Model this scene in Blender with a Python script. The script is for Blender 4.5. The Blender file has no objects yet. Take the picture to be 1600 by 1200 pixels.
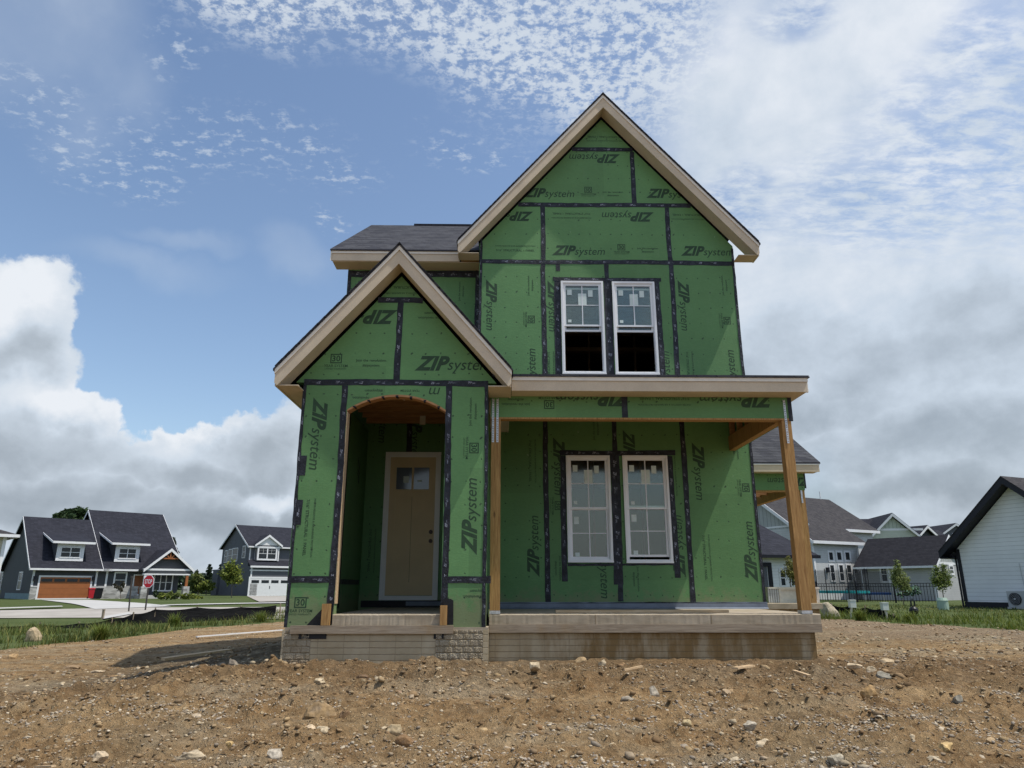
import bpy, math, random
import numpy as np
from math import sin, cos, tan, radians, atan2, sqrt, floor, asin, degrees, pi
random.seed(7)
SC = bpy.context.scene
COL = SC.collection
# ------------------------------------------------------------------ camera
F = 1110.0; TH = radians(16.0); PS = radians(1.03); CH = 1.5
cd = bpy.data.cameras.new('camera'); cam = bpy.data.objects.new('camera', cd); COL.objects.link(cam)
cam.location = (0, 0, CH); cam.rotation_euler = (radians(90) + TH, 0, -PS)
cd.sensor_width = 36.0; cd.lens = 36.0 * F / 1600.0; cd.clip_end = 3000; cd.clip_start = 0.1
SC.camera = cam
SC.view_settings.view_transform = 'Standard'; SC.view_settings.look = 'None'
SC.view_settings.exposure = 0.42; SC.view_settings.gamma = 1.0
SC.cycles.max_bounces = 6; SC.cycles.transparent_max_bounces = 8
SC.cycles.caustics_reflective = False; SC.cycles.caustics_refractive = False
# ------------------------------------------------------------------ sun
SUN = (0.476, -0.135, 1.0)
_n = sqrt(sum(c * c for c in SUN)); SUNN = tuple(c / _n for c in SUN)
sl = bpy.data.lights.new('sun', 'SUN'); so = bpy.data.objects.new('sun', sl); COL.objects.link(so)
sl.energy = 3.2; sl.angle = radians(0.55); sl.color = (1.0, 0.95, 0.86)
from mathutils import Vector, Matrix
so.rotation_euler = Vector(SUNN).to_track_quat('Z', 'Y').to_euler()

def ray(x, y):
    u = (x - 800) / F; v = (600 - y) / F
    f = cos(TH) - v * sin(TH); z = sin(TH) + v * cos(TH)
    return (u * cos(PS) + f * sin(PS), -u * sin(PS) + f * cos(PS), z)
def at(x, y, Y):
    r = ray(x, y); k = Y / r[1]; return (r[0] * k, Y, CH + r[2] * k)
def gz(x, y, Z):
    r = ray(x, y); k = (Z - CH) / r[2]; return (r[0] * k, r[1] * k)
def azel(x, y):
    r = ray(x, y); return atan2(r[0], r[1]), atan2(r[2], sqrt(r[0] ** 2 + r[1] ** 2))

# ------------------------------------------------------------------ node helpers
class NT:
    def __init__(s, nt): s.nt = nt; s.n = nt.nodes; s.l = nt.links
    def node(s, t, **kw):
        nd = s.n.new(t)
        for k, v in kw.items(): setattr(nd, k, v)
        return nd
    def put(s, sock, v):
        if isinstance(v, bpy.types.NodeSocket): s.l.new(v, sock)
        elif v is not None:
            if isinstance(v, (tuple, list)) and len(v) == 3 and sock.type == 'RGBA': v = (*v, 1)
            sock.default_value = v
    def m(s, op, a, b=None, c=None, clamp=False):
        nd = s.node('ShaderNodeMath', operation=op, use_clamp=clamp)
        for i, v in enumerate((a, b, c)):
            if v is not None: s.put(nd.inputs[i], v)
        return nd.outputs[0]
    def vm(s, op, a, b=None, sc=None):
        nd = s.node('ShaderNodeVectorMath', operation=op)
        s.put(nd.inputs[0], a)
        if b is not None: s.put(nd.inputs[1], b)
        if sc is not None: s.put(nd.inputs['Scale'], sc)
        return nd.outputs['Value'] if op in ('LENGTH', 'DOT_PRODUCT') else nd.outputs[0]
    def mr(s, v, a, b, c=0.0, d=1.0, smooth=True):
        nd = s.node('ShaderNodeMapRange', interpolation_type='SMOOTHSTEP' if smooth else 'LINEAR')
        for i, q in enumerate((v, a, b, c, d)): s.put(nd.inputs[i], q)
        return nd.outputs[0]
    def mix(s, f, a, b, mode='MIX'):
        nd = s.node('ShaderNodeMix', data_type='RGBA', blend_type=mode)
        s.put(nd.inputs[0], f); s.put(nd.inputs[6], a); s.put(nd.inputs[7], b)
        return nd.outputs[2]
    def noise(s, vec, scale, detail=4, rough=0.5, dist=0.0):
        nd = s.node('ShaderNodeTexNoise')
        s.put(nd.inputs['Vector'], vec)
        nd.inputs['Scale'].default_value = scale; nd.inputs['Detail'].default_value = detail
        nd.inputs['Roughness'].default_value = rough; nd.inputs['Distortion'].default_value = dist
        return nd.outputs[0]
    def voro(s, vec, scale, out='Distance', feature='F1', rnd=1.0):
        nd = s.node('ShaderNodeTexVoronoi', feature=feature)
        s.put(nd.inputs['Vector'], vec); nd.inputs['Scale'].default_value = scale
        nd.inputs['Randomness'].default_value = rnd
        return nd.outputs[out]
    def scale(s, vec, sc):
        nd = s.node('ShaderNodeMapping'); s.put(nd.inputs[0], vec); nd.inputs['Scale'].default_value = sc
        return nd.outputs[0]
    def xyz(s, vec):
        nd = s.node('ShaderNodeSeparateXYZ'); s.put(nd.inputs[0], vec); return nd.outputs
    def comb(s, x, y, z):
        nd = s.node('ShaderNodeCombineXYZ')
        for i, v in enumerate((x, y, z)): s.put(nd.inputs[i], v)
        return nd.outputs[0]
# ------------------------------------------------------------------ world
W = bpy.data.worlds.new('World'); SC.world = W; W.use_nodes = True
t = NT(W.node_tree); t.n.clear()
out = t.node('ShaderNodeOutputWorld'); bg = t.node('ShaderNodeBackground')
sky = t.node('ShaderNodeTexSky', sky_type='NISHITA'); sky.sun_disc = False
sky.sun_elevation = asin(SUNN[2]); sky.sun_rotation = atan2(SUNN[0], SUNN[1]); sky.altitude = 200
sky.air_density = 1.15; sky.dust_density = 1.2; sky.ozone_density = 1.6
SKS = 0.118
skyc = t.vm('SCALE', sky.outputs[0], sc=SKS)
tc = t.node('ShaderNodeTexCoord'); D = tc.outputs['Generated']
X, Y, Z = t.xyz(D)
zc = t.m('MAXIMUM', Z, 0.02)
az = t.m('ARCTAN2', X, Y); el = t.m('ARCSINE', Z)
# cloud layer coordinates (a plane overhead) and direction coordinates
pl = t.comb(t.m('DIVIDE', X, t.m('ADD', zc, 0.12)), t.m('DIVIDE', Y, t.m('ADD', zc, 0.12)), 0.0)
AE = t.comb(az, el, 0.0)
nD = t.noise(D, 5.0, 8, 0.55)           # cumulus detail
nDf = t.noise(D, 17.0, 6, 0.6)
nW = t.node('ShaderNodeTexNoise'); t.put(nW.inputs['Vector'], D); nW.inputs['Scale'].default_value = 7.0; nW.inputs['Detail'].default_value = 7
warp = t.vm('SCALE', t.vm('SUBTRACT', nW.outputs['Color'], (0.5, 0.5, 0.5)), sc=0.16)
AEw = t.vm('ADD', AE, warp)
def blob(x, y, wx, wy, soft=1.0, vec=None):
    a, e = azel(x, y)
    d = t.vm('SUBTRACT', vec or AEw, (a, e, 0.0))
    d = t.vm('MULTIPLY', d, (F / wx, F / wy, 0.0))
    return t.mr(t.vm('LENGTH', d), 1.0 + 0.5 * soft, 1.0 - 0.75 * soft)
def bmax(bl):
    r = bl[0]
    for b in bl[1:]: r = t.m('MAXIMUM', r, b)
    return r
# A: altocumulus field across the top
nF = t.node('ShaderNodeTexNoise'); t.put(nF.inputs['Vector'], D); nF.inputs['Scale'].default_value = 26.0; nF.inputs['Detail'].default_value = 6; nF.inputs['Roughness'].default_value = 0.6
warp2 = t.vm('SCALE', t.vm('SUBTRACT', nF.outputs['Color'], (0.5, 0.5, 0.5)), sc=0.055)
AEf = t.vm('ADD', AEw, warp2)
mA = bmax([blob(400, -10, 190, 60, 1), blob(520, -30, 200, 70, 1), blob(700, 10, 210, 95, .8), blob(860, 60, 230, 110, .7), blob(1000, 60, 180, 150, .8), blob(900, 150, 110, 45, 1)])
cells = t.noise(t.scale(pl, (1, 1.15, 1)), 44.0, 6, 0.68, 0.1)
flA = t.mr(t.m('ADD', t.m('MULTIPLY', cells, 0.8), t.m('MULTIPLY', t.noise(pl, 5.0, 3, 0.5), 0.25)), 0.40, 0.64)
fA = t.m('MULTIPLY', mA, t.mr(t.m('ADD', flA, t.m('MULTIPLY', mA, 0.25)), 0.25, 1.15, 0.06, 1.0))
# B: thin flecks over the left blue
mB = bmax([blob(60, 190, 120, 34, .9), blob(170, 235, 120, 34, .9), blob(320, 235, 150, 42, .9), blob(480, 240, 120, 32, .9), blob(730, 225, 90, 26, .9), blob(290, 95, 60, 30, .9), blob(520, 340, 34, 16, .9)])
flB = t.mr(t.noise(t.scale(pl, (1, 1.3, 1)), 34.0, 5, 0.66, 0.1), 0.50, 0.70)
fB = t.m('MULTIPLY', t.m('MULTIPLY', mB, flB), 0.62)
# C: veil top left corner and thin haze streaks
fC = t.m('MULTIPLY', t.m('MAXIMUM', blob(30, 30, 150, 110, 1), t.m('MULTIPLY', bmax([blob(220, 415, 110, 24, 1), blob(285, 375, 80, 16, 1), blob(470, 400, 60, 30, 1), blob(180, 115, 90, 50, 1)]), 0.45)), t.mr(nD, 0.33, 0.75, 0.25, 0.75))
# Dv: big bright veil on the right, with streaky gaps
gap = bmax([blob(1530, 230, 200, 110, 1), blob(1380, 300, 180, 75, 1), blob(1570, 80, 90, 70, 1), blob(1150, 330, 60, 40, 1), blob(1250, 20, 60, 40, 1)])
stre = t.mr(t.noise(t.scale(pl, (1.0, 1.9, 1)), 14.0, 7, 0.66, 0.25), 0.34, 0.66)
mD = bmax([blob(1330, 60, 250, 170, .7), blob(1190, 230, 200, 190, .8), blob(1550, 300, 420, 260, .6), blob(1300, 520, 320, 260, .6), blob(1650, 600, 400, 350, .5), blob(1100, 440, 180, 190, .9)])
fD = t.m('MULTIPLY', mD, t.m('SUBTRACT', 1.0, t.m('MULTIPLY', gap, t.m('MULTIPLY', t.m('SUBTRACT', 1.0, stre), 0.75))))
# E: cumulus on the left with crisp tops, and the low deck
def bE(*a): return blob(*a, vec=AEf)
mE = bmax([bE(0, 510, 52, 62, .5), bE(35, 625, 85, 80, .6), bE(130, 665, 60, 56, .8), bE(285, 700, 85, 52, .6), bE(400, 705, 80, 56, .7), bE(60, 790, 330, 120, .4), bE(330, 800, 300, 95, .4), bE(520, 770, 200, 140, .5), bE(-20, 600, 120, 170, .4)])
fE = t.mr(t.m('ADD', mE, t.m('MULTIPLY', t.m('SUBTRACT', nDf, 0.5), 0.75)), 0.34, 0.66)
# low deck everywhere near the horizon, and broken cloud behind the camera
fH = t.mr(t.m('ADD', el, t.m('MULTIPLY', t.m('SUBTRACT', nD, 0.5), 0.16)), 0.15, 0.05)
back = t.mr(Y, 0.15, -0.25)
fK = t.m('MULTIPLY', back, t.mr(nD, 0.44, 0.62, 0.0, 0.8))
# cloud shades: sunlit white against thick grey undersides
shade_n = t.noise(t.scale(D, (1, 1, 2.2)), 4.2, 6, 0.55, 0.5)
greyR = bmax([blob(1400, 560, 330, 55, 1), blob(1180, 560, 110, 80, 1), blob(1560, 480, 150, 60, 1), blob(1470, 690, 230, 50, 1), blob(1500, 790, 300, 36, 1), blob(1010, 560, 160, 90, 1), blob(1260, 640, 150, 36, 1)])
greyL = bmax([blob(50, 570, 55, 26, 1), blob(50, 690, 120, 36, 1), blob(300, 735, 110, 26, 1), blob(410, 715, 80, 40, 1), blob(60, 780, 260, 40, 1), blob(350, 810, 240, 30, 1)])
whiteL = bmax([bE(30, 465, 60, 50, .8), bE(105, 640, 55, 30, .8), bE(185, 620, 55, 40, .8), bE(265, 645, 70, 26, .8), bE(330, 650, 40, 22, .8), bE(425, 765, 50, 18, .8), blob(1480, 815, 120, 18, 1), t.m('MULTIPLY', blob(1200, 100, 220, 140, 1), 0.3), t.m('MULTIPLY', blob(1430, 40, 160, 90, 1), 0.45)])
g = t.m('ADD', t.m('MULTIPLY', bmax([t.m('MULTIPLY', greyR, 0.8), t.m('MULTIPLY', greyL, 0.85)]), 0.6), t.m('MULTIPLY', t.m('SUBTRACT', shade_n, 0.5), 1.15))
g = t.m('ADD', g, t.m('MULTIPLY', t.m('SUBTRACT', nDf, 0.5), 0.75))
g = t.m('ADD', g, t.mr(el, 0.34, 0.05, -0.02, 0.22))
g = t.m('SUBTRACT', g, t.m('MULTIPLY', whiteL, 0.36))
g = t.mr(g, -0.35, 1.05, 0.0, 1.0, False)
ramp = t.node('ShaderNodeValToRGB'); t.put(ramp.inputs[0], g)
cr = ramp.color_ramp; cr.elements[0].position = 0.0; cr.elements[0].color = (0.62, 0.65, 0.69, 1)
cr.elements[1].position = 1.0; cr.elements[1].color = (0.20, 0.235, 0.275, 1)
e_ = cr.elements.new(0.34); e_.color = (0.46, 0.52, 0.59, 1)
e_ = cr.elements.new(0.68); e_.color = (0.30, 0.345, 0.395, 1)
cc = ramp.outputs[0]
thin = t.mix(0.5, cc, (0.42, 0.49, 0.58))
c1 = t.mix(t.m('MULTIPLY', fC, 0.8), skyc, thin)
c1 = t.mix(fB, c1, (0.44, 0.50, 0.58))
c1 = t.mix(t.m('MULTIPLY', fA, 0.88), c1, (0.50, 0.55, 0.61))
c1 = t.mix(t.m('MULTIPLY', fD, 0.93), c1, cc)
c1 = t.mix(fK, c1, cc)
c1 = t.mix(t.m('MULTIPLY', fH, 0.9), c1, cc)
c1 = t.mix(fE, c1, cc)
t.put(bg.inputs[0], c1); bg.inputs[1].default_value = 1.0
t.l.new(bg.outputs[0], out.inputs[0])

# ------------------------------------------------------------------ materials
MATS = {}
def mat(name, rough=0.8, spec=0.3):
    m = bpy.data.materials.new(name); m.use_nodes = True
    t = NT(m.node_tree); b = t.n['Principled BSDF']
    b.inputs['Roughness'].default_value = rough
    b.inputs['Specular IOR Level'].default_value = spec
    t.b = b; t.tc = t.node('ShaderNodeTexCoord'); t.o = t.tc.outputs['Object']
    MATS[name] = m; return m, t
def bump(t, h, strength=0.5, dist=0.01):
    nd = t.node('ShaderNodeBump'); t.put(nd.inputs['Height'], h)
    nd.inputs['Strength'].default_value = strength; nd.inputs['Distance'].default_value = dist
    t.l.new(nd.outputs[0], t.b.inputs['Normal'])
def plain(name, c, rough=0.7, var=0.18, sc=3.0, bmp=0.0, bs=40, metal=0.0, spec=0.3):
    m, t = mat(name, rough, spec)
    n = t.noise(t.o, sc, 6, 0.6)
    k = t.mr(n, 0.25, 0.75, 1 - var, 1 + var, False)
    t.put(t.b.inputs['Base Color'], t.vm('SCALE', c, sc=k))
    t.b.inputs['Metallic'].default_value = metal
    if bmp: bump(t, t.noise(t.o, bs, 4, 0.6), bmp, 0.01)
    return m
# green coated sheathing: strand texture, nail dots, dust
m, t = mat('sheathing', 0.62, 0.35)
x, y, z = t.xyz(t.o)
str_ = t.voro(t.scale(t.o, (9, 9, 26)), 3.0, 'Color')
sx_, _, _ = t.xyz(str_)
big = t.noise(t.o, 1.1, 5, 0.6)
k = t.m('ADD', t.mr(sx_, 0, 1, -0.05, 0.05, False), t.mr(big, 0.3, 0.7, 0.90, 1.12, False))
wn = t.node('ShaderNodeTexWhiteNoise', noise_dimensions='3D'); t.put(wn.inputs[0], t.comb(t.m('FLOOR', t.m('DIVIDE', t.m('ADD', x, 0.40), 1.222)), t.m('FLOOR', t.m('DIVIDE', t.m('SUBTRACT', z, 1.62), 1.46)), t.m('FLOOR', t.m('DIVIDE', y, 1.3))))
k = t.m('MULTIPLY', k, t.mr(wn.outputs[0], 0, 1, 0.90, 1.10, False))
mud = t.mr(t.m('ADD', z, t.m('MULTIPLY', t.noise(t.o, 7, 5, 0.7), -0.9)), 1.05, 0.75, 0.0, 0.45)
col = t.vm('SCALE', (0.108, 0.236, 0.088), sc=k)
col = t.mix(mud, col, (0.24, 0.19, 0.12))
hor = t.m('ADD', x, y)
def dots(t, a, b, pa, pb, r):
    da = t.m('SUBTRACT', t.m('FRACT', t.m('DIVIDE', a, pa)), 0.5); db = t.m('SUBTRACT', t.m('FRACT', t.m('DIVIDE', b, pb)), 0.5)
    d = t.m('SQRT', t.m('ADD', t.m('POWER', t.m('MULTIPLY', da, pa), 2.0), t.m('POWER', t.m('MULTIPLY', db, pb), 2.0)))
    return t.mr(d, r * 1.4, r * 0.6)
wob = t.m('MULTIPLY', t.m('SUBTRACT', t.noise(t.o, 6, 2), 0.5), 0.10)
dd = dots(t, t.m('ADD', hor, wob), t.m('ADD', z, wob), 0.2033, 0.305, 0.0125)
keep = t.mr(t.noise(t.o, 2.3, 1), 0.40, 0.47)
col = t.mix(t.m('MULTIPLY', t.m('MULTIPLY', dd, keep), 0.9), col, (0.03, 0.06, 0.03))
dust = t.mr(t.noise(t.scale(t.o, (3, 3, 1)), 2.0, 7, 0.65), 0.55, 0.8, 0.0, 0.25)
col = t.mix(dust, col, (0.17, 0.27, 0.15))
scr = t.mr(t.voro(t.vm('ADD', t.scale(t.o, (1.0, 1.0, 0.5)), t.vm('SCALE', t.comb(t.noise(t.o, 30, 2), t.noise(t.o, 37, 2), t.noise(t.o, 33, 2)), sc=0.06)), 2.6), 0.034, 0.014)
col = t.mix(t.m('MULTIPLY', scr, 0.6), col, (0.45, 0.55, 0.42))
t.put(t.b.inputs['Base Color'], col)
bump(t, t.m('ADD', t.m('ADD', t.m('MULTIPLY', sx_, 0.7), t.m('MULTIPLY', dd, -1.5)), t.m('MULTIPLY', t.noise(t.o, 0.9, 2), 9.0)), 0.22, 0.005)
plain('ink', (0.028, 0.062, 0.030), 0.6, 0.25, 9)
m, t = mat('tape', 0.5, 0.35)
n = t.noise(t.o, 60, 3, 0.6); n2 = t.noise(t.o, 9, 4, 0.6)
t.put(t.b.inputs['Base Color'], t.mix(t.mr(n2, 0.4, 0.72), (0.008, 0.009, 0.014), (0.030, 0.034, 0.046)))
bump(t, t.m('ADD', t.noise(t.o, 35, 4, 0.6), t.noise(t.scale(t.o, (12, 12, 5)), 2.5, 4, 0.6, 1.0)), 0.8, 0.010)
m, t = mat('tape_print', 0.6)
t.put(t.b.inputs['Base Color'], t.mix(t.mr(t.noise(t.o, 14, 4, 0.7), 0.42, 0.62), (0.04, 0.045, 0.06), (0.34, 0.36, 0.43)))
m, t = mat('trim_tan', 0.7, 0.25)
n = t.noise(t.scale(t.o, (1, 1, 1)), 130, 3, 0.7); n2 = t.noise(t.o, 2.5, 4, 0.6)
k = t.m('MULTIPLY', t.mr(n, 0.3, 0.7, 0.88, 1.1, False), t.mr(n2, 0.3, 0.7, 0.9, 1.08, False))
t.put(t.b.inputs['Base Color'], t.vm('SCALE', (0.57, 0.48, 0.36), sc=k)); bump(t, n, 0.25, 0.003)
plain('trim_light', (0.74, 0.695, 0.61), 0.65, 0.08, 8)
plain('white_vinyl', (0.80, 0.80, 0.80), 0.35, 0.03, 5, spec=0.5)
plain('window_shadow', (0.02, 0.02, 0.022), 0.8)
m, t = mat('wood', 0.75, 0.2)
g1 = t.noise(t.scale(t.o, (22, 22, 1.3)), 2.0, 5, 0.6, 1.2)
g2 = t.noise(t.scale(t.o, (60, 60, 2.5)), 2.0, 3, 0.5, 0.5)
k = t.m('ADD', t.mr(g1, 0.3, 0.7, 0.0, 0.8, False), t.mr(g2, 0.3, 0.7, 0.0, 0.3, False), clamp=True)
col = t.mix(k, (0.21, 0.105, 0.035), (0.50, 0.30, 0.12))
kn = t.mr(t.voro(t.scale(t.o, (5, 5, 1.6)), 1.0), 0.10, 0.04)
col = t.mix(t.m('MULTIPLY', kn, 0.7), col, (0.09, 0.045, 0.02))
t.put(t.b.inputs['Base Color'], col); bump(t, g2, 0.15, 0.003)
m, t = mat('lumber', 0.8, 0.2)
g1 = t.noise(t.scale(t.o, (1.5, 20, 20)), 2.0, 5, 0.6, 1.0)
t.put(t.b.inputs['Base Color'], t.mix(t.mr(g1, 0.3, 0.7, 0, 1, False), (0.42, 0.28, 0.15), (0.62, 0.47, 0.30)))
m, t = mat('ceiling_wood', 0.8, 0.2)
g1 = t.noise(t.scale(t.o, (1.5, 20, 20)), 2.0, 5, 0.6, 1.0)
t.put(t.b.inputs['Base Color'], t.mix(t.mr(g1, 0.3, 0.7, 0, 1, False), (0.30, 0.14, 0.06), (0.52, 0.30, 0.15)))
m, t = mat('form_board', 0.85, 0.15)
g1 = t.noise(t.scale(t.o, (1.2, 14, 22)), 2.0, 6, 0.65, 1.2); g2 = t.noise(t.o, 1.6, 5, 0.6)
col = t.mix(t.mr(g1, 0.3, 0.7, 0, 1, False), (0.20, 0.155, 0.11), (0.40, 0.33, 0.25))
col = t.mix(t.mr(g2, 0.5, 0.75, 0, 0.6), col, (0.30, 0.19, 0.08))
t.put(t.b.inputs['Base Color'], col); bump(t, g1, 0.3, 0.004)
# concrete
m, t = mat('concrete', 0.9, 0.2)
n = t.noise(t.o, 2.2, 8, 0.65); n2 = t.noise(t.scale(t.o, (4, 4, 1)), 1.5, 6, 0.6); n3 = t.noise(t.o, 90, 3, 0.6)
col = t.mix(t.mr(n, 0.3, 0.7, 0, 1, False), (0.33, 0.305, 0.25), (0.50, 0.475, 0.41))
col = t.mix(t.mr(n2, 0.48, 0.72, 0, 0.45), col, (0.26, 0.21, 0.14))
t.put(t.b.inputs['Base Color'], col); bump(t, t.m('ADD', n3, n), 0.35, 0.004)
m, t = mat('slab_edge', 0.9, 0.2)
n = t.noise(t.scale(t.o, (1, 1, 4)), 2.2, 8, 0.65); n3 = t.noise(t.o, 70, 3, 0.6)
t.put(t.b.inputs['Base Color'], t.mix(t.mr(n, 0.3, 0.7, 0, 1, False), (0.27, 0.22, 0.155), (0.45, 0.385, 0.295)))
bump(t, t.m('ADD', n3, n), 0.35, 0.003)
m, t = mat('foundation', 0.92, 0.15)      # cast wall: smooth formliner joints, ochre stain
x, y, z = t.xyz(t.o)
def joint(t, c, p, w, ph=0.0):
    f = t.m('ABSOLUTE', t.m('SUBTRACT', t.m('FRACT', t.m('DIVIDE', t.m('ADD', c, ph), p)), 0.5))
    return t.mr(t.m('MULTIPLY', f, p), w, 0.0)
wb = t.m('MULTIPLY', t.m('SUBTRACT', t.noise(t.o, 12, 3), 0.5), 0.012)
j = t.m('MAXIMUM', joint(t, t.m('ADD', z, wb), 0.078, 0.007, -0.02), t.m('MULTIPLY', joint(t, t.m('ADD', t.m('ADD', x, y), wb), 0.33, 0.006, 0.06), 0.6))
n = t.noise(t.o, 1.6, 8, 0.68); n2 = t.noise(t.scale(t.o, (3, 3, 0.8)), 1.7, 7, 0.62); n3 = t.noise(t.o, 60, 4, 0.65)
col = t.mix(t.mr(n, 0.3, 0.7, 0, 1, False), (0.38, 0.315, 0.205), (0.54, 0.47, 0.345))
right = t.mr(x, -0.1, 1.2, 0.25, 1.0)
col = t.mix(t.m('MULTIPLY', t.mr(n2, 0.30, 0.60, 0.25, 0.95), right), col, (0.215, 0.135, 0.055))
col = t.mix(t.mr(t.m('ADD', z, t.m('MULTIPLY', n, 0.2)), 0.74, 0.62, 0, 0.7), col, (0.20, 0.135, 0.075))
col = t.mix(t.m('MULTIPLY', j, 0.7), col, (0.13, 0.10, 0.06))
t.put(t.b.inputs['Base Color'], col); bump(t, t.m('SUBTRACT', t.m('MULTIPLY', n3, 0.6), j), 0.55, 0.008)
# rough stone formliner
m, t = mat('stone_liner', 0.92, 0.15)
br = t.node('ShaderNodeTexBrick'); br.offset = 0.5
x, y, z = t.xyz(t.o)
wb2 = t.m('MULTIPLY', t.m('SUBTRACT', t.noise(t.o, 14, 3), 0.5), 0.02)
t.put(br.inputs['Vector'], t.comb(t.m('ADD', t.m('ADD', x, y), wb2), t.m('ADD', z, wb2), 0.0))
br.inputs['Scale'].default_value = 1.0; br.inputs['Brick Width'].default_value = 0.13; br.inputs['Row Height'].default_value = 0.078
br.inputs['Mortar Size'].default_value = 0.006; br.inputs['Mortar Smooth'].default_value = 0.3
br.inputs['Color1'].default_value = (0.50, 0.44, 0.34, 1); br.inputs['Color2'].default_value = (0.42, 0.36, 0.27, 1); br.inputs['Mortar'].default_value = (0.33, 0.27, 0.18, 1)
n = t.noise(t.o, 26, 6, 0.7)
cst = t.mix(t.mr(n, 0.45, 0.75, 0, 0.5), br.outputs[0], (0.56, 0.49, 0.38)); n5 = t.noise(t.o, 3.0, 6, 0.65)
cst = t.mix(t.mr(n5, 0.42, 0.7, 0.1, 0.65), cst, (0.33, 0.26, 0.16)); t.put(t.b.inputs['Base Color'], t.mix(t.mr(t.m('ADD', z, t.m('MULTIPLY', n5, 0.25)), 0.80, 0.66, 0, 0.7), cst, (0.22, 0.15, 0.085)))
bump(t, t.m('SUBTRACT', t.m('MULTIPLY', n, 1.5), br.outputs['Fac']), 0.9, 0.025)
# shingles (object coordinates; courses follow z)
def shingles(name, c1, c2, row=0.10, bw=0.25):
    m, t = mat(name, 0.9, 0.2)
    x, y, z = t.xyz(t.o)
    nn = t.node('ShaderNodeTexBrick'); nn.offset = 0.37
    t.put(nn.inputs['Vector'], t.comb(t.m('ADD', x, t.m('MULTIPLY', y, 0.8)), z, 0.0))
    nn.inputs['Scale'].default_value = 1.0; nn.inputs['Brick Width'].default_value = bw; nn.inputs['Row Height'].default_value = row
    nn.inputs['Mortar Size'].default_value = 0.008; nn.inputs['Bias'].default_value = 0.0
    nn.inputs['Color1'].default_value = (*c1, 1); nn.inputs['Color2'].default_value = (*c2, 1); nn.inputs['Mortar'].default_value = (c1[0] * .35, c1[1] * .35, c1[2] * .35, 1)
    n = t.noise(t.o, 3, 5, 0.6); n2 = t.noise(t.o, 60, 3, 0.7)
    k = t.m('MULTIPLY', t.mr(n, 0.3, 0.7, 0.85, 1.15, False), t.mr(n2, 0.3, 0.7, 0.75, 1.25, False))
    t.put(t.b.inputs['Base Color'], t.vm('SCALE', nn.outputs[0], sc=k)); bump(t, nn.outputs['Fac'], 0.5, -0.01)
shingles('shingle_main', (0.066, 0.067, 0.076), (0.032, 0.033, 0.042), 0.095, 0.28)
shingles('shingle_dark', (0.030, 0.031, 0.042), (0.019, 0.020, 0.028), 0.12, 0.3)
shingles('shingle_brown', (0.060, 0.056, 0.058), (0.036, 0.034, 0.038), 0.12, 0.3)
shingles('shingle_black', (0.024, 0.024, 0.030), (0.014, 0.014, 0.019), 0.12, 0.3)
def siding(name, c, p=0.15, vert=False, depth=0.3, dark=0.45):
    m, t = mat(name, 0.75, 0.25)
    x, y, z = t.xyz(t.o)
    co = t.m('ADD', x, y) if vert else z
    f = t.m('FRACT', t.m('DIVIDE', co, p))
    if vert: ln = t.mr(t.m('ABSOLUTE', t.m('SUBTRACT', f, 0.5)), 0.10, 0.06)
    else: ln = t.mr(f, 0.12, 0.02)
    n = t.noise(t.o, 0.9, 5, 0.6); n2 = t.noise(t.scale(t.o, (2, 2, 30)), 1.5, 3)
    k = t.m('MULTIPLY', t.mr(n, 0.3, 0.7, 0.93, 1.07, False), t.mr(n2, 0.3, 0.7, 0.96, 1.04, False))
    col = t.vm('SCALE', c, sc=k)
    col = t.mix(t.m('MULTIPLY', ln, dark), col, tuple(q * 0.3 for q in c))
    t.put(t.b.inputs['Base Color'], col); bump(t, f if not vert else t.m('MULTIPLY', ln, 1), depth, 0.02)
siding('siding_charcoal', (0.066, 0.070, 0.078)); siding('siding_slate', (0.115, 0.12, 0.135))
siding('batten_slate', (0.15, 0.155, 0.165), 0.35, True)
siding('siding_lightgrey', (0.52, 0.525, 0.525), 0.19); siding('batten_grey', (0.36, 0.375, 0.365), 0.42, True)
siding('siding_midgrey', (0.40, 0.40, 0.40), 0.17)
siding('siding_sage', (0.48, 0.51, 0.43), 0.19); siding('batten_sage', (0.42, 0.46, 0.38), 0.42, True)
siding('siding_white', (0.78, 0.785, 0.79), 0.19, dark=0.75); siding('siding_cream', (0.50, 0.46, 0.36), 0.17)
siding('siding_brightwhite', (0.78, 0.79, 0.80), 0.17)
plain('white_trim', (0.72, 0.72, 0.73), 0.5, 0.05)
plain('black_trim', (0.012, 0.012, 0.018), 0.5, 0.1)
plain('glass_dark', (0.022, 0.026, 0.030), 0.25, 0.3, 2, spec=0.45)
plain('garage_orange', (0.30, 0.105, 0.035), 0.6, 0.12, 3)
plain('door_orange', (0.22, 0.08, 0.03), 0.6, 0.15, 3)
plain('concrete_far', (0.44, 0.43, 0.41), 0.9, 0.1, 0.8)
plain('teal_paint', (0.16, 0.24, 0.26), 0.7)
m, t = mat('stone_veneer', 0.9, 0.2)
v = t.voro(t.scale(t.o, (2.2, 2.2, 6)), 1.0, 'Color'); vx, _, _ = t.xyz(v)
t.put(t.b.inputs['Base Color'], t.mix(vx, (0.20, 0.195, 0.185), (0.50, 0.49, 0.47)))
plain('red_plastic', (0.45, 0.02, 0.03), 0.4, 0.1); plain('black_plastic', (0.012, 0.012, 0.014), 0.45, 0.2)
plain('steel_dark', (0.05, 0.045, 0.04), 0.6, 0.2); plain('galv', (0.55, 0.56, 0.57), 0.4, 0.35, 30, metal=0.6)
m, t = mat('silt_cloth', 0.95, 0.05)
n = t.noise(t.scale(t.o, (0.6, 0.6, 3)), 1.3, 5, 0.6, 0.6)
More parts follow.
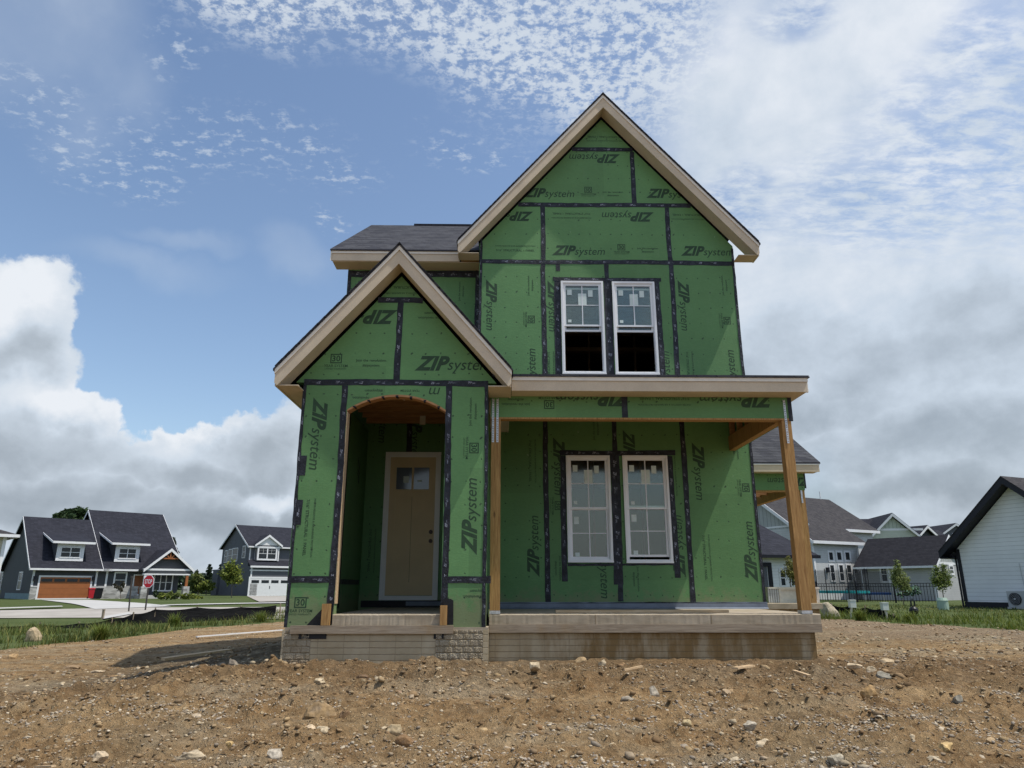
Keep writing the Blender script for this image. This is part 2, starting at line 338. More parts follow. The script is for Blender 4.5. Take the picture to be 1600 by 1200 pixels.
t.put(t.b.inputs['Base Color'], t.mix(t.mr(n, 0.3, 0.75), (0.006, 0.006, 0.007), (0.018, 0.018, 0.019))); bump(t, n, 1.0, 0.08)
plain('door_tan', (0.68, 0.52, 0.30), 0.55, 0.08, 2); plain('door_line', (0.24, 0.18, 0.105), 0.6)
plain('jamb', (0.86, 0.84, 0.80), 0.6, 0.05)
plain('door_glass', (0.13, 0.15, 0.18), 0.1, 0.1, 2, spec=0.8); plain('knob', (0.03, 0.02, 0.015), 0.35, metal=0.7)
plain('sticker', (0.62, 0.70, 0.66), 0.6, 0.12, 20); plain('paper', (0.62, 0.55, 0.47), 0.8, 0.1)
plain('flash_grey', (0.16, 0.185, 0.23), 0.45, 0.25, 4, 0.3, 10); plain('membrane', (0.012, 0.012, 0.014), 0.55, 0.3, 10, 0.6, 14)
plain('white_plastic', (0.62, 0.66, 0.62), 0.5, 0.08); plain('utility_green', (0.30, 0.40, 0.33), 0.5, 0.1, 4)
plain('teal_pad', (0.01, 0.25, 0.27), 0.5, 0.15); plain('blue_pad', (0.015, 0.05, 0.16), 0.5, 0.2)
plain('white_wood', (0.66, 0.62, 0.54), 0.8, 0.15, 10)
plain('ac_grey', (0.42, 0.43, 0.43), 0.5, 0.06); plain('sign_red', (0.55, 0.015, 0.03), 0.4, 0.05); plain('sign_white', (0.8, 0.8, 0.8), 0.4, 0.02)
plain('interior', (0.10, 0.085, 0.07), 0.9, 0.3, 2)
plain('interior_wood', (0.26, 0.17, 0.10), 0.85, 0.2, 2)
# glass with real reflections
m = bpy.data.materials.new('glass'); m.use_nodes = True; MATS['glass'] = m; t = NT(m.node_tree); t.n.clear()
o_ = t.node('ShaderNodeOutputMaterial'); mx = t.node('ShaderNodeMixShader'); tr = t.node('ShaderNodeBsdfTransparent'); gl = t.node('ShaderNodeBsdfGlossy')
tr.inputs[0].default_value = (0.80, 0.86, 0.83, 1); gl.inputs['Color'].default_value = (0.98, 0.96, 0.88, 1); gl.inputs['Roughness'].default_value = 0.10
mx.inputs[0].default_value = 0.085; t.l.new(tr.outputs[0], mx.inputs[1]); t.l.new(gl.outputs[0], mx.inputs[2]); t.l.new(mx.outputs[0], o_.inputs[0])
# net of a trampoline: mostly see-through
m = bpy.data.materials.new('net'); m.use_nodes = True; MATS['net'] = m; t = NT(m.node_tree); b = t.n['Principled BSDF']
b.inputs['Base Color'].default_value = (0.02, 0.022, 0.026, 1); b.inputs['Alpha'].default_value = 0.3; b.inputs['Roughness'].default_value = 0.8
# ground
m, t = mat('dirt', 0.97, 0.1)
P = t.node('ShaderNodeNewGeometry').outputs['Position']
x, y, z = t.xyz(P)
n1 = t.noise(P, 0.55, 7, 0.6); n2 = t.noise(P, 3.2, 8, 0.65); n3 = t.noise(P, 24, 6, 0.7); n4 = t.noise(t.scale(P, (0.35, 1.4, 1)), 1.3, 6, 0.6)
col = t.mix(t.mr(n2, 0.3, 0.7, 0, 1, False), (0.175, 0.112, 0.062), (0.325, 0.235, 0.150))
col = t.mix(t.mr(n4, 0.42, 0.68, 0, 0.75), col, (0.385, 0.300, 0.205))
col = t.mix(t.mr(n1, 0.52, 0.7, 0, 0.6), col, (0.150, 0.105, 0.068))
col = t.mix(t.mr(n3, 0.35, 0.75, 0, 0.5), col, (0.39, 0.31, 0.215))
grey = t.mr(t.m('ADD', n1, t.m('MULTIPLY', n2, 0.3)), 0.62, 0.80, 0, 0.4)
col = t.mix(grey, col, (0.29, 0.25, 0.19))
vd = t.voro(P, 42); vc, _, _ = t.xyz(t.voro(P, 42, 'Color'))
peb = t.m('MULTIPLY', t.mr(vd, 0.42, 0.25), t.mr(vc, 0.62, 0.72))
vd2 = t.voro(P, 17); vc2, vc3, _ = t.xyz(t.voro(P, 17, 'Color'))
peb2 = t.m('MULTIPLY', t.mr(vd2, 0.34, 0.24), t.mr(vc2, 0.80, 0.84))
pc = t.mix(vc3, (0.52, 0.45, 0.34), (0.33, 0.29, 0.245))
col = t.mix(t.m('MULTIPLY', peb, 0.8), col, pc); col = t.mix(t.m('MULTIPLY', peb2, 0.85), col, t.mix(vc3, (0.60, 0.53, 0.41), (0.36, 0.31, 0.26)))
# dark crushed stone strip beside the wall on the left, grey crushed stone on the right
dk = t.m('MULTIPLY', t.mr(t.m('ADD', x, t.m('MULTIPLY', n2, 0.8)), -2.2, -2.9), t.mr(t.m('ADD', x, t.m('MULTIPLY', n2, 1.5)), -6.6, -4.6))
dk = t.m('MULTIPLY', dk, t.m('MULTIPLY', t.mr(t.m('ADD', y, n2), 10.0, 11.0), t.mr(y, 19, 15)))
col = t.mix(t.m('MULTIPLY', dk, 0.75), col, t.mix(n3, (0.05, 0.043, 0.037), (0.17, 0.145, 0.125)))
gr = t.m('MULTIPLY', t.mr(t.m('ADD', y, t.m('MULTIPLY', n2, 3.0)), 13.5, 16.5), t.mr(x, 3.5, 5))
col = t.mix(t.m('MULTIPLY', gr, 0.65), col, t.mix(n3, (0.15, 0.13, 0.12), (0.34, 0.30, 0.27)))
col = t.vm('MULTIPLY', col, (1.17, 1.03, 0.80))
pale = t.mr(t.noise(t.scale(P, (0.5, 1.1, 1)), 1.1, 6, 0.62), 0.47, 0.66, 0, 0.6)
col = t.mix(pale, col, (0.42, 0.345, 0.235))
damp = t.m('MULTIPLY', t.mr(t.m('ADD', y, t.m('MULTIPLY', n2, 1.6)), 8.6, 9.9), t.mr(y, 10.6, 10.0))
col = t.mix(t.m('MULTIPLY', damp, 0.55), col, (0.17, 0.11, 0.06))
n6 = t.noise(P, 9, 7, 0.72)
col = t.vm('SCALE', col, sc=t.mr(n6, 0.32, 0.68, 0.55, 1.35, False))  # trough shade painted into the colour: darker where the bump below is low
t.put(t.b.inputs['Base Color'], col)
h = t.m('ADD', t.m('ADD', t.m('ADD', t.m('MULTIPLY', n6, 2.2), t.m('MULTIPLY', n3, 1.2)), t.m('MULTIPLY', n2, 1.2)), t.m('ADD', t.m('MULTIPLY', peb, 0.5), peb2))
bump(t, h, 1.0, 0.045)
m, t = mat('lawn', 0.95, 0.1)
P = t.node('ShaderNodeNewGeometry').outputs['Position']
n = t.noise(P, 0.35, 6, 0.6); n2 = t.noise(P, 5, 5, 0.7)
col = t.mix(t.mr(n, 0.3, 0.7, 0, 1, False), (0.058, 0.078, 0.024), (0.10, 0.118, 0.045))
col = t.mix(t.mr(n2, 0.3, 0.75, 0, 0.6), col, (0.045, 0.07, 0.018)); t.put(t.b.inputs['Base Color'], col); bump(t, n2, 0.8, 0.06)
m, t = mat('road', 0.9, 0.2)
P = t.node('ShaderNodeNewGeometry').outputs['Position']; n = t.noise(P, 0.5, 7, 0.65)
t.put(t.b.inputs['Base Color'], t.mix(t.mr(n, 0.3, 0.7, 0, 1, False), (0.30, 0.275, 0.24), (0.42, 0.39, 0.35)))
def vcol(name, rough=0.9, trans=0.0):
    m, t = mat(name, rough, 0.15)
    a = t.node('ShaderNodeAttribute'); a.attribute_name = 'col'
    n = t.noise(t.o, 40, 5, 0.6)
    t.put(t.b.inputs['Base Color'], t.vm('SCALE', a.outputs['Color'], sc=t.mr(n, 0.3, 0.7, 0.75, 1.25, False)))
    bump(t, n, 0.5, 0.01)
vcol('rock'); 
def leafmat(name, c):
    m, t = mat(name, 0.6, 0.2)
    a = t.node('ShaderNodeAttribute'); a.attribute_name = 'col'
    t.put(t.b.inputs['Base Color'], t.mix(1.0, a.outputs['Color'], (*c, 1), 'MULTIPLY'))
    tr = t.node('ShaderNodeBsdfTranslucent'); t.l.new(t.b.inputs['Base Color'].links[0].from_socket, tr.inputs[0])
    mx = t.node('ShaderNodeMixShader'); mx.inputs[0].default_value = 0.3
    o = [n for n in t.n if n.type == 'OUTPUT_MATERIAL'][0]
    t.l.new(t.b.outputs[0], mx.inputs[1]); t.l.new(tr.outputs[0], mx.inputs[2]); t.l.new(mx.outputs[0], o.inputs[0])
leafmat('leaf', (0.135, 0.165, 0.055)); leafmat('leaf_dark', (0.030, 0.048, 0.026)); leafmat('leaf_yellow', (0.17, 0.20, 0.05)); leafmat('blade', (0.135, 0.155, 0.055))
plain('bark', (0.16, 0.13, 0.10), 0.9, 0.2, 8)

# ------------------------------------------------------------------ mesh builder
class MB:
    def __init__(s): s.v = []; s.f = []; s.mi = []; s.mats = []
    def mid(s, m):
        if m not in s.mats: s.mats.append(m)
        return s.mats.index(m)
    def add(s, vs, fs, m):
        o = len(s.v); k = s.mid(m); s.v += [tuple(v) for v in vs]
        for f in fs: s.f.append([i + o for i in f]); s.mi.append(k)
        return s
    def box(s, x0, x1, y0, y1, z0, z1, m):
        return s.add([(x, y, z) for z in (z0, z1) for y in (y0, y1) for x in (x0, x1)],
                     [(0, 2, 3, 1), (4, 5, 7, 6), (0, 1, 5, 4), (2, 6, 7, 3), (0, 4, 6, 2), (1, 3, 7, 5)], m)
    def prism(s, poly, y0, y1, m):      # polygon in x,z extruded along y
        n = len(poly)
        vs = [(x, y0, z) for x, z in poly] + [(x, y1, z) for x, z in poly]
        ar = sum(poly[i][0] * poly[(i + 1) % n][1] - poly[(i + 1) % n][0] * poly[i][1] for i in range(n))
        fs = [tuple(range(n)), tuple(range(2 * n - 1, n - 1, -1))] + [((i + 1) % n, i, i + n, (i + 1) % n + n) for i in range(n)]
        if ar < 0: fs = [tuple(reversed(f)) for f in fs]
        return s.add(vs, fs, m)
    def prismx(s, poly, x0, x1, m):     # polygon in y,z extruded along x
        n = len(poly)
        vs = [(x0, y, z) for y, z in poly] + [(x1, y, z) for y, z in poly]
        ar = sum(poly[i][0] * poly[(i + 1) % n][1] - poly[(i + 1) % n][0] * poly[i][1] for i in range(n))
        fs = [tuple(range(n - 1, -1, -1)), tuple(range(n, 2 * n))] + [(i, (i + 1) % n, (i + 1) % n + n, i + n) for i in range(n)]
        if ar < 0: fs = [tuple(reversed(f)) for f in fs]
        return s.add(vs, fs, m)
    def slab(s, quad, th, m):           # four points in order, thickened downwards
        vs = [tuple(q) for q in quad] + [(q[0], q[1], q[2] - th) for q in quad]
        return s.add(vs, [(0, 1, 2, 3), (7, 6, 5, 4), (0, 4, 5, 1), (1, 5, 6, 2), (2, 6, 7, 3), (3, 7, 4, 0)], m)
    def tube(s, p0, p1, r0, m, r1=None, n=8):
        r1 = r0 if r1 is None else r1
        a = Vector(p0); b = Vector(p1); d = (b - a).normalized()
        u = d.orthogonal().normalized(); w = d.cross(u)
        vs = []
        for c, r in ((a, r0), (b, r1)):
            for i in range(n):
                q = 2 * pi * i / n; vs.append(tuple(c + u * (r * cos(q)) + w * (r * sin(q))))
        return s.add(vs, [(i, (i + 1) % n, (i + 1) % n + n, i + n) for i in range(n)] + [tuple(range(n - 1, -1, -1)), tuple(range(n, 2 * n))], m)
    def beam(s, p0, p1, w, h, m):
        a = Vector(p0); b = Vector(p1); d = (b - a).normalized(); up = Vector((0, 0, 1))
        if abs(d.z) > .95: up = Vector((0, 1, 0))
        u = d.cross(up).normalized() * (w / 2); q = u.cross(d).normalized() * (h / 2)
        vs = [tuple(c + i * u + j * q) for c in (a, b) for i, j in ((-1, -1), (1, -1), (1, 1), (-1, 1))]
        return s.add(vs, [(0, 1, 2, 3), (7, 6, 5, 4), (0, 4, 5, 1), (1, 5, 6, 2), (2, 6, 7, 3), (3, 7, 4, 0)], m)
    def ring(s, x0, x1, z0, z1, w, y0, y1, m):   # rectangular frame
        s.box(x0, x0 + w, y0, y1, z0, z1, m); s.box(x1 - w, x1, y0, y1, z0, z1, m)
        s.box(x0 + w, x1 - w, y0, y1, z0, z0 + w, m); s.box(x0 + w, x1 - w, y0, y1, z1 - w, z1, m); return s
    def build(s, name, parent=None, loc=None, smooth=False):
        me = bpy.data.meshes.new(name); me.from_pydata(s.v, [], s.f)
        for m in s.mats: me.materials.append(MATS[m])
        me.polygons.foreach_set('material_index', s.mi)
        if smooth: me.polygons.foreach_set('use_smooth', [True] * len(s.f))
        me.update()
        o = bpy.data.objects.new(name, me); COL.objects.link(o)
        if parent: o.parent = parent
        if loc: o.location = loc
        return o
def tag(o, label=None, cat=None, group=None, kind=None):
    if label: o['label'] = label
    if cat: o['category'] = cat
    if group: o['group'] = group
    if kind: o['kind'] = kind
    return o
def empty(name, loc, rz, label, cat, group=None):
    o = bpy.data.objects.new(name, None); COL.objects.link(o); o.location = loc; o.rotation_euler = (0, 0, rz)
    return tag(o, label, cat, group)
def set_cols(me, cols):      # per-vertex colours
    a = me.attributes.new('col', 'FLOAT_COLOR', 'POINT')
    c = np.ones((len(cols), 4), dtype=np.float32); c[:, :3] = cols; a.data.foreach_set('color', c.ravel())
def np_mesh(name, V, Fc, m, cols=None, parent=None, smooth=False):
    me = bpy.data.meshes.new(name)
    n, k = Fc.shape
    me.vertices.add(len(V)); me.vertices.foreach_set('co', V.astype(np.float32).ravel())
    me.loops.add(n * k); me.loops.foreach_set('vertex_index', Fc.astype(np.int32).ravel())
    me.polygons.add(n); me.polygons.foreach_set('loop_start', np.arange(0, n * k, k, dtype=np.int32))
    me.materials.append(MATS[m]); me.update(calc_edges=True)
    if smooth: me.polygons.foreach_set('use_smooth', [True] * n)
    if cols is not None: set_cols(me, cols)
    o = bpy.data.objects.new(name, me); COL.objects.link(o)
    if parent: o.parent = parent
    return o
# ------------------------------------------------------------------ numpy value noise
def vnoise(x, y, seed=0):
    xi = np.floor(x).astype(np.int64); yi = np.floor(y).astype(np.int64); fx = x - xi; fy = y - yi
    fx = fx * fx * (3 - 2 * fx); fy = fy * fy * (3 - 2 * fy)
    def h(a, b):
        n = (a * 374761393 + b * 668265263 + seed * 1442695041) & 0x7fffffff
        n = (n ^ (n >> 13)) * 1274126177 & 0x7fffffff
        return ((n ^ (n >> 16)) & 0xffff) / 65535.0
    return (h(xi, yi) * (1 - fx) + h(xi + 1, yi) * fx) * (1 - fy) + (h(xi, yi + 1) * (1 - fx) + h(xi + 1, yi + 1) * fx) * fy
def fbm(x, y, o=4, seed=0, r=0.5):
    s = 0; a = 1; tt = 0
    for i in range(o): s = s + a * vnoise(x * 2 ** i, y * 2 ** i, seed + i); tt += a; a *= r
    return s / tt
def sst(t): t = np.clip(t, 0, 1); return t * t * (3 - 2 * t)
def base_z(x, y):
    x = np.asarray(x, float); y = np.asarray(y, float)
    z = 0.57 - 0.085 * np.clip(9.7 - y, 0, 9) 
    z = z - 0.42 * sst((-3.0 - x) / 3.6) * (1 - 0.97 * sst((y - 24) / 22)) * (1 - 0.45 * sst((9.7 - y) / 5))
    z = z - 0.03 * sst((y - 40) / 30)
    return z
def gheight(x, y):
    x = np.asarray(x, float); y = np.asarray(y, float)
    near = 1 - sst((y - 16) / 8)
    am = 0.35 + 0.65 * sst((11 - y) / 4)
    z = base_z(x, y) + near * (0.11 * (fbm(x * .7, y * .9, 4, 3) - .5) + am * 0.075 * (fbm(x * 3.1, y * 3.4, 4, 11, .6) - .5) + am * 0.080 * (fbm(x * 11, y * 11, 3, 23, .7) - .5))
    # loose berm against the foundation
    z = z + 0.07 * np.exp(-((y - 9.35) / .28) ** 2) * sst((x + 3.2) / .5) * sst((.1 - x) / .6) * (0.4 + 1.2 * fbm(x * 4, y * 4, 3, 31))
    pile = fbm(x * 2.2 + 7, y * 2.6, 3, 71, .6); z = z + near * .09 * sst((pile - .55) / .14) * sst((y - 6.8) / 1.2) * sst((9.6 - y) / .4) * (0.5 + fbm(x * 9, y * 9, 3, 73, .7))
    # clods
    cl = fbm(x * 6.5, y * 6.5, 2, 47); z = z + near * am * 0.055 * sst((cl - .64) / .12)
    rut = np.exp(-((y - 6.6 - .18 * x) / .16) ** 2) + np.exp(-((y - 8.0 - .18 * x) / .16) ** 2); z = z - near * .035 * rut * (0.4 + fbm(x * 1.3, y, 2, 61)) * (x < -1.5)
    return z
def zg(x, y): return float(gheight(np.array([x]), np.array([y]))[0])
# ------------------------------------------------------------------ text as geometry
_tc = {}
def glyphs(s, bold=0.0, shear=0.0, res=3):
    k = (s, bold, shear)
    if k in _tc: return _tc[k]
    c = bpy.data.curves.new('t', 'FONT'); c.body = s; c.size = 1.0; c.offset = bold; c.shear = shear; c.resolution_u = res; c.space_character = 1.0 + bold * 1.5
    c.fill_mode = 'FRONT'
    o = bpy.data.objects.new('t', c); me = o.to_mesh()
    v = np.array([q.co[:2] for q in me.vertices]).reshape(-1, 2); f = [tuple(p.vertices) for p in me.polygons]
    o.to_mesh_clear(); bpy.data.objects.remove(o); bpy.data.curves.remove(c)
    mn = v.min(0); _tc[k] = (v - np.array([mn[0], 0.0]), f, v[:, 0].max() - mn[0]); return _tc[k]
def clip_poly(p, planes):
    for a, b, c in planes:        # keep a*x+b*z+c >= 0
        q = []
        for i in range(len(p)):
            P0, P1 = p[i], p[(i + 1) % len(p)]; d0 = a * P0[0] + b * P0[1] + c; d1 = a * P1[0] + b * P1[1] + c
            if d0 >= 0: q.append(P0)
            if (d0 >= 0) != (d1 >= 0):
                k = d0 / (d0 - d1); q.append((P0[0] + k * (P1[0] - P0[0]), P0[1] + k * (P1[1] - P0[1])))
        p = q
        if len(p) < 3: return None
    return p
def put_text(mb, items, cx, cz, rot, y, m, planes=(), L=None, axis='y'):
    """items: (text, bold, shear, x, z, width or None, height); centred on (cx,cz) in the wall's plane"""
    ca, sa = cos(radians(rot)), sin(radians(rot))
    for s, bold, shear, x0, z0, w, h in items:
        V, Fs, wd = glyphs(s, bold, shear)
        sy = h; sx = (w / wd) if w else h
        pts = [(x0 + v[0] * sx, z0 + v[1] * sy) for v in V]
        if w is None:
            pts = [(p[0] - wd * sx / 2, p[1]) for p in pts]
        pts = [(cx + p[0] * ca - p[1] * sa, cz + p[0] * sa + p[1] * ca) for p in pts]
        if not planes:
            mb.add([(p[0], y, p[1]) if axis == 'y' else (y, p[0], p[1]) for p in pts], Fs, m)
        else:
            for f in Fs:
                q = clip_poly([pts[i] for i in f], planes)
                if q: mb.add([(p[0], y, p[1]) for p in q], [tuple(range(len(q)))], m)
def logo(mb, cx, cz, rot, y, planes=(), L=1.03):
    k = L / 1.03
    put_text(mb, [('ZIP', 0.05, 0.38, -.515 * k, -.08 * k, .47 * k, .265 * k), ('system', 0.004, 0.25, -.075 * k, -.08 * k, .585 * k, .225 * k)], cx, cz, rot, y, 'ink', planes)
def p30(mb, cx, cz, rot, y, planes=(), k=1.0):
    fr = .075 * k; ca, sa = cos(radians(rot)), sin(radians(rot))
    def rect(x0, x1, z0, z1):
        pts = [(cx + a * ca - b * sa, cz + a * sa + b * ca) for a, b in ((x0, z0), (x1, z0), (x1, z1), (x0, z1))]
        q = clip_poly(pts, planes) if planes else pts
        if q: mb.add([(p[0], y, p[1]) for p in q], [tuple(range(len(q)))], 'ink')
    rect(-fr, fr, .10 * k, .115 * k); rect(-fr, fr, -.015 * k, 0.0); rect(-fr, -fr + .014 * k, 0, .10 * k); rect(fr - .014 * k, fr, 0, .10 * k)
    put_text(mb, [('30', 0.02, 0, 0, .014 * k, None, .11 * k), ('YEAR SYSTEM', 0.01, 0, 0, -.065 * k, None, .05 * k), ('LIMITED WARRANTY', 0, 0, 0, -.10 * k, None, .03 * k)], cx, cz, rot, y, 'ink', planes)
def join_rev(mb, cx, cz, rot, y, planes=(), k=1.0):
    put_text(mb, [('Join the revolution.', 0.015, 0, 0, .01 * k, None, .052 * k), ('#zipsystem', 0.015, 0, 0, -.06 * k, None, .05 * k)], cx, cz, rot, y, 'ink', planes)
def struct(mb, cx, cz, rot, y, planes=(), k=1.0):
    put_text(mb, [('WATER-RESISTIVE & AIR BARRIER PROTECTION', 0.01, 0, 0, .05 * k, None, .036 * k), ('7/16" STRUCTURAL 1 PANEL', 0.015, 0, 0, -.05 * k, None, .058 * k)], cx, cz, rot, y, 'ink', planes)

# =================================================================== THE HOUSE UNDER CONSTRUCTION
YM, YE, YW, YP = 12.4, 9.7, 13.0, 10.0          # front planes: main block, entry, wing/door, porch
house = empty('sheathed_house', (0, 0, 0), 0, 'two storey house under construction in bare green sheathing with black seam tape', 'house')
def H(mb, name, label=None, parent=None):
    o = mb.build(name, parent or house)
    if label: o['label'] = label
    return o
_lv = [0]
def tape(x0, x1, z0, z1, y, lvl=0, marks=True, parent=None):
    """one strip of seam tape lying on a wall whose face is at y"""
    mb = MB(); w = x1 - x0; h = z1 - z0; yf = y - 0.004 - 0.0015 * lvl
    vert = h > w; L = max(w, h); wd = min(w, h); n = max(2, int(L / 0.12)); rr = random.Random(int((x0 + 10) * 991 + z0 * 77))
    vs = []; 
    for i in range(n + 1):
        s = i / n; a = (rr.random() - .5) * .012 + .007 * sin(i * .21 + x0 * 9); b = (rr.random() - .5) * .012 + .007 * sin(i * .21 + x0 * 9)
        if vert: vs += [(x0 + a, yf, z0 + s * h), (x1 + b, yf, z0 + s * h)]
        else: vs += [(x0 + s * w, yf, z1 + a), (x0 + s * w, yf, z0 + b)]
    m2 = len(vs); vs += [(q[0], y - 0.0006, q[2]) for q in vs]
    fs = []
    for i in range(n):
        a, b, c, d = 2 * i, 2 * i + 1, 2 * i + 3, 2 * i + 2
        fs.append((a, b, c, d)); fs.append((a, d, d + m2, a + m2)); fs.append((c, b, b + m2, c + m2))
    fs.append((1, 0, m2, m2 + 1)); fs.append((2 * n, 2 * n + 1, m2 + 2 * n + 1, m2 + 2 * n))
    mb.add(vs, fs, 'tape')
    if marks and L > 0.3:
        s = 0.12 + rr.random() * 0.15
        while s < L - 0.15:
            c = (x0 + x1) / 2 if vert else x0 + s; cz = z1 - s if vert else (z0 + z1) / 2
            k = wd / 0.085
            put_text(mb, [('ZIP', 0.04, .3, -.06, -.012 * k, .065, .042 * k), ('system', 0.01, .2, .008, -.012 * k, .06, .032 * k)], c + (rr.random() - .5) * .01, cz + (rr.random() - .5) * .01, (-90 if vert else 0) + (180 if rr.random() < .3 else 0), yf - 0.0012, 'tape_print')
            s += 0.20 + rr.random() * 0.12
    return H(mb, 'seam_tape', parent=parent)
def mw(x, y): a = at(x, y, YM); return a[0], a[2]
def ew(x, y): a = at(x, y, YE); return a[0], a[2]
def clipbox(x0, x1, z0, z1): return [(1, 0, -x0), (-1, 0, x1), (0, 1, -z0), (0, -1, z1)]

# ---- main block front wall with its four window openings
MX0, MX1 = -0.40, 4.49; MXC = 2.04
WU = [(1.145, 1.945, 5.245, 7.085), (2.115, 2.92, 5.24, 7.08)]
WL = [(1.172, 1.945, 1.915, 3.745), (2.168, 2.965, 1.905, 3.748)]
def wall_holes(mb, x0, x1, z0, z1, y0, y1, holes, m):
    xs = sorted({x0, x1} | {h[0] for h in holes} | {h[1] for h in holes})
    zs = sorted({z0, z1} | {h[2] for h in holes} | {h[3] for h in holes})
    nx, nz = len(xs), len(zs)
    def solid(i, k):
        if i < 0 or k < 0 or i >= nx - 1 or k >= nz - 1: return False
        cx = (xs[i] + xs[i + 1]) / 2; cz = (zs[k] + zs[k + 1]) / 2
        return not any(h[0] < cx < h[1] and h[2] < cz < h[3] for h in holes)
    V = []; idx = {}
    def vv(i, k, b):
        if (i, k, b) not in idx: idx[(i, k, b)] = len(V); V.append((xs[i], y1 if b else y0, zs[k]))
        return idx[(i, k, b)]
    Fs = []
    for i in range(nx - 1):
        for k in range(nz - 1):
            if not solid(i, k): continue
            Fs.append((vv(i, k, 0), vv(i + 1, k, 0), vv(i + 1, k + 1, 0), vv(i, k + 1, 0)))
            Fs.append((vv(i, k + 1, 1), vv(i + 1, k + 1, 1), vv(i + 1, k, 1), vv(i, k, 1)))
            if not solid(i - 1, k): Fs.append((vv(i, k, 0), vv(i, k + 1, 0), vv(i, k + 1, 1), vv(i, k, 1)))
            if not solid(i + 1, k): Fs.append((vv(i + 1, k, 1), vv(i + 1, k + 1, 1), vv(i + 1, k + 1, 0), vv(i + 1, k, 0)))
            if not solid(i, k - 1): Fs.append((vv(i, k, 1), vv(i + 1, k, 1), vv(i + 1, k, 0), vv(i, k, 0)))
            if not solid(i, k + 1): Fs.append((vv(i, k + 1, 0), vv(i + 1, k + 1, 0), vv(i + 1, k + 1, 1), vv(i, k + 1, 1)))
    mb.add(V, Fs, m)
def drop_ink_in(mb, holes):
    k = mb.mid('ink'); F2 = []; M2 = []
    for f, mi in zip(mb.f, mb.mi):
        if mi == k:
            cx = sum(mb.v[i][0] for i in f) / len(f); cz = sum(mb.v[i][2] for i in f) / len(f)
            if any(h[0] - .01 < cx < h[1] + .01 and h[2] - .01 < cz < h[3] + .01 for h in holes): continue
        F2.append(f); M2.append(mi)
    mb.f, mb.mi = F2, M2
S = 1.15; MA = 11.0                              # roof slope and outer apex height
def mgab(x, off=0.33): return MA - S * abs(x - MXC) - off
mb = MB()
wall_holes(mb, MX0, MX1, 1.24, 7.5, YM, YM + .13, WU + WL, 'sheathing')
yi = YM - 0.0012
# printing on the main wall: (pixel centre in the photograph, rotation)
PIN = clipbox(MX0, MX1, 1.24, 7.45)
for (x, y, r) in [(767, 476, -90), (864, 478, -90), (1069, 477, -90), (830, 586, 90), (1041, 590, 90), (1143, 588, 90),
                  (873, 728, -90), (983, 716, -90), (1092, 736, -90), (834, 853, 90), (1060, 852, 90), (1172, 862, 90), (945, 886, 180 + 90)]:
    c = mw(x, y); logo(mb, c[0], c[1], r, yi, PIN)
for (x, y, r) in [(826, 499, -90), (1132, 501, -90), (1161, 762, -90), (868, 790, -90)]:
    c = mw(x, y); p30(mb, c[0], c[1], r, yi, PIN)
for (x, y, r) in [(828, 446, 90), (1131, 446, 90), (1028, 452, -90), (930, 670, 90), (932, 720, 90), (995, 905, -90), (873, 888, -90), (1150, 700, -90)]:
    c = mw(x, y); join_rev(mb, c[0], c[1], r, yi, PIN)
for (x, y, r) in [(1104, 871, -90), (831, 720, -90), (860, 580, -90), (1078, 580, -90), (1050, 740, -90)]:
    c = mw(x, y); struct(mb, c[0], c[1], r, yi, PIN)
drop_ink_in(mb, WU + WL); H(mb, 'front_wall')
mb = MB()
zt = 7.5; hw = (MA - 0.33 - zt) / S
mb.prism([(MX0, zt), (MX1, zt), (MX1, mgab(MX1)), (MXC, mgab(MXC)), (MX0, mgab(MX0))], YM + .001, YM + .13, 'sheathing')
GP = [(0, 1, -zt), (-S, -1, MA - .33 + S * MXC), (S, -1, MA - .33 - S * MXC)]
yg = YM - .0005
for (x, y, r) in [(904, 392, 0), (857, 302, 0), (1050, 303, 0), (1105, 393, 0), (929, 247, 180), (981, 338, 180), (792, 337, 180)]:
    c = mw(x, y); logo(mb, c[0], c[1], r, yg, GP)
for (x, y, r) in [(919, 300, 0), (971, 390, 0)]:
    c = mw(x, y); p30(mb, c[0], c[1], r, yg, GP)
for (x, y, r) in [(958, 302, 0), (1012, 390, 0)]:
    c = mw(x, y); join_rev(mb, c[0], c[1], r, yg, GP)
for (x, y, r) in [(805, 389, 0), (893, 336, 180), (1080, 338, 180), (946, 216, 180)]:
    c = mw(x, y); struct(mb, c[0], c[1], r, yg, GP)
H(mb, 'gable_wall')
# tapes on the main wall
tw = .045
def bx(y, zt=None): return mw(900, y)[1]
for z, a, b in [(7.49, MX0, MX1)]: tape(a, b, z - tw, z + tw, YM, 1)
z2 = bx(320); z3 = bx(233.5); half2 = (MA - .33 - z2) / S; half3 = (MA - .33 - z3) / S
tape(MXC - half2, MXC + half2, z2 - tw, z2 + tw, YM, 1); tape(MXC - half3, MXC + half3, z3 - tw, z3 + tw, YM, 1)
for xx in (.82, 3.265): 
    tape(xx - tw, xx + tw, 7.49 + tw, z2 - tw, YM, 0); tape(xx - tw, xx + tw, 1.24, 7.49 - tw, YM, 0)
xx = mw(989, 270)[0]; tape(xx - tw, xx + tw, z2 + tw, z3 - tw, YM, 0)
tape(2.03 - .075, 2.03 + .075, 5.15, 7.15, YM, 0); tape(1.99, 2.075, 7.15, 7.445, YM, 0)
tape(1.02, 1.14, 5.1, 7.15, YM, 0, True); tape(2.925, 3.03, 5.1, 7.15, YM, 0)
tape(1.0, 3.06, 7.09, 7.17, YM, 2); tape(1.1, 3.0, 5.13, 5.235, YM, 2); tape(1.06, 1.14, 7.3, 7.44, YM, 0, False)
tape(1.95, 2.11, 1.55, 3.80, YM, 0); tape(2.01, 2.095, 1.28, 1.55, YM, 0); tape(2.01, 2.095, 3.8, 4.6, YM, 0)
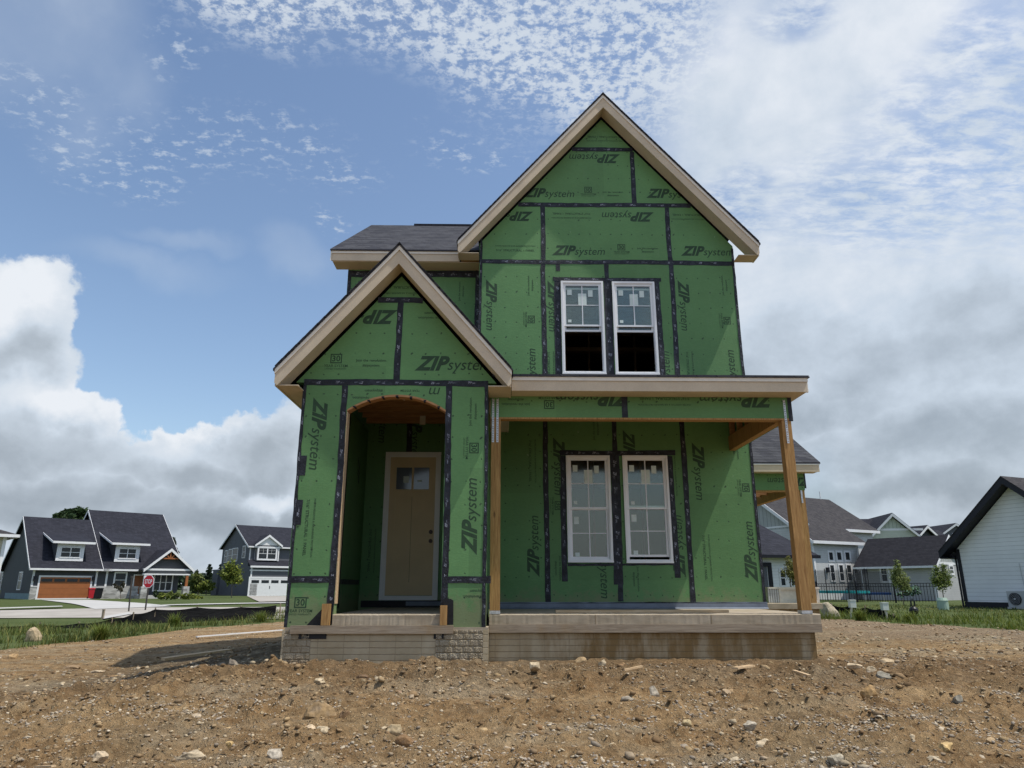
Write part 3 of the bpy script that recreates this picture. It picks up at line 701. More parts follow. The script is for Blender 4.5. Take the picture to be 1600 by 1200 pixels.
tape(1.07, 1.168, 1.6, 3.74, YM, 0); tape(2.97, 3.07, 1.66, 3.74, YM, 0)
tape(1.07, 3.12, 3.752, 3.84, YM, 2); tape(1.17, 3.0, 1.86, 1.90, YM, 2, False)
tape(MX0, MX0 + .05, 4.6, 8.05, YM, 2); tape(MX1 - .045, MX1 + .003, 1.25, 7.8, YM, 2)
tape(MX0, MX1, 1.24, 1.262, YM, 3, False)
# interior, side and rear walls
mb = MB(); mb.box(MX1 - .12, MX1, YM + .13, 22, 1.24, 7.75, 'sheathing'); mb.box(MX1, MX1 + .004, YM + .001, YM + .06, 1.24, 7.75, 'tape'); H(mb, 'right_wall')
mb = MB(); mb.box(MX0, MX0 + .12, YM + .13, 22, 1.24, 7.75, 'sheathing'); H(mb, 'left_wall')
mb = MB(); mb.box(MX0, MX1, 22, 22.12, 0.9, 7.75, 'sheathing'); mb.prism([(MX0, 7.75), (MX1, 7.75), (MXC, mgab(MXC))], 22, 22.12, 'sheathing'); H(mb, 'rear_wall')
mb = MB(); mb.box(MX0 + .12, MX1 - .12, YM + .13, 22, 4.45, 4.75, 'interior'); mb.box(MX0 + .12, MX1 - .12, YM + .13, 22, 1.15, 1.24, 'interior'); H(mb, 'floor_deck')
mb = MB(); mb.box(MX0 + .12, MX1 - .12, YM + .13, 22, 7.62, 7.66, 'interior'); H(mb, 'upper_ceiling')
mb = MB()
for i in range(9):
    X_ = MX0 + .3 + i * .55
    mb.box(X_, X_ + .04, 16.0, 16.14, 4.75, 7.6, 'interior_wood'); mb.box(X_, X_ + .04, 16.0, 16.14, 1.24, 4.45, 'interior_wood')
mb.box(MX0 + .12, MX1 - .12, 15.96, 16.16, 6.9, 7.0, 'interior_wood')
for i in range(7): mb.box(MX0 + .12, MX1 - .12, YM + .4 + i * .6, YM + .44 + i * .6, 7.45, 7.6, 'interior_wood')
H(mb, 'interior_framing')

# ---- double hung windows
def dh_window(x0, x1, z0, z1, raised, label, gap=0.0):
    w = .05
    mb = MB()
    mb.ring(x0, x1, z0, z1, w * .75, YM - .035, YM + .06, 'white_vinyl')
    mb.ring(x0 + w * .75, x1 - w * .75, z0 + w * .75, z1 - w * .75, .018, YM - .018, YM + .05, 'white_vinyl')
    mb.box(x0 - .004, x1 + .004, YM - .045, YM - .0355, z0 - .005, z0 + .022, 'white_vinyl')
    fr = mb.build('window', house); fr['label'] = label
    zc = (z0 + z1) / 2 + (.035 if raised else 0.0)
    a0, a1 = x0 + .056, x1 - .056; s = .032
    mb = MB(); mb.ring(a0, a1, zc - .02, z1 - .056, s, YM - .010, YM + .02, 'white_vinyl'); u = mb.build('upper_sash', fr)
    mb = MB(); xm = (a0 + a1) / 2; gz0, gz1 = zc + .012, z1 - .088; gm = gz0 + (gz1 - gz0) * (.5)
    mb.box(xm - .0085, xm + .0085, YM - .001, YM + .009, gz0, gz1, 'white_vinyl'); mb.box(a0 + s, a1 - s, YM + .000, YM + .008, gm - .006, gm + .006, 'white_vinyl')
    lz0, lz1 = (zc - .115, z1 - .12) if raised else (z0 + .056 + gap, zc + gap)
    if not raised:
        l2 = (lz0 + lz1) / 2
        mb.box(xm - .0085, xm + .0085, YM + .030, YM + .039, lz0 + s, lz1 - s, 'white_vinyl'); mb.box(a0 + s, a1 - s, YM + .032, YM + .038, l2 - .006, l2 + .006, 'white_vinyl')
    mb.build('muntin', fr)
    mb = MB(); mb.ring(a0, a1, lz0, lz1, s * 1.15, YM + .022, YM + .05, 'white_vinyl'); mb.build('lower_sash', fr)
    mb = MB(); mb.box(a0 + s, a1 - s, YM + .003, YM + .006, gz0, gz1, 'glass'); mb.box(a0 + s, a1 - s, YM + .0345, YM + .0365, lz0 + s, lz1 - s, 'glass'); mb.build('glass', fr)
    H_ = gz1 - gz0
    for (fx, fz, fw, fh) in [(.05, .76, .14, .14), (.68, .72, .14, .17), (.38, .50, .25, .30), (.06, .06, .10, .07)]:
        wx = (a1 - a0 - 2 * s)
        mb = MB(); mb.box(a0 + s + fx * wx, a0 + s + (fx + fw) * wx, YM + .0015, YM + .003, gz0 + fz * H_, gz0 + (fz + fh) * H_, 'sticker'); mb.build('sticker', fr)
    if not raised:
        for (fx, fz, fw, fh) in [(.06, .72, .14, .15), (.08, .05, .12, .08)]:
            mb = MB(); mb.box(a0 + s + fx * wx, a0 + s + (fx + fw) * wx, YM + .033, YM + .0343, lz0 + fz * H_, lz0 + (fz + fh) * H_, 'sticker'); mb.build('sticker', fr)
    return fr
dh_window(*WU[0], True, 'upper white double hung window beside the lit sheathing with its lower sash raised')
dh_window(*WU[1], True, 'upper white double hung window on the side of the house corner')
dh_window(*WL[0], False, 'lower white double hung window nearer the entry, gridded in both sashes')
dh_window(*WL[1], False, 'lower white double hung window nearer the porch post, its sash open a crack', .045)

# ---- gabled roof with rake boards, trim and soffits
def gable_roof(xc, za, slope, run, yf, yb, ywall, wallhalf, nm, yb_right=None, ret=None):
    for sg in (-1, 1):
        yb_ = yb_right if (sg > 0 and yb_right) else yb
        P = lambda d, o: (xc + sg * d, za - slope * d - o)
        mb = MB(); mb.prism([P(0, -.035), P(run + .02, -.035), P(run + .02, -.004), P(0, -.004)], yf - .03, ret or yb_, 'shingle_main')
        if ret: mb.prism([P(0, -.035), P(wallhalf + .03, -.035), P(wallhalf + .03, .05), P(0, .05)], ret, yb_, 'shingle_main'); yb_ = ret
        H(mb, 'roof_slope')
        # ragged shingle butts along the rake
        mb = MB(); n = int(run * 1.53 / .135)
        for i in range(n):
            d0 = i * run / n; d1 = d0 + run / n * .96
            mb.prism([P(d0, -.050), P(d1, -.044), P(d1, -.036), P(d0, -.036)], yf - .045, yf + .35, 'shingle_main')
        H(mb, 'shingle_edge')
        mb = MB(); mb.prism([P(0, -.003), P(run, -.003), P(run, .062), P(0, .062)], yf - .018, yf + .03, 'trim_light'); H(mb, 'drip_trim')
        db = .225 / slope
        mb = MB(); mb.prism([P(0, .063), P(run - .004, .063), (xc + sg * (run - .004), za - slope * run - .19), (xc + sg * (run - .05), za - slope * run - .235), (xc + sg * (run - .09), za - slope * run - .235 + .0), P(run - .20, .27), P(0, .27)] if False else
                         [P(0, .063), P(run - .004, .063), (xc + sg * (run - .004), za - slope * run - .185), (xc + sg * (run - .045), za - slope * run - .222), P(run - .045, .274), P(0, .274)], yf, yf + .03, 'trim_tan'); H(mb, 'rake_board')
        mb = MB(); mb.prism([P(0, .245), P(run - .05, .245), P(run - .05, .258), P(0, .258)], yf + .031, ywall - .001, 'trim_tan')
        ze = za - slope * run
        x0, x1 = sorted((xc + sg * (wallhalf + .001), xc + sg * (run - .03)))
        mb.box(x0, x1, yf + .031, yb_, ze - .215, ze - .203, 'trim_tan'); H(mb, 'soffit')
        x0, x1 = sorted((xc + sg * (run - .03), xc + sg * (run - .005)))
        mb = MB(); mb.box(x0, x1, yf + .031, yb_, ze - .222, ze - .02, 'trim_tan'); H(mb, 'fascia')
gable_roof(MXC, MA, S, 2.84, 12.08, 22.3, YM, (MX1 - MX0) / 2, 'main', ret=12.42)

# ---- wing behind the entry
wx0, wx1 = -3.02, MX0
mb = MB(); mb.box(wx0, MX0 - .002, YW, YW + .12, 1.0, 7.68, 'sheathing')
WP = clipbox(wx0, wx1, 1.2, 7.4)
def ww(x, y): a = at(x, y, YW); return a[0], a[2]
c = ww(566, 444); logo(mb, c[0], c[1], -90, YW - .001, WP); c = ww(720, 455); join_rev(mb, c[0], c[1], 90, YW - .001, WP)
c = ww(700, 540); logo(mb, c[0], c[1], 90, YW - .001, WP); c = ww(600, 650); logo(mb, c[0], c[1] , -90, YW - .001, WP); c = ww(580, 860); struct(mb, c[0], c[1], -90, YW - .001, WP)
c = ww(650, 680); logo(mb, c[0], c[1], -90, YW - .001, WP)
H(mb, 'wing_wall')
mb = MB(); mb.box(wx0, wx0 + .12, YW + .12, 19.8, 1.0, 7.68, 'sheathing'); mb.prismx([(YW + .12, 7.68), (19.8, 7.68), (16.4, 10.1)], wx0, wx0 + .12, 'sheathing'); H(mb, 'wing_side_wall')
tape(wx0, wx0 + .06, 5.5, 7.45, YW, 2); tape(wx0, MX0, 7.42, 7.56, YW, 1); tape(MX0 - .09, MX0 - .003, 1.2, 7.6, YW, 2); tape(-1.72, -1.62, 3.9, 7.42, YW, 0)
mb = MB()
rz = lambda y, o=0: 7.83 + .68 * (y - 12.6) - o
mb.prismx([(12.58, rz(12.58)), (16.4, rz(16.4)), (16.4, rz(16.4, .035)), (12.58, rz(12.58, .035))], -3.30, MX0 + 1.6, 'shingle_main')
mb.prismx([(16.4, rz(16.4)), (20.2, rz(12.6)), (20.2, rz(12.6, .035)), (16.4, rz(16.4, .035))], -3.30, MX0 + 1.6, 'shingle_main'); H(mb, 'wing_roof')
mb = MB(); mb.box(-2.2, MX0 + 1.0, 16.3, 16.5, rz(16.4) - .08, rz(16.4) - .005, 'shingle_black'); H(mb, 'ridge_cap')
mb = MB(); mb.box(-3.27, -.79, 12.61, 12.635, 7.585, 7.735, 'trim_tan'); mb.box(-3.27, -.79, 12.595, 12.63, 7.737, 7.79, 'trim_light'); H(mb, 'fascia')
mb = MB(); mb.box(-3.25, MX0 - .002, 12.637, YW - .001, 7.575, 7.587, 'trim_tan'); H(mb, 'soffit')
mb = MB(); mb.prismx([(12.60, 7.583), (12.60, 7.79), (16.4, rz(16.4, .04)), (16.4, rz(16.4, .24))], -3.29, -3.272, 'trim_light'); H(mb, 'rake_board')
mb = MB(); mb.box(-.76, -.42, 12.45, 12.99, 7.60, 7.68, 'wood'); H(mb, 'lookout_block')

# ---- entry block with the arched opening
EX0, EX1 = -2.765, -.165; EC = -1.46; OX0, OX1 = -2.135, -.755; SPR, RISE = 3.895, .22; EB = 1.01
mb = MB()
mb.box(EX0, OX0, YE, YE + .14, EB, 4.29, 'sheathing'); mb.box(OX1, EX1, YE, YE + .14, EB, 4.29, 'sheathing')
def arch(x):
    hw_ = (OX1 - OX0) / 2; R_ = (hw_ ** 2 + RISE ** 2) / (2 * RISE); d = x - (OX0 + OX1) / 2
    return SPR + RISE - R_ + sqrt(max(R_ * R_ - d * d, 0))
N = 28; xs = [OX0 + (OX1 - OX0) * i / N for i in range(N + 1)]
V = []; Fs = []
for x_ in xs: V += [(x_, YE, arch(x_)), (x_, YE, 4.29), (x_, YE + .14, arch(x_)), (x_, YE + .14, 4.29)]
for i in range(N):
    a = 4 * i; b = a + 4; Fs += [(a, b, b + 1, a + 1), (a + 2, a + 3, b + 3, b + 2), (a, a + 2, b + 2, b)]
mb.add(V, Fs, 'sheathing')
ye = YE - .0012
for (x, y, r, pl_) in [(496, 677, -90, clipbox(EX0, OX0, 1.0, 4.25)), (735, 806, 90, clipbox(OX1, EX1, 1.0, 4.25))]:
    c = ew(x, y); logo(mb, c[0], c[1], r, ye, pl_)
c = ew(482, 824); struct(mb, c[0], c[1], -90, ye, k=1.0)
c = ew(469, 948); p30(mb, c[0], c[1], 0, ye, k=1.05); c = ew(735, 700); p30(mb, c[0], c[1], -90, ye)
c = ew(738, 643); join_rev(mb, c[0], c[1], 90, ye); c = ew(748, 929); join_rev(mb, c[0], c[1], 180, ye, clipbox(OX1, EX1 - .04, 1, 4.2))
c = ew(584, 611); put_text(mb, [('#zipsystem', .015, 0, 0, -.02, None, .055)], c[0], c[1], 180, ye, 'ink')
c = ew(563, 622); put_text(mb, [('revolution.', .015, 0, 0, -.02, None, .055)], c[0], c[1], 180, ye, 'ink')
c = ew(641, 611); put_text(mb, [('YEAR SYSTEM', .01, 0, 0, -.02, None, .045)], c[0], c[1], 180, ye, 'ink')
c = ew(679, 612); put_text(mb, [('m', 0, .25, 0, -.06, None, .22)], c[0], c[1], 180, ye, 'ink', clipbox(-1.4, -.77, 4, 4.25))
H(mb, 'entry_front_wall')
EA = at(625, 384.5, 9.38)[2] - .0
def egab(x, off=.33): return EA - 1.16 * abs(x - EC) - off
mb = MB()
eh = (EA - .33 - 4.29) / 1.16
mb.prism([(EC - eh, 4.29), (EC + eh, 4.29), (EC, EA - .33)], YE + .001, YE + .14, 'sheathing')
EG = [(0, 1, -4.30), (-1.16, -1, EA - .33 + 1.16 * EC), (1.16, -1, EA - .33 - 1.16 * EC)]
yg = YE - .0005
c = ew(708, 569); logo(mb, c[0], c[1], 0, yg, EG, 1.1); c = ew(562, 494); logo(mb, c[0], c[1], 180, yg, EG, 1.1)
c = ew(525, 566); p30(mb, c[0], c[1], 0, yg, EG, 1.1); c = ew(580, 566); join_rev(mb, c[0], c[1], 0, yg, EG, 1.05)
c = ew(676, 494); join_rev(mb, c[0], c[1], 180, yg, EG, 1.05); c = ew(628, 452); struct(mb, c[0], c[1], 180, yg, EG)
H(mb, 'entry_gable_wall')
t_ = .043
tape(EX0, EX1, 4.29 - t_, 4.29 + t_, YE, 1); zz = ew(627, 469)[1]; hh = (EA - .33 - zz) / 1.16; tape(EC - hh, EC + hh, zz - t_, zz + t_, YE, 1)
tape(EC - t_, EC + t_, 4.29 + t_, zz - t_, YE, 0)
tape(EX0, EX0 + .045, EB, 4.247, YE, 2); tape(EX1 - .045, EX1 + .003, EB, 4.247, YE, 2)
tape(OX0 - .088, OX0 - .003, 1.05, 4.247, YE, 0); tape(OX1 + .003, OX1 + .088, 1.05, 4.247, YE, 0)
zb = ew(480, 906)[1]; tape(EX0, OX0 - .02, zb - t_, zb + t_, YE, 3); tape(OX1 + .02, EX1 + .06, zb - t_, zb + t_, YE, 3)
for (x0, y0, x1, y1) in [(464, 712, 474, 743), (458, 781, 469, 820)]:
    a = ew(x0, y0); b = ew(x1, y1); tape(EX0 + .03, EX0 + .115, b[1], a[1], YE, 3)
# membrane flaps at the sill ends
mb = MB(); a = ew(480, 975); b = ew(504, 947)
mb.prism([(OX0 - .34, 1.03), (OX0 - .02, 1.03), (OX0 - .02, 1.36), (OX0 - .12, 1.27)], YE - .012, YE - .0095, 'membrane')
mb.prism([(OX1 + .03, 1.04), (OX1 + .17, 1.04), (OX1 + .165, 1.34), (OX1 + .13, 1.36), (OX1 + .03, 1.36)], YE - .012, YE - .0095, 'membrane'); H(mb, 'membrane_flap')
# wooden edge of the arch and jambs
mb = MB(); V = []; Fs = []
for x_ in xs: V += [(x_, YE - .006, arch(x_) - .028), (x_, YE - .006, arch(x_) + .001), (x_, YE + .15, arch(x_) - .028), (x_, YE + .15, arch(x_) + .001)]
for i in range(N):
    a = 4 * i; b = a + 4; Fs += [(a, b, b + 1, a + 1), (a + 2, a + 3, b + 3, b + 2), (a, a + 2, b + 2, b), (a + 1, b + 1, b + 3, a + 3)]
mb.add(V, Fs, 'ceiling_wood')
for i in range(2, N - 1, 4):
    x_ = xs[i]; mb.box(x_ - .02, x_ + .018, YE - .008, YE + .10, arch(x_) - .03, arch(x_) - .008, 'black_trim')
H(mb, 'arch_trim')
mb = MB(); mb.box(OX0, OX0 + .012, YE - .003, YE + .15, 1.3, SPR - .03, 'lumber'); H(mb, 'jamb_board')
# recess behind the arch
mb = MB(); mb.box(-2.62, -2.44, YE + .14, YW - .001, 1.0, 4.29, 'sheathing'); mb.box(-2.66, OX0, YE + .14, YE + .16, 1.0, 4.29, 'sheathing')
c = (0, 0); put_text(mb, [('ZIP', .035, .35, -.5, -.08, .47, .265)], 12.3, 3.2, -90, -2.4392, 'ink', axis='x')
mb.box(-2.44, -2.436, 11.3, 11.39, 1.2, 4.25, 'tape'); mb.box(-2.44, -2.437, YE + .3, YW - .1, 1.55, 1.63, 'tape'); H(mb, 'recess_side_wall')
mb = MB(); mb.box(-.44, -.20, YE + .14, YM - .001, 1.0, 4.29, 'sheathing'); H(mb, 'recess_side_wall')
mb = MB(); mb.box(EX0, -2.63, YE + .14, YW, EB, 4.29, 'sheathing'); H(mb, 'entry_side_wall')
mb = MB(); mb.box(-.195, EX1, YE + .14, YM, EB, 4.29, 'sheathing'); H(mb, 'entry_side_wall')
mb = MB()
for i in range(8):
    yy = YE + .32 + i * .39; mb.box(-2.44, -.44, yy, yy + .04, 4.42 - (.02 if i == 7 else 0), 4.56, 'ceiling_wood')
mb.box(-2.44, -.44, YE + .3, YW - .003, 4.56, 4.575, 'ceiling_wood'); mb.box(-2.44, -.44, YE + .15, YE + .19, 4.13, 4.50, 'ceiling_wood')
H(mb, 'ceiling_joists')
mb = MB(); mb.add([(-1.47, YE + .27, 4.14), (-1.37, YE + .265, 4.10), (-1.34, YE + .262, 4.20), (-1.44, YE + .268, 4.235)], [(0, 1, 2, 3)], 'paper'); H(mb, 'tag_paper'); mb = MB()
mb.box(-1.40, -1.30, 12.2, 12.203, 4.25, 4.41, 'paper'); H(mb, 'tag_paper')
gable_roof(EC, EA, 1.16, 1.625, 9.38, 12.97, YE, (EX1 - EX0) / 2, 'entry', yb_right=12.39)

# ---- front door
dr = MB(); dx0, dx1, dz0, dz1 = -2.09, -1.07, 1.29, 3.905
dr.ring(dx0, dx1, dz0, dz1, .075, YW - .035, YW - .001, 'jamb'); dr.ring(dx0 + .075, dx1 - .075, dz0 + .03, dz1 - .075, .02, YW - .022, YW - .001, 'jamb')
dr.box(dx0 + .075, dx1 - .075, YW - .033, YW - .001, dz0 + .0, dz0 + .03, 'jamb') if False else None
door = H(dr, 'front_door', 'tan craftsman front door with two small panes in a pale frame')
mb = MB(); a0, a1 = dx0 + .096, dx1 - .096; b0, b1 = dz0 + .08, dz1 - .096; xm = (a0 + a1) / 2
gz0_, gz1_ = dz0 + 1.93, dz0 + 2.33
mb.box(a0, a0 + .115, YW - .020, YW - .002, b0, b1, 'door_tan'); mb.box(a1 - .115, a1, YW - .020, YW - .002, b0, b1, 'door_tan')
mb.box(a0 + .115, a1 - .115, YW - .020, YW - .002, gz1_, b1, 'door_tan'); mb.box(a0 + .115, a1 - .115, YW - .020, YW - .002, gz0_ - .13, gz0_, 'door_tan')
mb.box(xm - .018, xm + .018, YW - .020, YW - .002, gz0_, gz1_, 'door_tan'); mb.box(a0 + .115, a1 - .115, YW - .020, YW - .002, b0, b0 + .22, 'door_tan')
mb.box(a0 + .115, xm - .05, YW - .013, YW - .002, b0 + .22, gz0_ - .13, 'door_tan'); mb.box(xm + .05, a1 - .115, YW - .013, YW - .002, b0 + .22, gz0_ - .13, 'door_tan'); mb.box(xm - .05, xm + .05, YW - .020, YW - .002, b0 + .22, gz0_ - .13, 'door_tan')
mb.box(xm - .003, xm + .003, YW - .0215, YW - .0201, b0 + .22, gz0_ - .14, 'door_line')
mb.box(a0 + .10, a1 - .10, YW - .034, YW - .0201, gz0_ - .03, gz0_ - .005, 'door_tan')
mb.build('door_leaf', door)
for q0, q1 in ((a0 + .117, xm - .02), (xm + .02, a1 - .117)):
    mb = MB(); mb.box(q0, q1, YW - .012, YW - .006, gz0_ + .002, gz1_ - .002, 'door_glass'); mb.build('door_pane', door)
mb = MB(); mb.box(xm - .17, xm - .07, YW - .0145, YW - .0125, gz0_ + .12, gz0_ + .24, 'sticker'); mb.build('sticker', door); mb = MB(); mb.box(xm + .09, xm + .17, YW - .0145, YW - .0125, gz0_ + .14, gz0_ + .17, 'sticker'); mb.build('sticker', door)
mb = MB()
for zz_ in (dz0 + 1.17, dz0 + 1.01): mb.tube((a1 - .055, YW - .07, zz_), (a1 - .055, YW - .02, zz_), .028, 'knob', n=14); mb.tube((a1 - .055, YW - .024, zz_), (a1 - .055, YW - .0205, zz_), .036, 'knob', n=14)
mb.build('door_knob', door)
mb = MB(); mb.box(-2.4, -.75, YW - .008, YW - .0008, 1.17, 1.285, 'membrane'); mb.box(-1.62, -.9, YW - .011, YW - .0082, 1.20, 1.27, 'flash_grey'); H(mb, 'sill_flashing')

# ---- entry slab, form boards, foundations
def rough_box(mb, x0, x1, y0, y1, z0, z1, m, amp=.006, n=60, seed=1):
    """a slab whose top front edge wavers a little"""
    V = []; Fs = []; rr = random.Random(seed)
    for i in range(n + 1):
        x_ = x0 + (x1 - x0) * i / n; w_ = amp * (rr.random() - .5)
        V += [(x_, y0 + w_, z0), (x_, y0 + w_ * .6, z1 - .012 + w_ * .6), (x_, y0 + .014, z1 + w_ * .5), (x_, y1, z1), (x_, y1, z0)]
    for i in range(n):
        a = 5 * i; b = a + 5; Fs += [(a, b, b + 1, a + 1), (a + 1, b + 1, b + 2, a + 2), (a + 2, b + 2, b + 3, a + 3), (a + 3, b + 3, b + 4, a + 4), (a + 4, b + 4, b, a)]
    Fs += [(0, 1, 2, 3, 4), tuple(5 * n + q for q in (4, 3, 2, 1, 0))]
    mb.add(V, Fs, m); return mb
mb = rough_box(MB(), -2.14, -.75, YE - .03, YW - .001, 1.035, 1.17, 'slab_edge', seed=3); H(mb, 'entry_slab')
mb = MB(); mb.box(-2.66, -.58, YE - .075, YE - .035, .935, 1.034, 'form_board'); H(mb, 'form_board')
for i, (a, b) in enumerate(((-2.275, -2.165), (-.755, -.665))):
    mb = MB(); mb.box(a, b, YE - .074, YE - .034, 1.036, 1.30 - .02 * i, 'wood'); mb.box(a - .02, b + .04, YE - .072, YE - .032, .80, .87, 'membrane') if False else None; H(mb, 'form_stake')
mb = MB(); mb.box(-2.56, -2.20, YE - .040, YE - .033, .87, .93, 'membrane'); mb.box(-.83, -.68, YE - .040, YE - .033, .87, .93, 'membrane'); H(mb, 'shim_block')
mb = MB(); F0 = YE - .03
mb.box(-2.40, -.80, F0, YW, .1, 1.0, 'foundation')
H(mb, 'foundation')
def roughwall(x0, x1, z0, z1, y, m, nx, nz, amp, seed, name='stone_liner_panel'):
    rs = np.random.RandomState(seed); V = []; Fs = []
    for k in range(nz + 1):
        for i in range(nx + 1):
            x_ = x0 + (x1 - x0) * i / nx; z_ = z0 + (z1 - z0) * k / nz
            row = int(floor(z_ / .078)); bxx = (x_ + .065 * (row % 2)) / .13
            fx = abs(bxx - floor(bxx) - .5) * 2; fz = abs(z_ / .078 - row - .5) * 2
            e = (1 - max(0, fx - .75) * 4) * (1 - max(0, fz - .7) * 3.3)
            V.append((x_, y - amp * max(0, e) * (.5 + rs.rand() * .7), z_))
    for k in range(nz):
        for i in range(nx):
            a = k * (nx + 1) + i; Fs.append((a, a + 1, a + nx + 2, a + nx + 1))
    b = len(V); V += [(x0, y + .2, z0), (x1, y + .2, z0), (x1, y + .2, z1), (x0, y + .2, z1)]
    Fs.append((b + 3, b + 2, b + 1, b)); t0 = nz * (nx + 1)
    Fs.append(tuple([t0 + i for i in range(nx + 1)] + [b + 2, b + 3]))
    Fs.append(tuple([i * (nx + 1) + nx for i in range(nz + 1)][::-1] + [b + 1, b + 2][::1]) if False else (nx, b + 1, b + 2, t0 + nx)); Fs.append((b, 0, t0, b + 3))
    mb = MB(); mb.add(V, Fs, m); return H(mb, name)
roughwall(-2.74, -2.401, .1, .97, F0 - .001, 'stone_liner', 70, 170, .010, 3)
roughwall(-.799, -.20, .1, .975, F0 - .001, 'stone_liner', 110, 170, .013, 5)
mb = MB(); mb.box(-.199, -.13, F0 - .012, YP + .3, .1, .975, 'foundation'); mb.box(-2.765, -2.741, F0 - .01, YW, .1, .98, 'foundation'); mb.box(-2.74, -.131, F0 + .002, YW, .971, 1.008, 'slab_edge'); H(mb, 'corner_post')

# ---- front porch
mb = rough_box(MB(), -.125, 4.345, YP, YM + .05, 1.03, 1.16, 'slab_edge', n=120, seed=8)
for jx in (1.30, 2.86): mb.box(jx - .003, jx + .003, YP - .004, YP + .01, 1.035, 1.15, 'door_line')
H(mb, 'porch_slab')
mb = MB(); mb.box(-.125, 4.34, YP - .015, YP + .02, .925, 1.029, 'form_board'); mb.box(4.30, 4.338, YP + .021, YM, .925, 1.029, 'form_board'); H(mb, 'form_board')
mb = MB(); mb.box(-.125, 4.262, YP + .05, YM, .1, .92, 'foundation'); H(mb, 'porch_foundation')
mb = MB(); mb.prismx([(YM - .002, 1.162), (YM - .055, 1.163), (YM - .010, 1.185), (YM - .008, 1.27), (YM - .002, 1.27)], MX0 + .24, MX1 + .02, 'flash_grey'); H(mb, 'base_flashing')
posts = [(-.12, .018), (4.10, 4.238)]
for i, (a, b) in enumerate(posts):
    mb = MB(); mb.box(a, b, YP + .005, YP + .143, 1.205, 3.84, 'wood'); po = H(mb, 'porch_post', ['timber porch post standing against the entry block', 'timber porch post at the free corner of the porch slab'][i])
    mb = MB(); mb.box(a - .004, b + .004, YP + .002, YP + .146, 1.162, 1.203, 'galv'); mb.build('post_base', po)
    mb = MB()
    sx = ((a + .01, a + .042), (a + .075, a + .105)) if i == 0 else ((a + .045, a + .078),)
    for s0, s1 in sx:
        z_ = 3.50
        while z_ < 4.13:
            mb.box(s0, s1, YP - .006, YP - .003, z_, z_ + .022, 'galv'); mb.box(s0, s0 + .008, YP - .006, YP - .003, z_ + .022, z_ + .034, 'galv'); mb.box(s1 - .008, s1, YP - .006, YP - .003, z_ + .022, z_ + .034, 'galv'); z_ += .034
    mb.build('metal_strap', po)
bx0, bx1 = -.13, 4.21
mb = MB(); mb.box(bx0, bx1, YP, YP + .012, 3.868, 4.30, 'sheathing')
BP = clipbox(bx0, bx1, 3.87, 4.20)
for (x, y, r) in [(928, 622, 180), (1152, 624, 180)]:
    a = at(x, y, YP); logo(mb, a[0], a[2], r, YP - .001, BP, 1.12)
a = at(858, 627, YP); p30(mb, a[0], a[2], 180, YP - .001, BP); a = at(806, 629, YP); join_rev(mb, a[0], a[2], 180, YP - .001, BP); a = at(1038, 626, YP); struct(mb, a[0], a[2], 180, YP - .001, BP)
H(mb, 'beam_sheathing')
mb = MB(); mb.box(bx0, bx1, YP + .013, YP + .14, 3.842, 4.28, 'wood') ; mb.box(bx0, bx1, YP - .002, YP + .012, 3.842, 3.867, 'wood'); H(mb, 'porch_beam')
a = at(976, 630, YP)[0]; tape(a - .045, a + .045, 3.87, 4.18, YP, 0)
mb = MB(); mb.box(bx1 + .001, bx1 + .06, YP - .001, YP + .02, 3.83, 4.25, 'tape'); H(mb, 'corner_tape')
mb = MB(); mb.box(4.09, 4.145, YP + .141, YM - .001, 3.842, 4.10, 'wood'); mb.box(4.148, 4.20, YP + .141, YM - .001, 3.845, 4.10, 'wood'); H(mb, 'side_beam')
mb = MB(); mb.box(4.21, 4.225, YP + .02, YM - .001, 3.85, 4.36, 'sheathing'); mb.prismx([(YP + .02, 4.36), (YM - .001, 4.36), (YM - .001, 4.90)], 4.21, 4.225, 'sheathing'); H(mb, 'side_sheathing')
mb = MB()
for i in range(6): yy = YP + .3 + i * .4; mb.box(4.10, 4.19, yy, yy + .04, 4.101, 4.38 + (yy - YP) * .2, 'ceiling_wood')
for i in range(11): xx = .1 + i * .4; mb.prismx([(YP + .15, 4.30), (YM - .001, 4.55), (YM - .001, 4.80), (YP + .15, 4.40)], xx, xx + .04, 'ceiling_wood')
H(mb, 'porch_framing')
mb = MB(); mb.prismx([(9.66, 4.385), (YM - .001, 5.0), (YM - .001, 5.04), (9.66, 4.42)], -.10, 4.42, 'shingle_main')
rr = random.Random(4); xx = .16
while xx < 4.40:
    w_ = .12 + rr.random() * .2; mb.box(xx, min(xx + w_ - .004, 4.425), 9.645, 9.80, 4.384, 4.392 + rr.random() * .01, 'shingle_main'); xx += w_
H(mb, 'porch_roof')
mb = MB(); mb.box(.17, 4.385, 9.68, 9.705, 4.18, 4.325, 'trim_tan'); H(mb, 'fascia')
mb = MB(); mb.box(.17, 4.40, 9.665, 9.70, 4.328, 4.382, 'trim_light'); mb.box(4.386, 4.40, 9.68, 9.72, 4.18, 4.326, 'trim_light'); H(mb, 'drip_trim')
mb = MB(); mb.box(.17, 4.38, 9.706, YP - .001, 4.182, 4.194, 'trim_tan'); mb.box(4.226, 4.38, YP, YM, 4.182, 4.194, 'trim_tan'); H(mb, 'soffit')
mb = MB(); mb.prismx([(9.71, 4.182), (9.71, 4.38), (YM, 5.0), (YM, 4.80)], 4.386, 4.402, 'trim_light'); H(mb, 'rake_board')
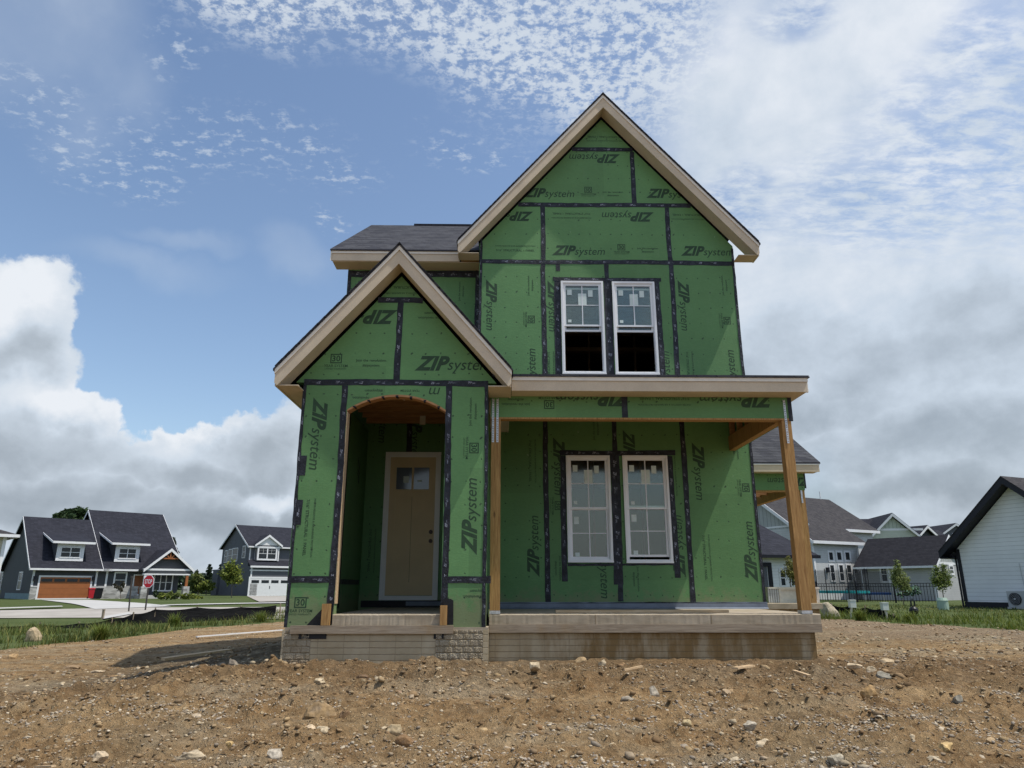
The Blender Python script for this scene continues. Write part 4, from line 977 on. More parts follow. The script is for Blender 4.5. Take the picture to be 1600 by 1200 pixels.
# ---- rear porch on the far side
YR = 17.0
def ra(x, y, Y=YR): a = at(x, y, Y); return a
sx1 = ra(1285, 943)[0]
mb = rough_box(MB(), MX1, sx1, YR, 21.9, 1.03, 1.16, 'slab_edge', n=40, seed=9); H(mb, 'rear_porch_slab')
mb = MB(); mb.box(MX1, sx1 - .06, YR + .05, 21.9, .1, 1.028, 'foundation'); H(mb, 'rear_foundation')
px1 = ra(1277, 940)[0]; mb = MB(); mb.box(px1 - .14, px1, YR + .02, YR + .16, 1.162, 3.86, 'wood'); H(mb, 'rear_porch_post', 'rear timber post seen behind the front corner post')
mb = MB(); mb.box(px1 - .10, px1 - .06, YR + .006, YR + .010, 3.45, 4.1, 'galv'); H(mb, 'metal_strap')
fz0, fz1 = ra(1230, 737, 16.7)[2], ra(1230, 725, 16.7)[2]; fx1 = ra(1280, 730, 16.7)[0]
mb = MB(); mb.box(MX1, fx1, 16.7, 16.73, fz0, fz1 - .03, 'trim_tan'); mb.box(MX1, fx1 + .01, 16.685, 16.73, fz1 - .028, fz1, 'trim_light'); mb.box(MX1, fx1 - .03, 16.731, YR, fz0 + .004, fz0 + .015, 'trim_tan'); H(mb, 'rear_fascia')
mb = MB(); mb.prismx([(16.68, fz1 + .002), (20.5, fz1 + .002 + 3.82 * .61), (20.5, fz1 + .05 + 3.82 * .61), (16.68, fz1 + .04)], MX1 - .05, fx1 + .03, 'shingle_main'); H(mb, 'rear_roof')
bz0 = ra(1215, 766)[2]
mb = MB(); mb.box(MX1, px1 + .01, YR, YR + .015, bz0, fz0 + .1, 'sheathing'); a = ra(1232, 752); logo(mb, a[0], a[2], 180, YR - .001, clipbox(MX1, px1, bz0, 4.1)); H(mb, 'rear_beam_sheathing')
mb = MB(); mb.box(MX1, px1, YR + .016, YR + .14, bz0 - .03, bz0 + .3, 'wood'); mb.box(px1 - .14, px1, YR + .15, 21, bz0 - .03, bz0 + .25, 'wood'); 
for i in range(7): mb.box(MX1, px1 - .15, YR + .5 + i * .5, YR + .54 + i * .5, bz0 + .14, bz0 + .3, 'ceiling_wood')
H(mb, 'rear_beam')
mb = MB(); mb.box(px1 + .011, px1 + .05, YR - .001, YR + .01, 3.8, 4.2, 'tape'); H(mb, 'corner_tape')

# =================================================================== GROUND
def ghit(px, py):
    Z = 0.5
    for _ in range(30):
        X_, Y_ = gz(px, py, min(Z, CH - .05)); Z = .5 * Z + .5 * float(base_z(X_, Y_))
    return X_, Y_, Z
LB = sorted([ghit(-80, 1016)[:2], ghit(0, 1013)[:2], ghit(60, 1008)[:2], ghit(170, 999)[:2], ghit(240, 990)[:2], ghit(300, 982)[:2], ghit(440, 971)[:2]])
RB = sorted([ghit(1315, 967)[:2], ghit(1380, 971)[:2], ghit(1450, 978)[:2], ghit(1600, 987)[:2], ghit(1750, 995)[:2]])
def lawn_from(x):
    x = np.asarray(x, float)
    l = np.interp(x, [p[0] for p in LB], [p[1] for p in LB]); r = np.interp(x, [p[0] for p in RB], [p[1] for p in RB])
    w = sst((x + 6.0) / 5.0); return l * (1 - w) + r * w
def axis(a, b, d, lo, hi, g):
    m = list(np.arange(a, b, d)); s = d; v = a; L = []
    while v > lo: s *= g; v -= s; L.append(v)
    s = d; v = m[-1]; R = []
    while v < hi: s *= g; v += s; R.append(v)
    return np.array(L[::-1] + m + R)
gx = axis(-9.0, 9.0, .042, -500, 500, 1.09); gy = axis(4.6, 13.2, .042, -60, 900, 1.035)
GX, GY = np.meshgrid(gx, gy); GZ = gheight(GX, GY)
V = np.stack([GX, GY, GZ], -1).reshape(-1, 3); nx = len(gx); ny = len(gy)
ii, kk = np.meshgrid(np.arange(nx - 1), np.arange(ny - 1)); a = (kk * nx + ii).ravel()
Fc = np.stack([a, a + 1, a + nx + 1, a + nx], 1)
cxm = (GX[:-1, :-1] + GX[1:, 1:]).ravel() / 2; cym = (GY[:-1, :-1] + GY[1:, 1:]).ravel() / 2
green = cym > lawn_from(cxm) + 2.2 * (fbm(cxm * .9, cym * .9, 3, 5) - .5)
for nm, sel, m in (('dirt_ground', ~green, 'dirt'), ('lawn_ground', green, 'lawn')):
    f = Fc[sel]; u, inv = np.unique(f, return_inverse=True)
    tag(np_mesh(nm, V[u], inv.reshape(f.shape), m, smooth=True), kind='structure')
def sheet(name, quad, n, m, off=.02, raw=False):
    q = [p if raw else ghit(*p)[:2] for p in quad]; V = []; Fs = []
    for k in range(n + 1):
        for i in range(n + 1):
            s, t_ = i / n, k / n
            x_ = (1 - t_) * ((1 - s) * q[0][0] + s * q[1][0]) + t_ * ((1 - s) * q[3][0] + s * q[2][0])
            y_ = (1 - t_) * ((1 - s) * q[0][1] + s * q[1][1]) + t_ * ((1 - s) * q[3][1] + s * q[2][1])
            V.append((x_, y_, zg(x_, y_) + off))
    for k in range(n):
        for i in range(n): a = k * (n + 1) + i; Fs.append((a, a + 1, a + n + 2, a + n + 1))
    mb = MB(); mb.add(V, Fs, m); o = mb.build(name); return tag(o, kind='structure')
sheet('road', [(-60, 967), (158, 966), (205, 950), (-60, 956)], 16, 'road', .03)
sheet('road', [(158, 966), (700, 956), (700, 946), (205, 950)], 16, 'road', .03)
sheet('driveway', [(148, 953), (268, 948.5), (139, 938), (64, 938)], 12, 'concrete_far', .045)
sheet('sidewalk', [(235, 947.6), (460, 943.2), (460, 941.8), (262, 945.8)], 12, 'concrete_far', .05)
sheet('driveway', [(405, 941.5), (470, 940), (470, 932), (386, 932)], 8, 'road', .055)
sheet('kerb', [(-5, 954.4), (98, 950.6), (96, 949.4), (-5, 952.6)], 8, 'concrete_far', .10)
sheet('path', [(162, 969), (206, 961), (200, 958.5), (158, 966)], 6, 'concrete_far', .06)

# =================================================================== FAR HOUSES
class Fr:
    def __init__(s, px, py, Y, a, name, label, cat='house'):
        p = at(px, py, Y); s.X, s.Y, s.a = p[0], Y, radians(a); s.z0 = zg(p[0], Y) - .05
        s.o = empty(name, (s.X, s.Y, s.z0), s.a, label, cat)
    def loc(s, px, py, v=0.0):                       # hits the plane parallel to the front, v metres behind it
        r = ray(px, py); c, q = cos(s.a), sin(s.a)
        k = (v + (-q * s.X + c * s.Y)) / (-q * r[0] + c * r[1]); x, y = r[0] * k - s.X, r[1] * k - s.Y
        return c * x + q * y, CH + r[2] * k - s.z0
    def locu(s, px, py, u):
        r = ray(px, py); c, q = cos(s.a), sin(s.a)
        k = (u + (c * s.X + q * s.Y)) / (c * r[0] + q * r[1]); x, y = r[0] * k - s.X, r[1] * k - s.Y
        return -q * x + c * y, CH + r[2] * k - s.z0
    def roof(s, px, py, ze, sl, v0):
        r = ray(px, py); c, q = cos(s.a), sin(s.a)      # z = ze + sl*(v-v0)
        A = r[2] - sl * (-q * r[0] + c * r[1]); B = ze + s.z0 - CH + sl * (q * s.X - c * s.Y - v0)
        k = B / A; x, y = r[0] * k - s.X, r[1] * k - s.Y; return c * x + q * y, -q * x + c * y, CH + r[2] * k - s.z0
    def H(s, mb, name, parent=None, label=None):
        o = mb.build(name, parent or s.o)
        if label: o['label'] = label
        return o
def bwin(fr, u0, u1, z0, z1, v=0.0, tw=.10, cols=1, rail=True, grid=0, name='window', trim='white_trim'):
    mb = MB(); mb.ring(u0, u1, z0, z1, tw, v - .05, v - .002, trim)
    n = cols; w = (u1 - u0 - 2 * tw) / n
    for i in range(1, n): mb.box(u0 + tw + i * w - tw * .35, u0 + tw + i * w + tw * .35, v - .045, v - .002, z0 + tw, z1 - tw, trim)
    if rail: mb.box(u0 + tw, u1 - tw, v - .035, v - .004, (z0 + z1) / 2 - .025, (z0 + z1) / 2 + .025, trim)
    for i in range(n):
        for g in range(grid): 
            xx = u0 + tw + i * w + w * (g + 1) / (grid + 1); mb.box(xx - .012, xx + .012, v - .03, v - .006, (z0 + z1) / 2, z1 - tw, trim)
        if grid: mb.box(u0 + tw, u1 - tw, v - .031, v - .006, z0 + (z1 - z0) * .74 - .012, z0 + (z1 - z0) * .74 + .012, trim)
    o = fr.H(mb, name)
    mb = MB(); mb.box(u0 + tw, u1 - tw, v - .02, v - .008, z0 + tw, z1 - tw, 'glass_dark'); mb.build('pane', o); return o
def ewin(fr, u, sg, v0, v1, z0, z1, tw=.09):          # window on an end wall
    mb = MB(); a, b = sorted((u + sg * .002, u + sg * .05))
    mb.box(a, b, v0, v0 + tw, z0, z1, 'white_trim'); mb.box(a, b, v1 - tw, v1, z0, z1, 'white_trim'); mb.box(a, b, v0 + tw, v1 - tw, z0, z0 + tw, 'white_trim'); mb.box(a, b, v0 + tw, v1 - tw, z1 - tw, z1, 'white_trim')
    mb.box(a, b - sg * .0, v0 + tw, v1 - tw, (z0 + z1) / 2 - .025, (z0 + z1) / 2 + .025, 'white_trim'); o = fr.H(mb, 'window')
    mb = MB(); a, b = sorted((u + sg * .004, u + sg * .02)); mb.box(a, b, v0 + tw, v1 - tw, z0 + tw, z1 - tw, 'glass_dark'); mb.build('pane', o)
def gbox(fr, u0, u1, v0, zw, vr, zr, vb, m, mroof, over=.35, name='wall', gm=None, trim='white_trim', endtrim=(1, 1)):
    """a block under a gable roof whose ridge runs along u; front eave at v0,zw"""
    sl = (zr - zw) / (vr - v0)
    mb = MB(); mb.box(u0, u1, v0, vb, -.4, zw, m); w = fr.H(mb, name)
    mb = MB(); zb = zr - sl * (vb - vr)
    mb.prismx([(v0, zw), (vb, zw), (vb, max(zw, zb)), (vr, zr - .02)], u0 + .001, u1 - .001, gm or m); fr.H(mb, 'gable')
    mb = MB(); e = .45
    mb.slab([(u0 - over, v0 - e, zw - sl * e + .1), (u1 + over, v0 - e, zw - sl * e + .1), (u1 + over, vr, zr + .1), (u0 - over, vr, zr + .1)], .08, mroof)
    mb.slab([(u0 - over, vr, zr + .1), (u1 + over, vr, zr + .1), (u1 + over, vb + e, zb - sl * e + .1), (u0 - over, vb + e, zb - sl * e + .1)], .08, mroof)
    fr.H(mb, 'roof')
    mb = MB(); mb.box(u0 - over, u1 + over, v0 - e - .08, v0 - e - .002, zw - sl * e - .06, zw - sl * e + .10, trim); mb.box(u0 - over + .02, u1 + over - .02, v0 - e, v0 - .002, zw - sl * e - .05, zw - sl * e - .03, trim); fr.H(mb, 'gutter')
    for k, uu in enumerate((u0 - over - .03, u1 + over + .001)):
        if endtrim[k]:
            mb = MB(); mb.prismx([(v0 - e, zw - sl * e + .11), (v0 - e, zw - sl * e - .12), (vr, zr - .14), (vb + e, zb - sl * e - .12), (vb + e, zb - sl * e + .11), (vr, zr + .11)], uu, uu + .029, trim); fr.H(mb, 'rake_trim')
    return sl
def cboard(fr, u, z1, v=0.0, w=.12, m='white_trim', z0=-.1):
    mb = MB(); mb.box(u - w / 2, u + w / 2, v - .04, v - .001, z0, z1, m); fr.H(mb, 'corner_board')

# ---- dark grey craftsman house with the orange garage door
A_ = Fr(43.5, 938, 64, 43, 'craftsman_house', 'charcoal sided house with orange garage door and two shed dormers across the street')
ze = A_.loc(48, 883.5)[1]
um = A_.loc(167, 885)[0]; vm_, zm_ = A_.locu(138, 798, um - .35); _h = A_.roof(30, 808, ze, (zm_ - ze) / vm_, 0); v_r, z_r = _h[1], _h[2]; print('A roof', vm_, zm_, _h); ur = A_.loc(249, 805.5, vm_)[0]
s1 = gbox(A_, 0, um, 0, ze, v_r, z_r, v_r * 2, 'siding_charcoal', 'shingle_dark', endtrim=(1, 0))
s2 = gbox(A_, um, ur, 0, ze + .02, vm_, zm_, vm_ * 2, 'siding_charcoal', 'shingle_dark')
g0 = A_.loc(61, 899); g1 = A_.loc(139.5, 937.5)
mb = MB(); mb.ring(g0[0], g1[0], .0, g0[1], .14, -.08, -.002, 'white_trim'); gd = A_.H(mb, 'garage_door_trim')
mb = MB(); W_ = g1[0] - g0[0] - .28; gh = g0[1] - .14
mb.box(g0[0] + .14, g1[0] - .14, -.06, -.004, .02, gh, 'garage_orange')
for i in range(1, 4): mb.box(g0[0] + .14, g1[0] - .14, -.064, -.0601, gh * i / 4 - .01, gh * i / 4 + .01, 'door_orange')
gdo = A_.H(mb, 'garage_door', None, 'orange garage door with a row of small panes')
mb = MB()
for i in range(4): mb.box(g0[0] + .14 + W_ * (i + .08) / 4, g0[0] + .14 + W_ * (i + .92) / 4, -.075, -.0605, gh * .80, gh * .93, 'glass_dark')
mb.build('pane', gdo)
mb = MB(); mb.box(.0, g0[0], -.09, -.002, -.1, 1.15, 'stone_veneer'); mb.box(g1[0], A_.loc(214, 930)[0], -.09, -.002, -.1, 1.15, 'stone_veneer'); mb.box(0, g0[0], -.12, -.091, 1.1, 1.16, 'white_trim'); A_.H(mb, 'stone_base')
for px_ in (46, 150, 166): cboard(A_, A_.loc(px_, 905)[0] if px_ != 46 else .08, ze, w=.16, z0=.0 if px_ != 150 else 1.15)
mb = MB(); mb.box(-.02, .03, -.09, 10, -.2, .55, 'teal_paint'); A_.H(mb, 'end_base')
va, za_ = A_.locu(37, 893, 0); vb_, zb_ = A_.locu(26, 922, 0); ewin(A_, 0, -1, min(va, vb_), max(va, vb_), zb_, za_)
va, za_ = A_.locu(6, 893, 0); ewin(A_, 0, -1, va, va + 1.6, zb_, za_)
for (p0, p1, sl_) in (((91, 847), (129, 877), s1), ((182, 849.5), (216, 878.5), s2)):
    h_ = A_.roof((p0[0] + p1[0]) / 2, p1[1] + 1, ze + .1, sl_, 0); vd = h_[1]
    a = A_.loc(*p0, vd); b = A_.loc(*p1, vd); zt_ = a[1]
    mb = MB(); vend = vd + (zt_ - b[1]) / sl_ + .9
    mb.prismx([(vd, b[1] - .3), (vd, zt_), (vd + 2.2, zt_ + .35), (vd + 2.2, b[1] - .3)], a[0], b[0], 'siding_charcoal'); d = A_.H(mb, 'dormer')
    e_ = A_.roof(70 if p0[0] < 100 else 160, 832, ze + .1, sl_, 0); vt = e_[1]; ds = max(.1, (e_[2] - zt_ - .05) / (vt - vd + .5))
    vend = vt
    mb = MB(); mb.slab([(a[0] - .5, vd - .5, zt_ + .05), (b[0] + .7, vd - .5, zt_ + .05), (b[0] + .7, vt, zt_ + .05 + ds * (vt - vd + .5)), (a[0] - .5, vt, zt_ + .05 + ds * (vt - vd + .5))], .07, 'shingle_dark'); mb.build('dormer_roof', d)
    mb = MB(); mb.box(a[0] - .5, b[0] + .7, vd - .57, vd - .502, zt_ - .12, zt_ + .07, 'white_trim'); mb.prismx([(vd - .5, zt_ - .11), (vd - .5, zt_ + .06), (vt, zt_ + .05 + ds * (vt - vd + .5)), (vt, zt_ - .1 + ds * (vt - vd + .5))], a[0] - .54, a[0] - .502, 'white_trim')
    mb.ring(a[0], b[0], b[1], zt_ - .1, .30, vd - .04, vd - .001, 'white_trim'); mb.build('dormer_trim', d)
    w_ = bwin(A_, a[0] + .26, b[0] - .26, b[1] + .26, zt_ - .36, vd - .03, .10, 2, True)
a = A_.loc(179, 893.5); b = A_.loc(196, 919); bwin(A_, a[0], b[0], b[1], a[1], 0, .13)
# entry porch with its gable
vp = -1.9
pa = A_.loc(268, 857.5, vp); pL = A_.loc(224, 889, vp); pR = A_.loc(303, 892.5, vp); zl = (pL[1] + pR[1]) / 2
mb = MB(); mb.prism([(pL[0] + .3, zl + .12), (pR[0] - .3, zl + .12), (pa[0], pa[1] - .25)], vp + .3, vp + .45, 'siding_charcoal'); A_.H(mb, 'porch_gable')
for q in (pL, pR):
    mb = MB(); vv_ = lambda u_, z_: [(u_, vp, z_), (u_, 3.5, z_)]
    mb.add([(q[0], vp - .1, zl), (pa[0], vp - .1, pa[1]), (pa[0], 5, pa[1]), (q[0], 5, zl), (q[0], vp - .1, zl - .1), (pa[0], vp - .1, pa[1] - .1), (pa[0], 5, pa[1] - .1), (q[0], 5, zl - .1)], [(0, 1, 2, 3), (7, 6, 5, 4), (0, 4, 5, 1), (3, 2, 6, 7)], 'shingle_dark'); A_.H(mb, 'porch_roof')
    mb = MB(); mb.prism([(q[0], zl + .03), (pa[0], pa[1] + .03), (pa[0], pa[1] - .24), (q[0], zl - .22)], vp - .16, vp - .101, 'white_trim'); A_.H(mb, 'rake_trim')
bl = A_.loc(224, 893, vp)[0]; br_ = A_.loc(298, 894, vp)[0]
mb = MB(); mb.box(bl, br_, vp, vp + .25, zl - .05, zl + .12, 'white_trim'); mb.box(bl, br_, vp + .02, vp + .23, zl - .32, zl - .06, 'siding_charcoal'); mb.box(bl, br_, vp, vp + .25, zl - .45, zl - .33, 'white_trim'); A_.H(mb, 'porch_beam')
mb = MB(); ap = pa[1] - .55; mb.beam((pa[0] - .75, vp, ap - .35), (pa[0] + .75, vp, ap - .35), .1, .12, 'garage_orange'); mb.beam((pa[0], vp, ap - .3), (pa[0], vp, ap + .35), .1, .1, 'garage_orange'); mb.beam((pa[0] - .1, vp, ap - .3), (pa[0] - .4, vp, ap + .05), .1, .09, 'garage_orange'); mb.beam((pa[0] + .1, vp, ap - .3), (pa[0] + .4, vp, ap + .05), .1, .09, 'garage_orange'); A_.H(mb, 'gable_bracket')
for q, m_ in ((bl + .25, 'white_trim'), (br_ - .25, 'garage_orange')):
    mb = MB(); mb.box(q - .11, q + .11, vp + .03, vp + .22, 1.15, zl - .45, m_); c_ = A_.H(mb, 'porch_column'); mb = MB(); mb.box(q - .28, q + .28, vp - .1, vp + .35, -.2, 1.14, 'stone_veneer'); mb.build('column_pier', c_)
mb = MB(); mb.box(bl, br_, vp, -.01, -.2, .35, 'concrete_far'); A_.H(mb, 'porch_floor')
a = A_.loc(209, 897.5); b = A_.loc(222, 928); mb = MB(); mb.ring(a[0], b[0], .35, a[1], .1, -.06, -.002, 'white_trim'); mb.box(a[0] + .1, b[0] - .1, -.04, -.003, .36, a[1] - .1, 'door_orange'); A_.H(mb, 'entry_door', None, 'orange front door')
a = A_.loc(241, 896); b = A_.loc(268, 924); bwin(A_, a[0], b[0], b[1], a[1], 0, .12, 3)
mb = MB()
for px_ in (54, 145): q = A_.loc(px_, 903); mb.box(q[0] - .1, q[0] + .1, -.2, -.002, q[1] - .25, q[1] + .15, 'black_trim')
A_.H(mb, 'wall_lantern')

# ---- second house across the street
G_ = Fr(382.5, 931, 92, 41, 'slate_house', 'slate grey two storey house with white double garage door, left of the green house')
ze = G_.loc(384, 851)[1]; v_r, z_r = G_.locu(368, 821, -.35); ue = 17
s1 = gbox(G_, 0, ue, 0, ze, v_r, z_r, v_r * 2, 'siding_slate', 'shingle_dark')
mb = MB(); z1_, z0_ = G_.loc(420, 880, -.8)[1], G_.loc(420, 886, -.8)[1]; mb.slab([(-.2, -1.3, z0_ + .1), (ue, -1.3, z0_ + .1), (ue, 0, z1_ + .4), (-.2, 0, z1_ + .4)], .08, 'shingle_dark'); G_.H(mb, 'lower_roof')
mb = MB(); mb.box(-.2, ue, -1.38, -1.302, z0_ - .1, z0_ + .12, 'white_trim'); mb.box(-.1, ue, -1.05, -1.001, z0_ - .5, z0_ - .35, 'white_trim'); G_.H(mb, 'gutter')
mb = MB(); mb.box(0, ue, -1.0, -.001, -.3, z0_ + .1, 'siding_slate'); mb.box(.0, 1.0, -1.06, -1.0005, -.3, 1.5, 'stone_veneer'); G_.H(mb, 'garage_wall')
a = G_.loc(389, 901, -1.0); b = G_.loc(452, 931, -1.0)
mb = MB(); mb.ring(a[0], b[0], -.1, a[1], .2, -1.08, -1.0005, 'white_trim'); G_.H(mb, 'garage_door_trim')
mb = MB(); mb.box(a[0] + .2, b[0] - .2, -1.06, -1.002, -.1, a[1] - .2, 'white_trim'); gdo = G_.H(mb, 'garage_door', None, 'white garage door with a row of dark panes')
for i in range(4):
    w_ = (b[0] - a[0] - .4) / 4; mb = MB(); q = a[0] + .2 + i * w_; mb.box(q + w_ * .12, q + w_ * .88, -1.075, -1.0605, a[1] - .75, a[1] - .4, 'glass_dark'); mb.build('pane', gdo)
mb = MB(); q = (a[0] + b[0]) / 2; mb.box(q - .04, q + .04, -1.09, -1.0605, .9, 1.25, 'black_trim'); mb.build('handle', gdo)
pa = G_.loc(420.5, 836, -.5); pl_ = G_.loc(398, 851, -.5); pr_ = G_.loc(441, 852, -.5); zl = pl_[1]; zb_ = z1_ + .3
mb = MB(); mb.box(pl_[0] + .35, pr_[0] - .35, -.45, -.001, zb_, zl + .2, 'batten_slate'); mb.prism([(pl_[0] + .3, zl), (pr_[0] - .3, zl), (pa[0], pa[1] - .2)], -.46, -.001, 'white_trim'); G_.H(mb, 'gable_dormer')
for q in (pl_, pr_):
    mb = MB(); mb.prism([(q[0], zl + .02), (pa[0], pa[1] + .05), (pa[0], pa[1] - .25), (q[0], zl - .25)], -.75, -.55, 'white_trim'); G_.H(mb, 'rake_trim')
    mb = MB(); mb.add([(q[0], -.76, zl + .03), (pa[0], -.76, pa[1] + .06), (pa[0], 4, pa[1] + .06), (q[0], 4, zl + .03)], [(0, 1, 2, 3)], 'shingle_dark'); G_.H(mb, 'dormer_roof')
for q in (pl_[0] + .4, pr_[0] - .4, .12): cboard(G_, q, zl, -.46 if q > 1 else 0, .16, z0=zb_)
a = G_.loc(403, 854, -.46); b = G_.loc(432, 876, -.46); bwin(G_, a[0], b[0], b[1], a[1], -.46, .2, 2, True, 1)
cboard(G_, .12, z0_ - .1, -1.0, .18)
for (p0, p1) in (((352, 860), (354.5, 879)), ((358, 858), (362.5, 878)), ((364, 856.5), (370.5, 877)), ((380, 853), (383, 872))):
    va, za_ = G_.locu(p0[0], p0[1], 0); vb_, zb2 = G_.locu(p1[0], p1[1], 0); ewin(G_, 0, -1, min(va, vb_), max(va, vb_), zb2, za_)
mb = MB(); va, zq = G_.locu(341, 890, 0); mb.box(-.3, 5, v_r * 2, va + 1.0, -.4, zq, 'siding_slate'); G_.H(mb, 'rear_extension')

# ---- cream house at the left edge
q = at(11, 836, 50); Ccream = Fr(11, 836, 50, 43, 'cream_house', 'cream sided house corner with grey roof at the edge by the charcoal house')
ztp = q[2] - Ccream.z0
mb = MB(); mb.box(-9, 0, 0, 5, -.5, ztp - .05, 'siding_cream'); Ccream.H(mb, 'wall')
mb = MB(); mb.add([(-10, -.5, ztp + .02), (.6, -.5, ztp + .02), (.6, 5.5, ztp + .02), (-10, 5.5, ztp + .02), (-2.7, 2.5, ztp + 1.2), (-6, 2.5, ztp + 1.2)], [(0, 1, 4, 5), (1, 2, 4), (2, 3, 5, 4), (3, 0, 5), (3, 2, 1, 0)], 'shingle_brown'); Ccream.H(mb, 'roof')
mb = MB(); mb.box(-10, .62, -.58, -.502, ztp - .16, ztp + .03, 'white_trim'); mb.box(.602, .66, -.58, 5.5, ztp - .16, ztp + .03, 'white_trim'); Ccream.H(mb, 'gutter'); cboard(Ccream, -.08, ztp - .1, 0, .2)
for q_ in (-3.2, -6.8): bwin(Ccream, q_, q_ + 1.3, .9, 2.5, 0, .11)

# ---- grey house with the tall window wall
K_ = Fr(1278, 937, 60, 28, 'grey_house', 'light grey two storey house with six white framed rear windows above a trampoline')
ze = K_.loc(1278.5, 841)[1]; va, zz_ = K_.locu(1188, 784, -.35); sl = (zz_ - ze) / va
rdg = K_.roof(1250, 778, ze, sl, 0); vr_, zr_ = rdg[1], rdg[2]
e1 = K_.roof(1342.5, 843.5, ze, sl, 0)[0]; q2 = K_.roof(1374, 831, ze, sl, 0); q3 = K_.roof(1294, 781, ze, sl, 0)
e2 = K_.loc(1339, 846)[0]
mb = MB(); mb.box(0, e2, 0, 4, -.4, ze - .05, 'siding_lightgrey'); K_.H(mb, 'wall')
mb = MB(); mb.box(0, q2[0] - .5, max(q2[1] + .4, .5), vr_ * 1.9, -.4, q2[2] - .05, 'siding_lightgrey'); K_.H(mb, 'rear_wall')
mb = MB(); mb.prismx([(0.02, ze - .05), (vr_ * 1.95, ze - .05), (vr_, zr_ - .1)], .002, 1, 'batten_grey'); mb.box(-.02, -.001, .02, vr_ * 1.9, ze + 1.05, ze + 1.2, 'white_trim'); K_.H(mb, 'gable')
mb = MB(); o_ = .08
def RP(u_, v_): return (u_, v_, ze + sl * v_ + o_)
poly = [RP(-.4, -.45), RP(e1 + .3, -.45), RP(e1 + .3, q2[1] - .35) if False else RP(e1 + 1.0, q2[1] * .55), RP(q2[0], q2[1] - .0), RP(q3[0], q3[1]), RP(q3[0], vr_), RP(-.4, vr_)]
poly = [RP(-.4, -.45), RP(e1 + .35, -.45), RP(K_.roof(1318, 826, ze, sl, 0)[0], q2[1]), RP(q2[0], q2[1]), RP(q3[0], vr_), RP(-.4, vr_)]
n_ = len(poly); mb.add(poly + [(p[0], p[1], p[2] - .08) for p in poly], [tuple(range(n_)), tuple(range(2 * n_ - 1, n_ - 1, -1))] + [(i, i + n_, (i + 1) % n_ + n_, (i + 1) % n_) for i in range(n_)], 'shingle_brown')
zb_ = ze + .08; mb.add([RP(-.4, vr_), RP(q3[0], vr_), (q3[0] + 2, vr_ * 2, ze), (-.4, vr_ * 2, ze)], [(0, 1, 2, 3)], 'shingle_brown'); K_.H(mb, 'roof')
mb = MB(); mb.add([(q3[0], vr_, zr_), (q2[0], q2[1], q2[2]), (q2[0] + 1, vr_ * 1.9, q2[2])], [(0, 1, 2)], 'shingle_brown'); K_.H(mb, 'hip')
mb = MB(); mb.box(-.4, e1 + .35, -.53, -.452, ze - sl * .45 - .14, ze - sl * .45 + .1, 'white_trim'); u3 = K_.roof(1318, 826, ze, sl, 0)[0]; mb.box(u3, q2[0], q2[1] - .08, q2[1] - .002, q2[2] - .16, q2[2] + .08, 'white_trim'); K_.H(mb, 'gutter')
mb = MB(); mb.prismx([(-.45, ze - sl * .45 + .1), (-.45, ze - sl * .45 - .2), (vr_, zr_ - .25), (vr_, zr_ + .1)], -.46, -.402, 'white_trim'); K_.H(mb, 'rake_trim')
cboard(K_, .1, ze, 0, .2); cboard(K_, e2 - .1, ze, 0, .2)
for x0, x1 in ((1292, 1304), (1304.5, 1317), (1317.5, 1330)):
    a = K_.loc(x0, 860); b = K_.loc(x1, 878); bwin(K_, a[0], b[0], b[1], a[1], 0, .16, 1, False)
for x0, x1 in ((1294.5, 1306.5), (1308.5, 1320.5), (1320.5, 1333)):
    a = K_.loc(x0, 881); b = K_.loc(x1, 909); bwin(K_, a[0], b[0], b[1], a[1], 0, .11, 1, True, 0)
va, za_ = K_.locu(1265, 860, 0); vb_, zb2 = K_.locu(1269, 877, 0); ewin(K_, 0, -1, min(va, vb_), max(va, vb_), zb2, za_)
mb = MB()
for px_, py_ in ((1292, 890.5), (1335, 891)): q = K_.loc(px_, py_); mb.box(q[0] - .12, q[0] + .12, -.2, -.002, q[1] - .2, q[1] + .2, 'black_trim')
K_.H(mb, 'wall_lantern')
q = K_.roof(1281, 780, ze, sl, 0); mb = MB(); mb.tube((q[0], vr_, zr_ - .1), (q[0], vr_, zr_ + .8), .05, 'white_trim'); K_.H(mb, 'vent_pipe')

# ---- long low grey house
B_ = Fr(1467.5, 934, 56, -53, 'low_grey_house', 'long single storey grey house wing with black roof behind the black fence')
ze = B_.loc(1467, 878.5)[1]; v_r, z_r = B_.locu(1482.5, 837.5, .35); uL = B_.loc(1343, 884)[0]; ul2 = B_.loc(1352, 845, v_r)[0]
sl = (z_r - ze) / v_r
gbox(B_, uL, 0, 0, ze, v_r, z_r, v_r * 2, 'siding_midgrey', 'shingle_black', gm='batten_grey', over=.35, endtrim=(0, 1))
mb = MB(); mb.box(.002, .03, 0, v_r * 2, ze - .12, ze + .06, 'white_trim'); B_.H(mb, 'belt_trim'); cboard(B_, -.1, ze, 0, .2)
a = B_.loc(1373, 884); b = B_.loc(1391, 911); bwin(B_, a[0], b[0], b[1], a[1], 0, .16, 1, True, 1)
a = B_.loc(1393, 884); b = B_.loc(1402, 911); bwin(B_, a[0], b[0], b[1], a[1], 0, .16, 1, True, 1)
va, za_ = B_.locu(1481, 882, 0); vb_, zb2 = B_.locu(1491, 898.5, 0); ewin(B_, 0, 1, min(va, vb_), max(va, vb_), zb2, za_, .14)
mb = MB(); q = B_.loc(1351, 892.5); mb.box(q[0] - .15, q[0] + .15, -.2, -.002, q[1] - .2, q[1] + .2, 'black_trim'); B_.H(mb, 'wall_lantern')

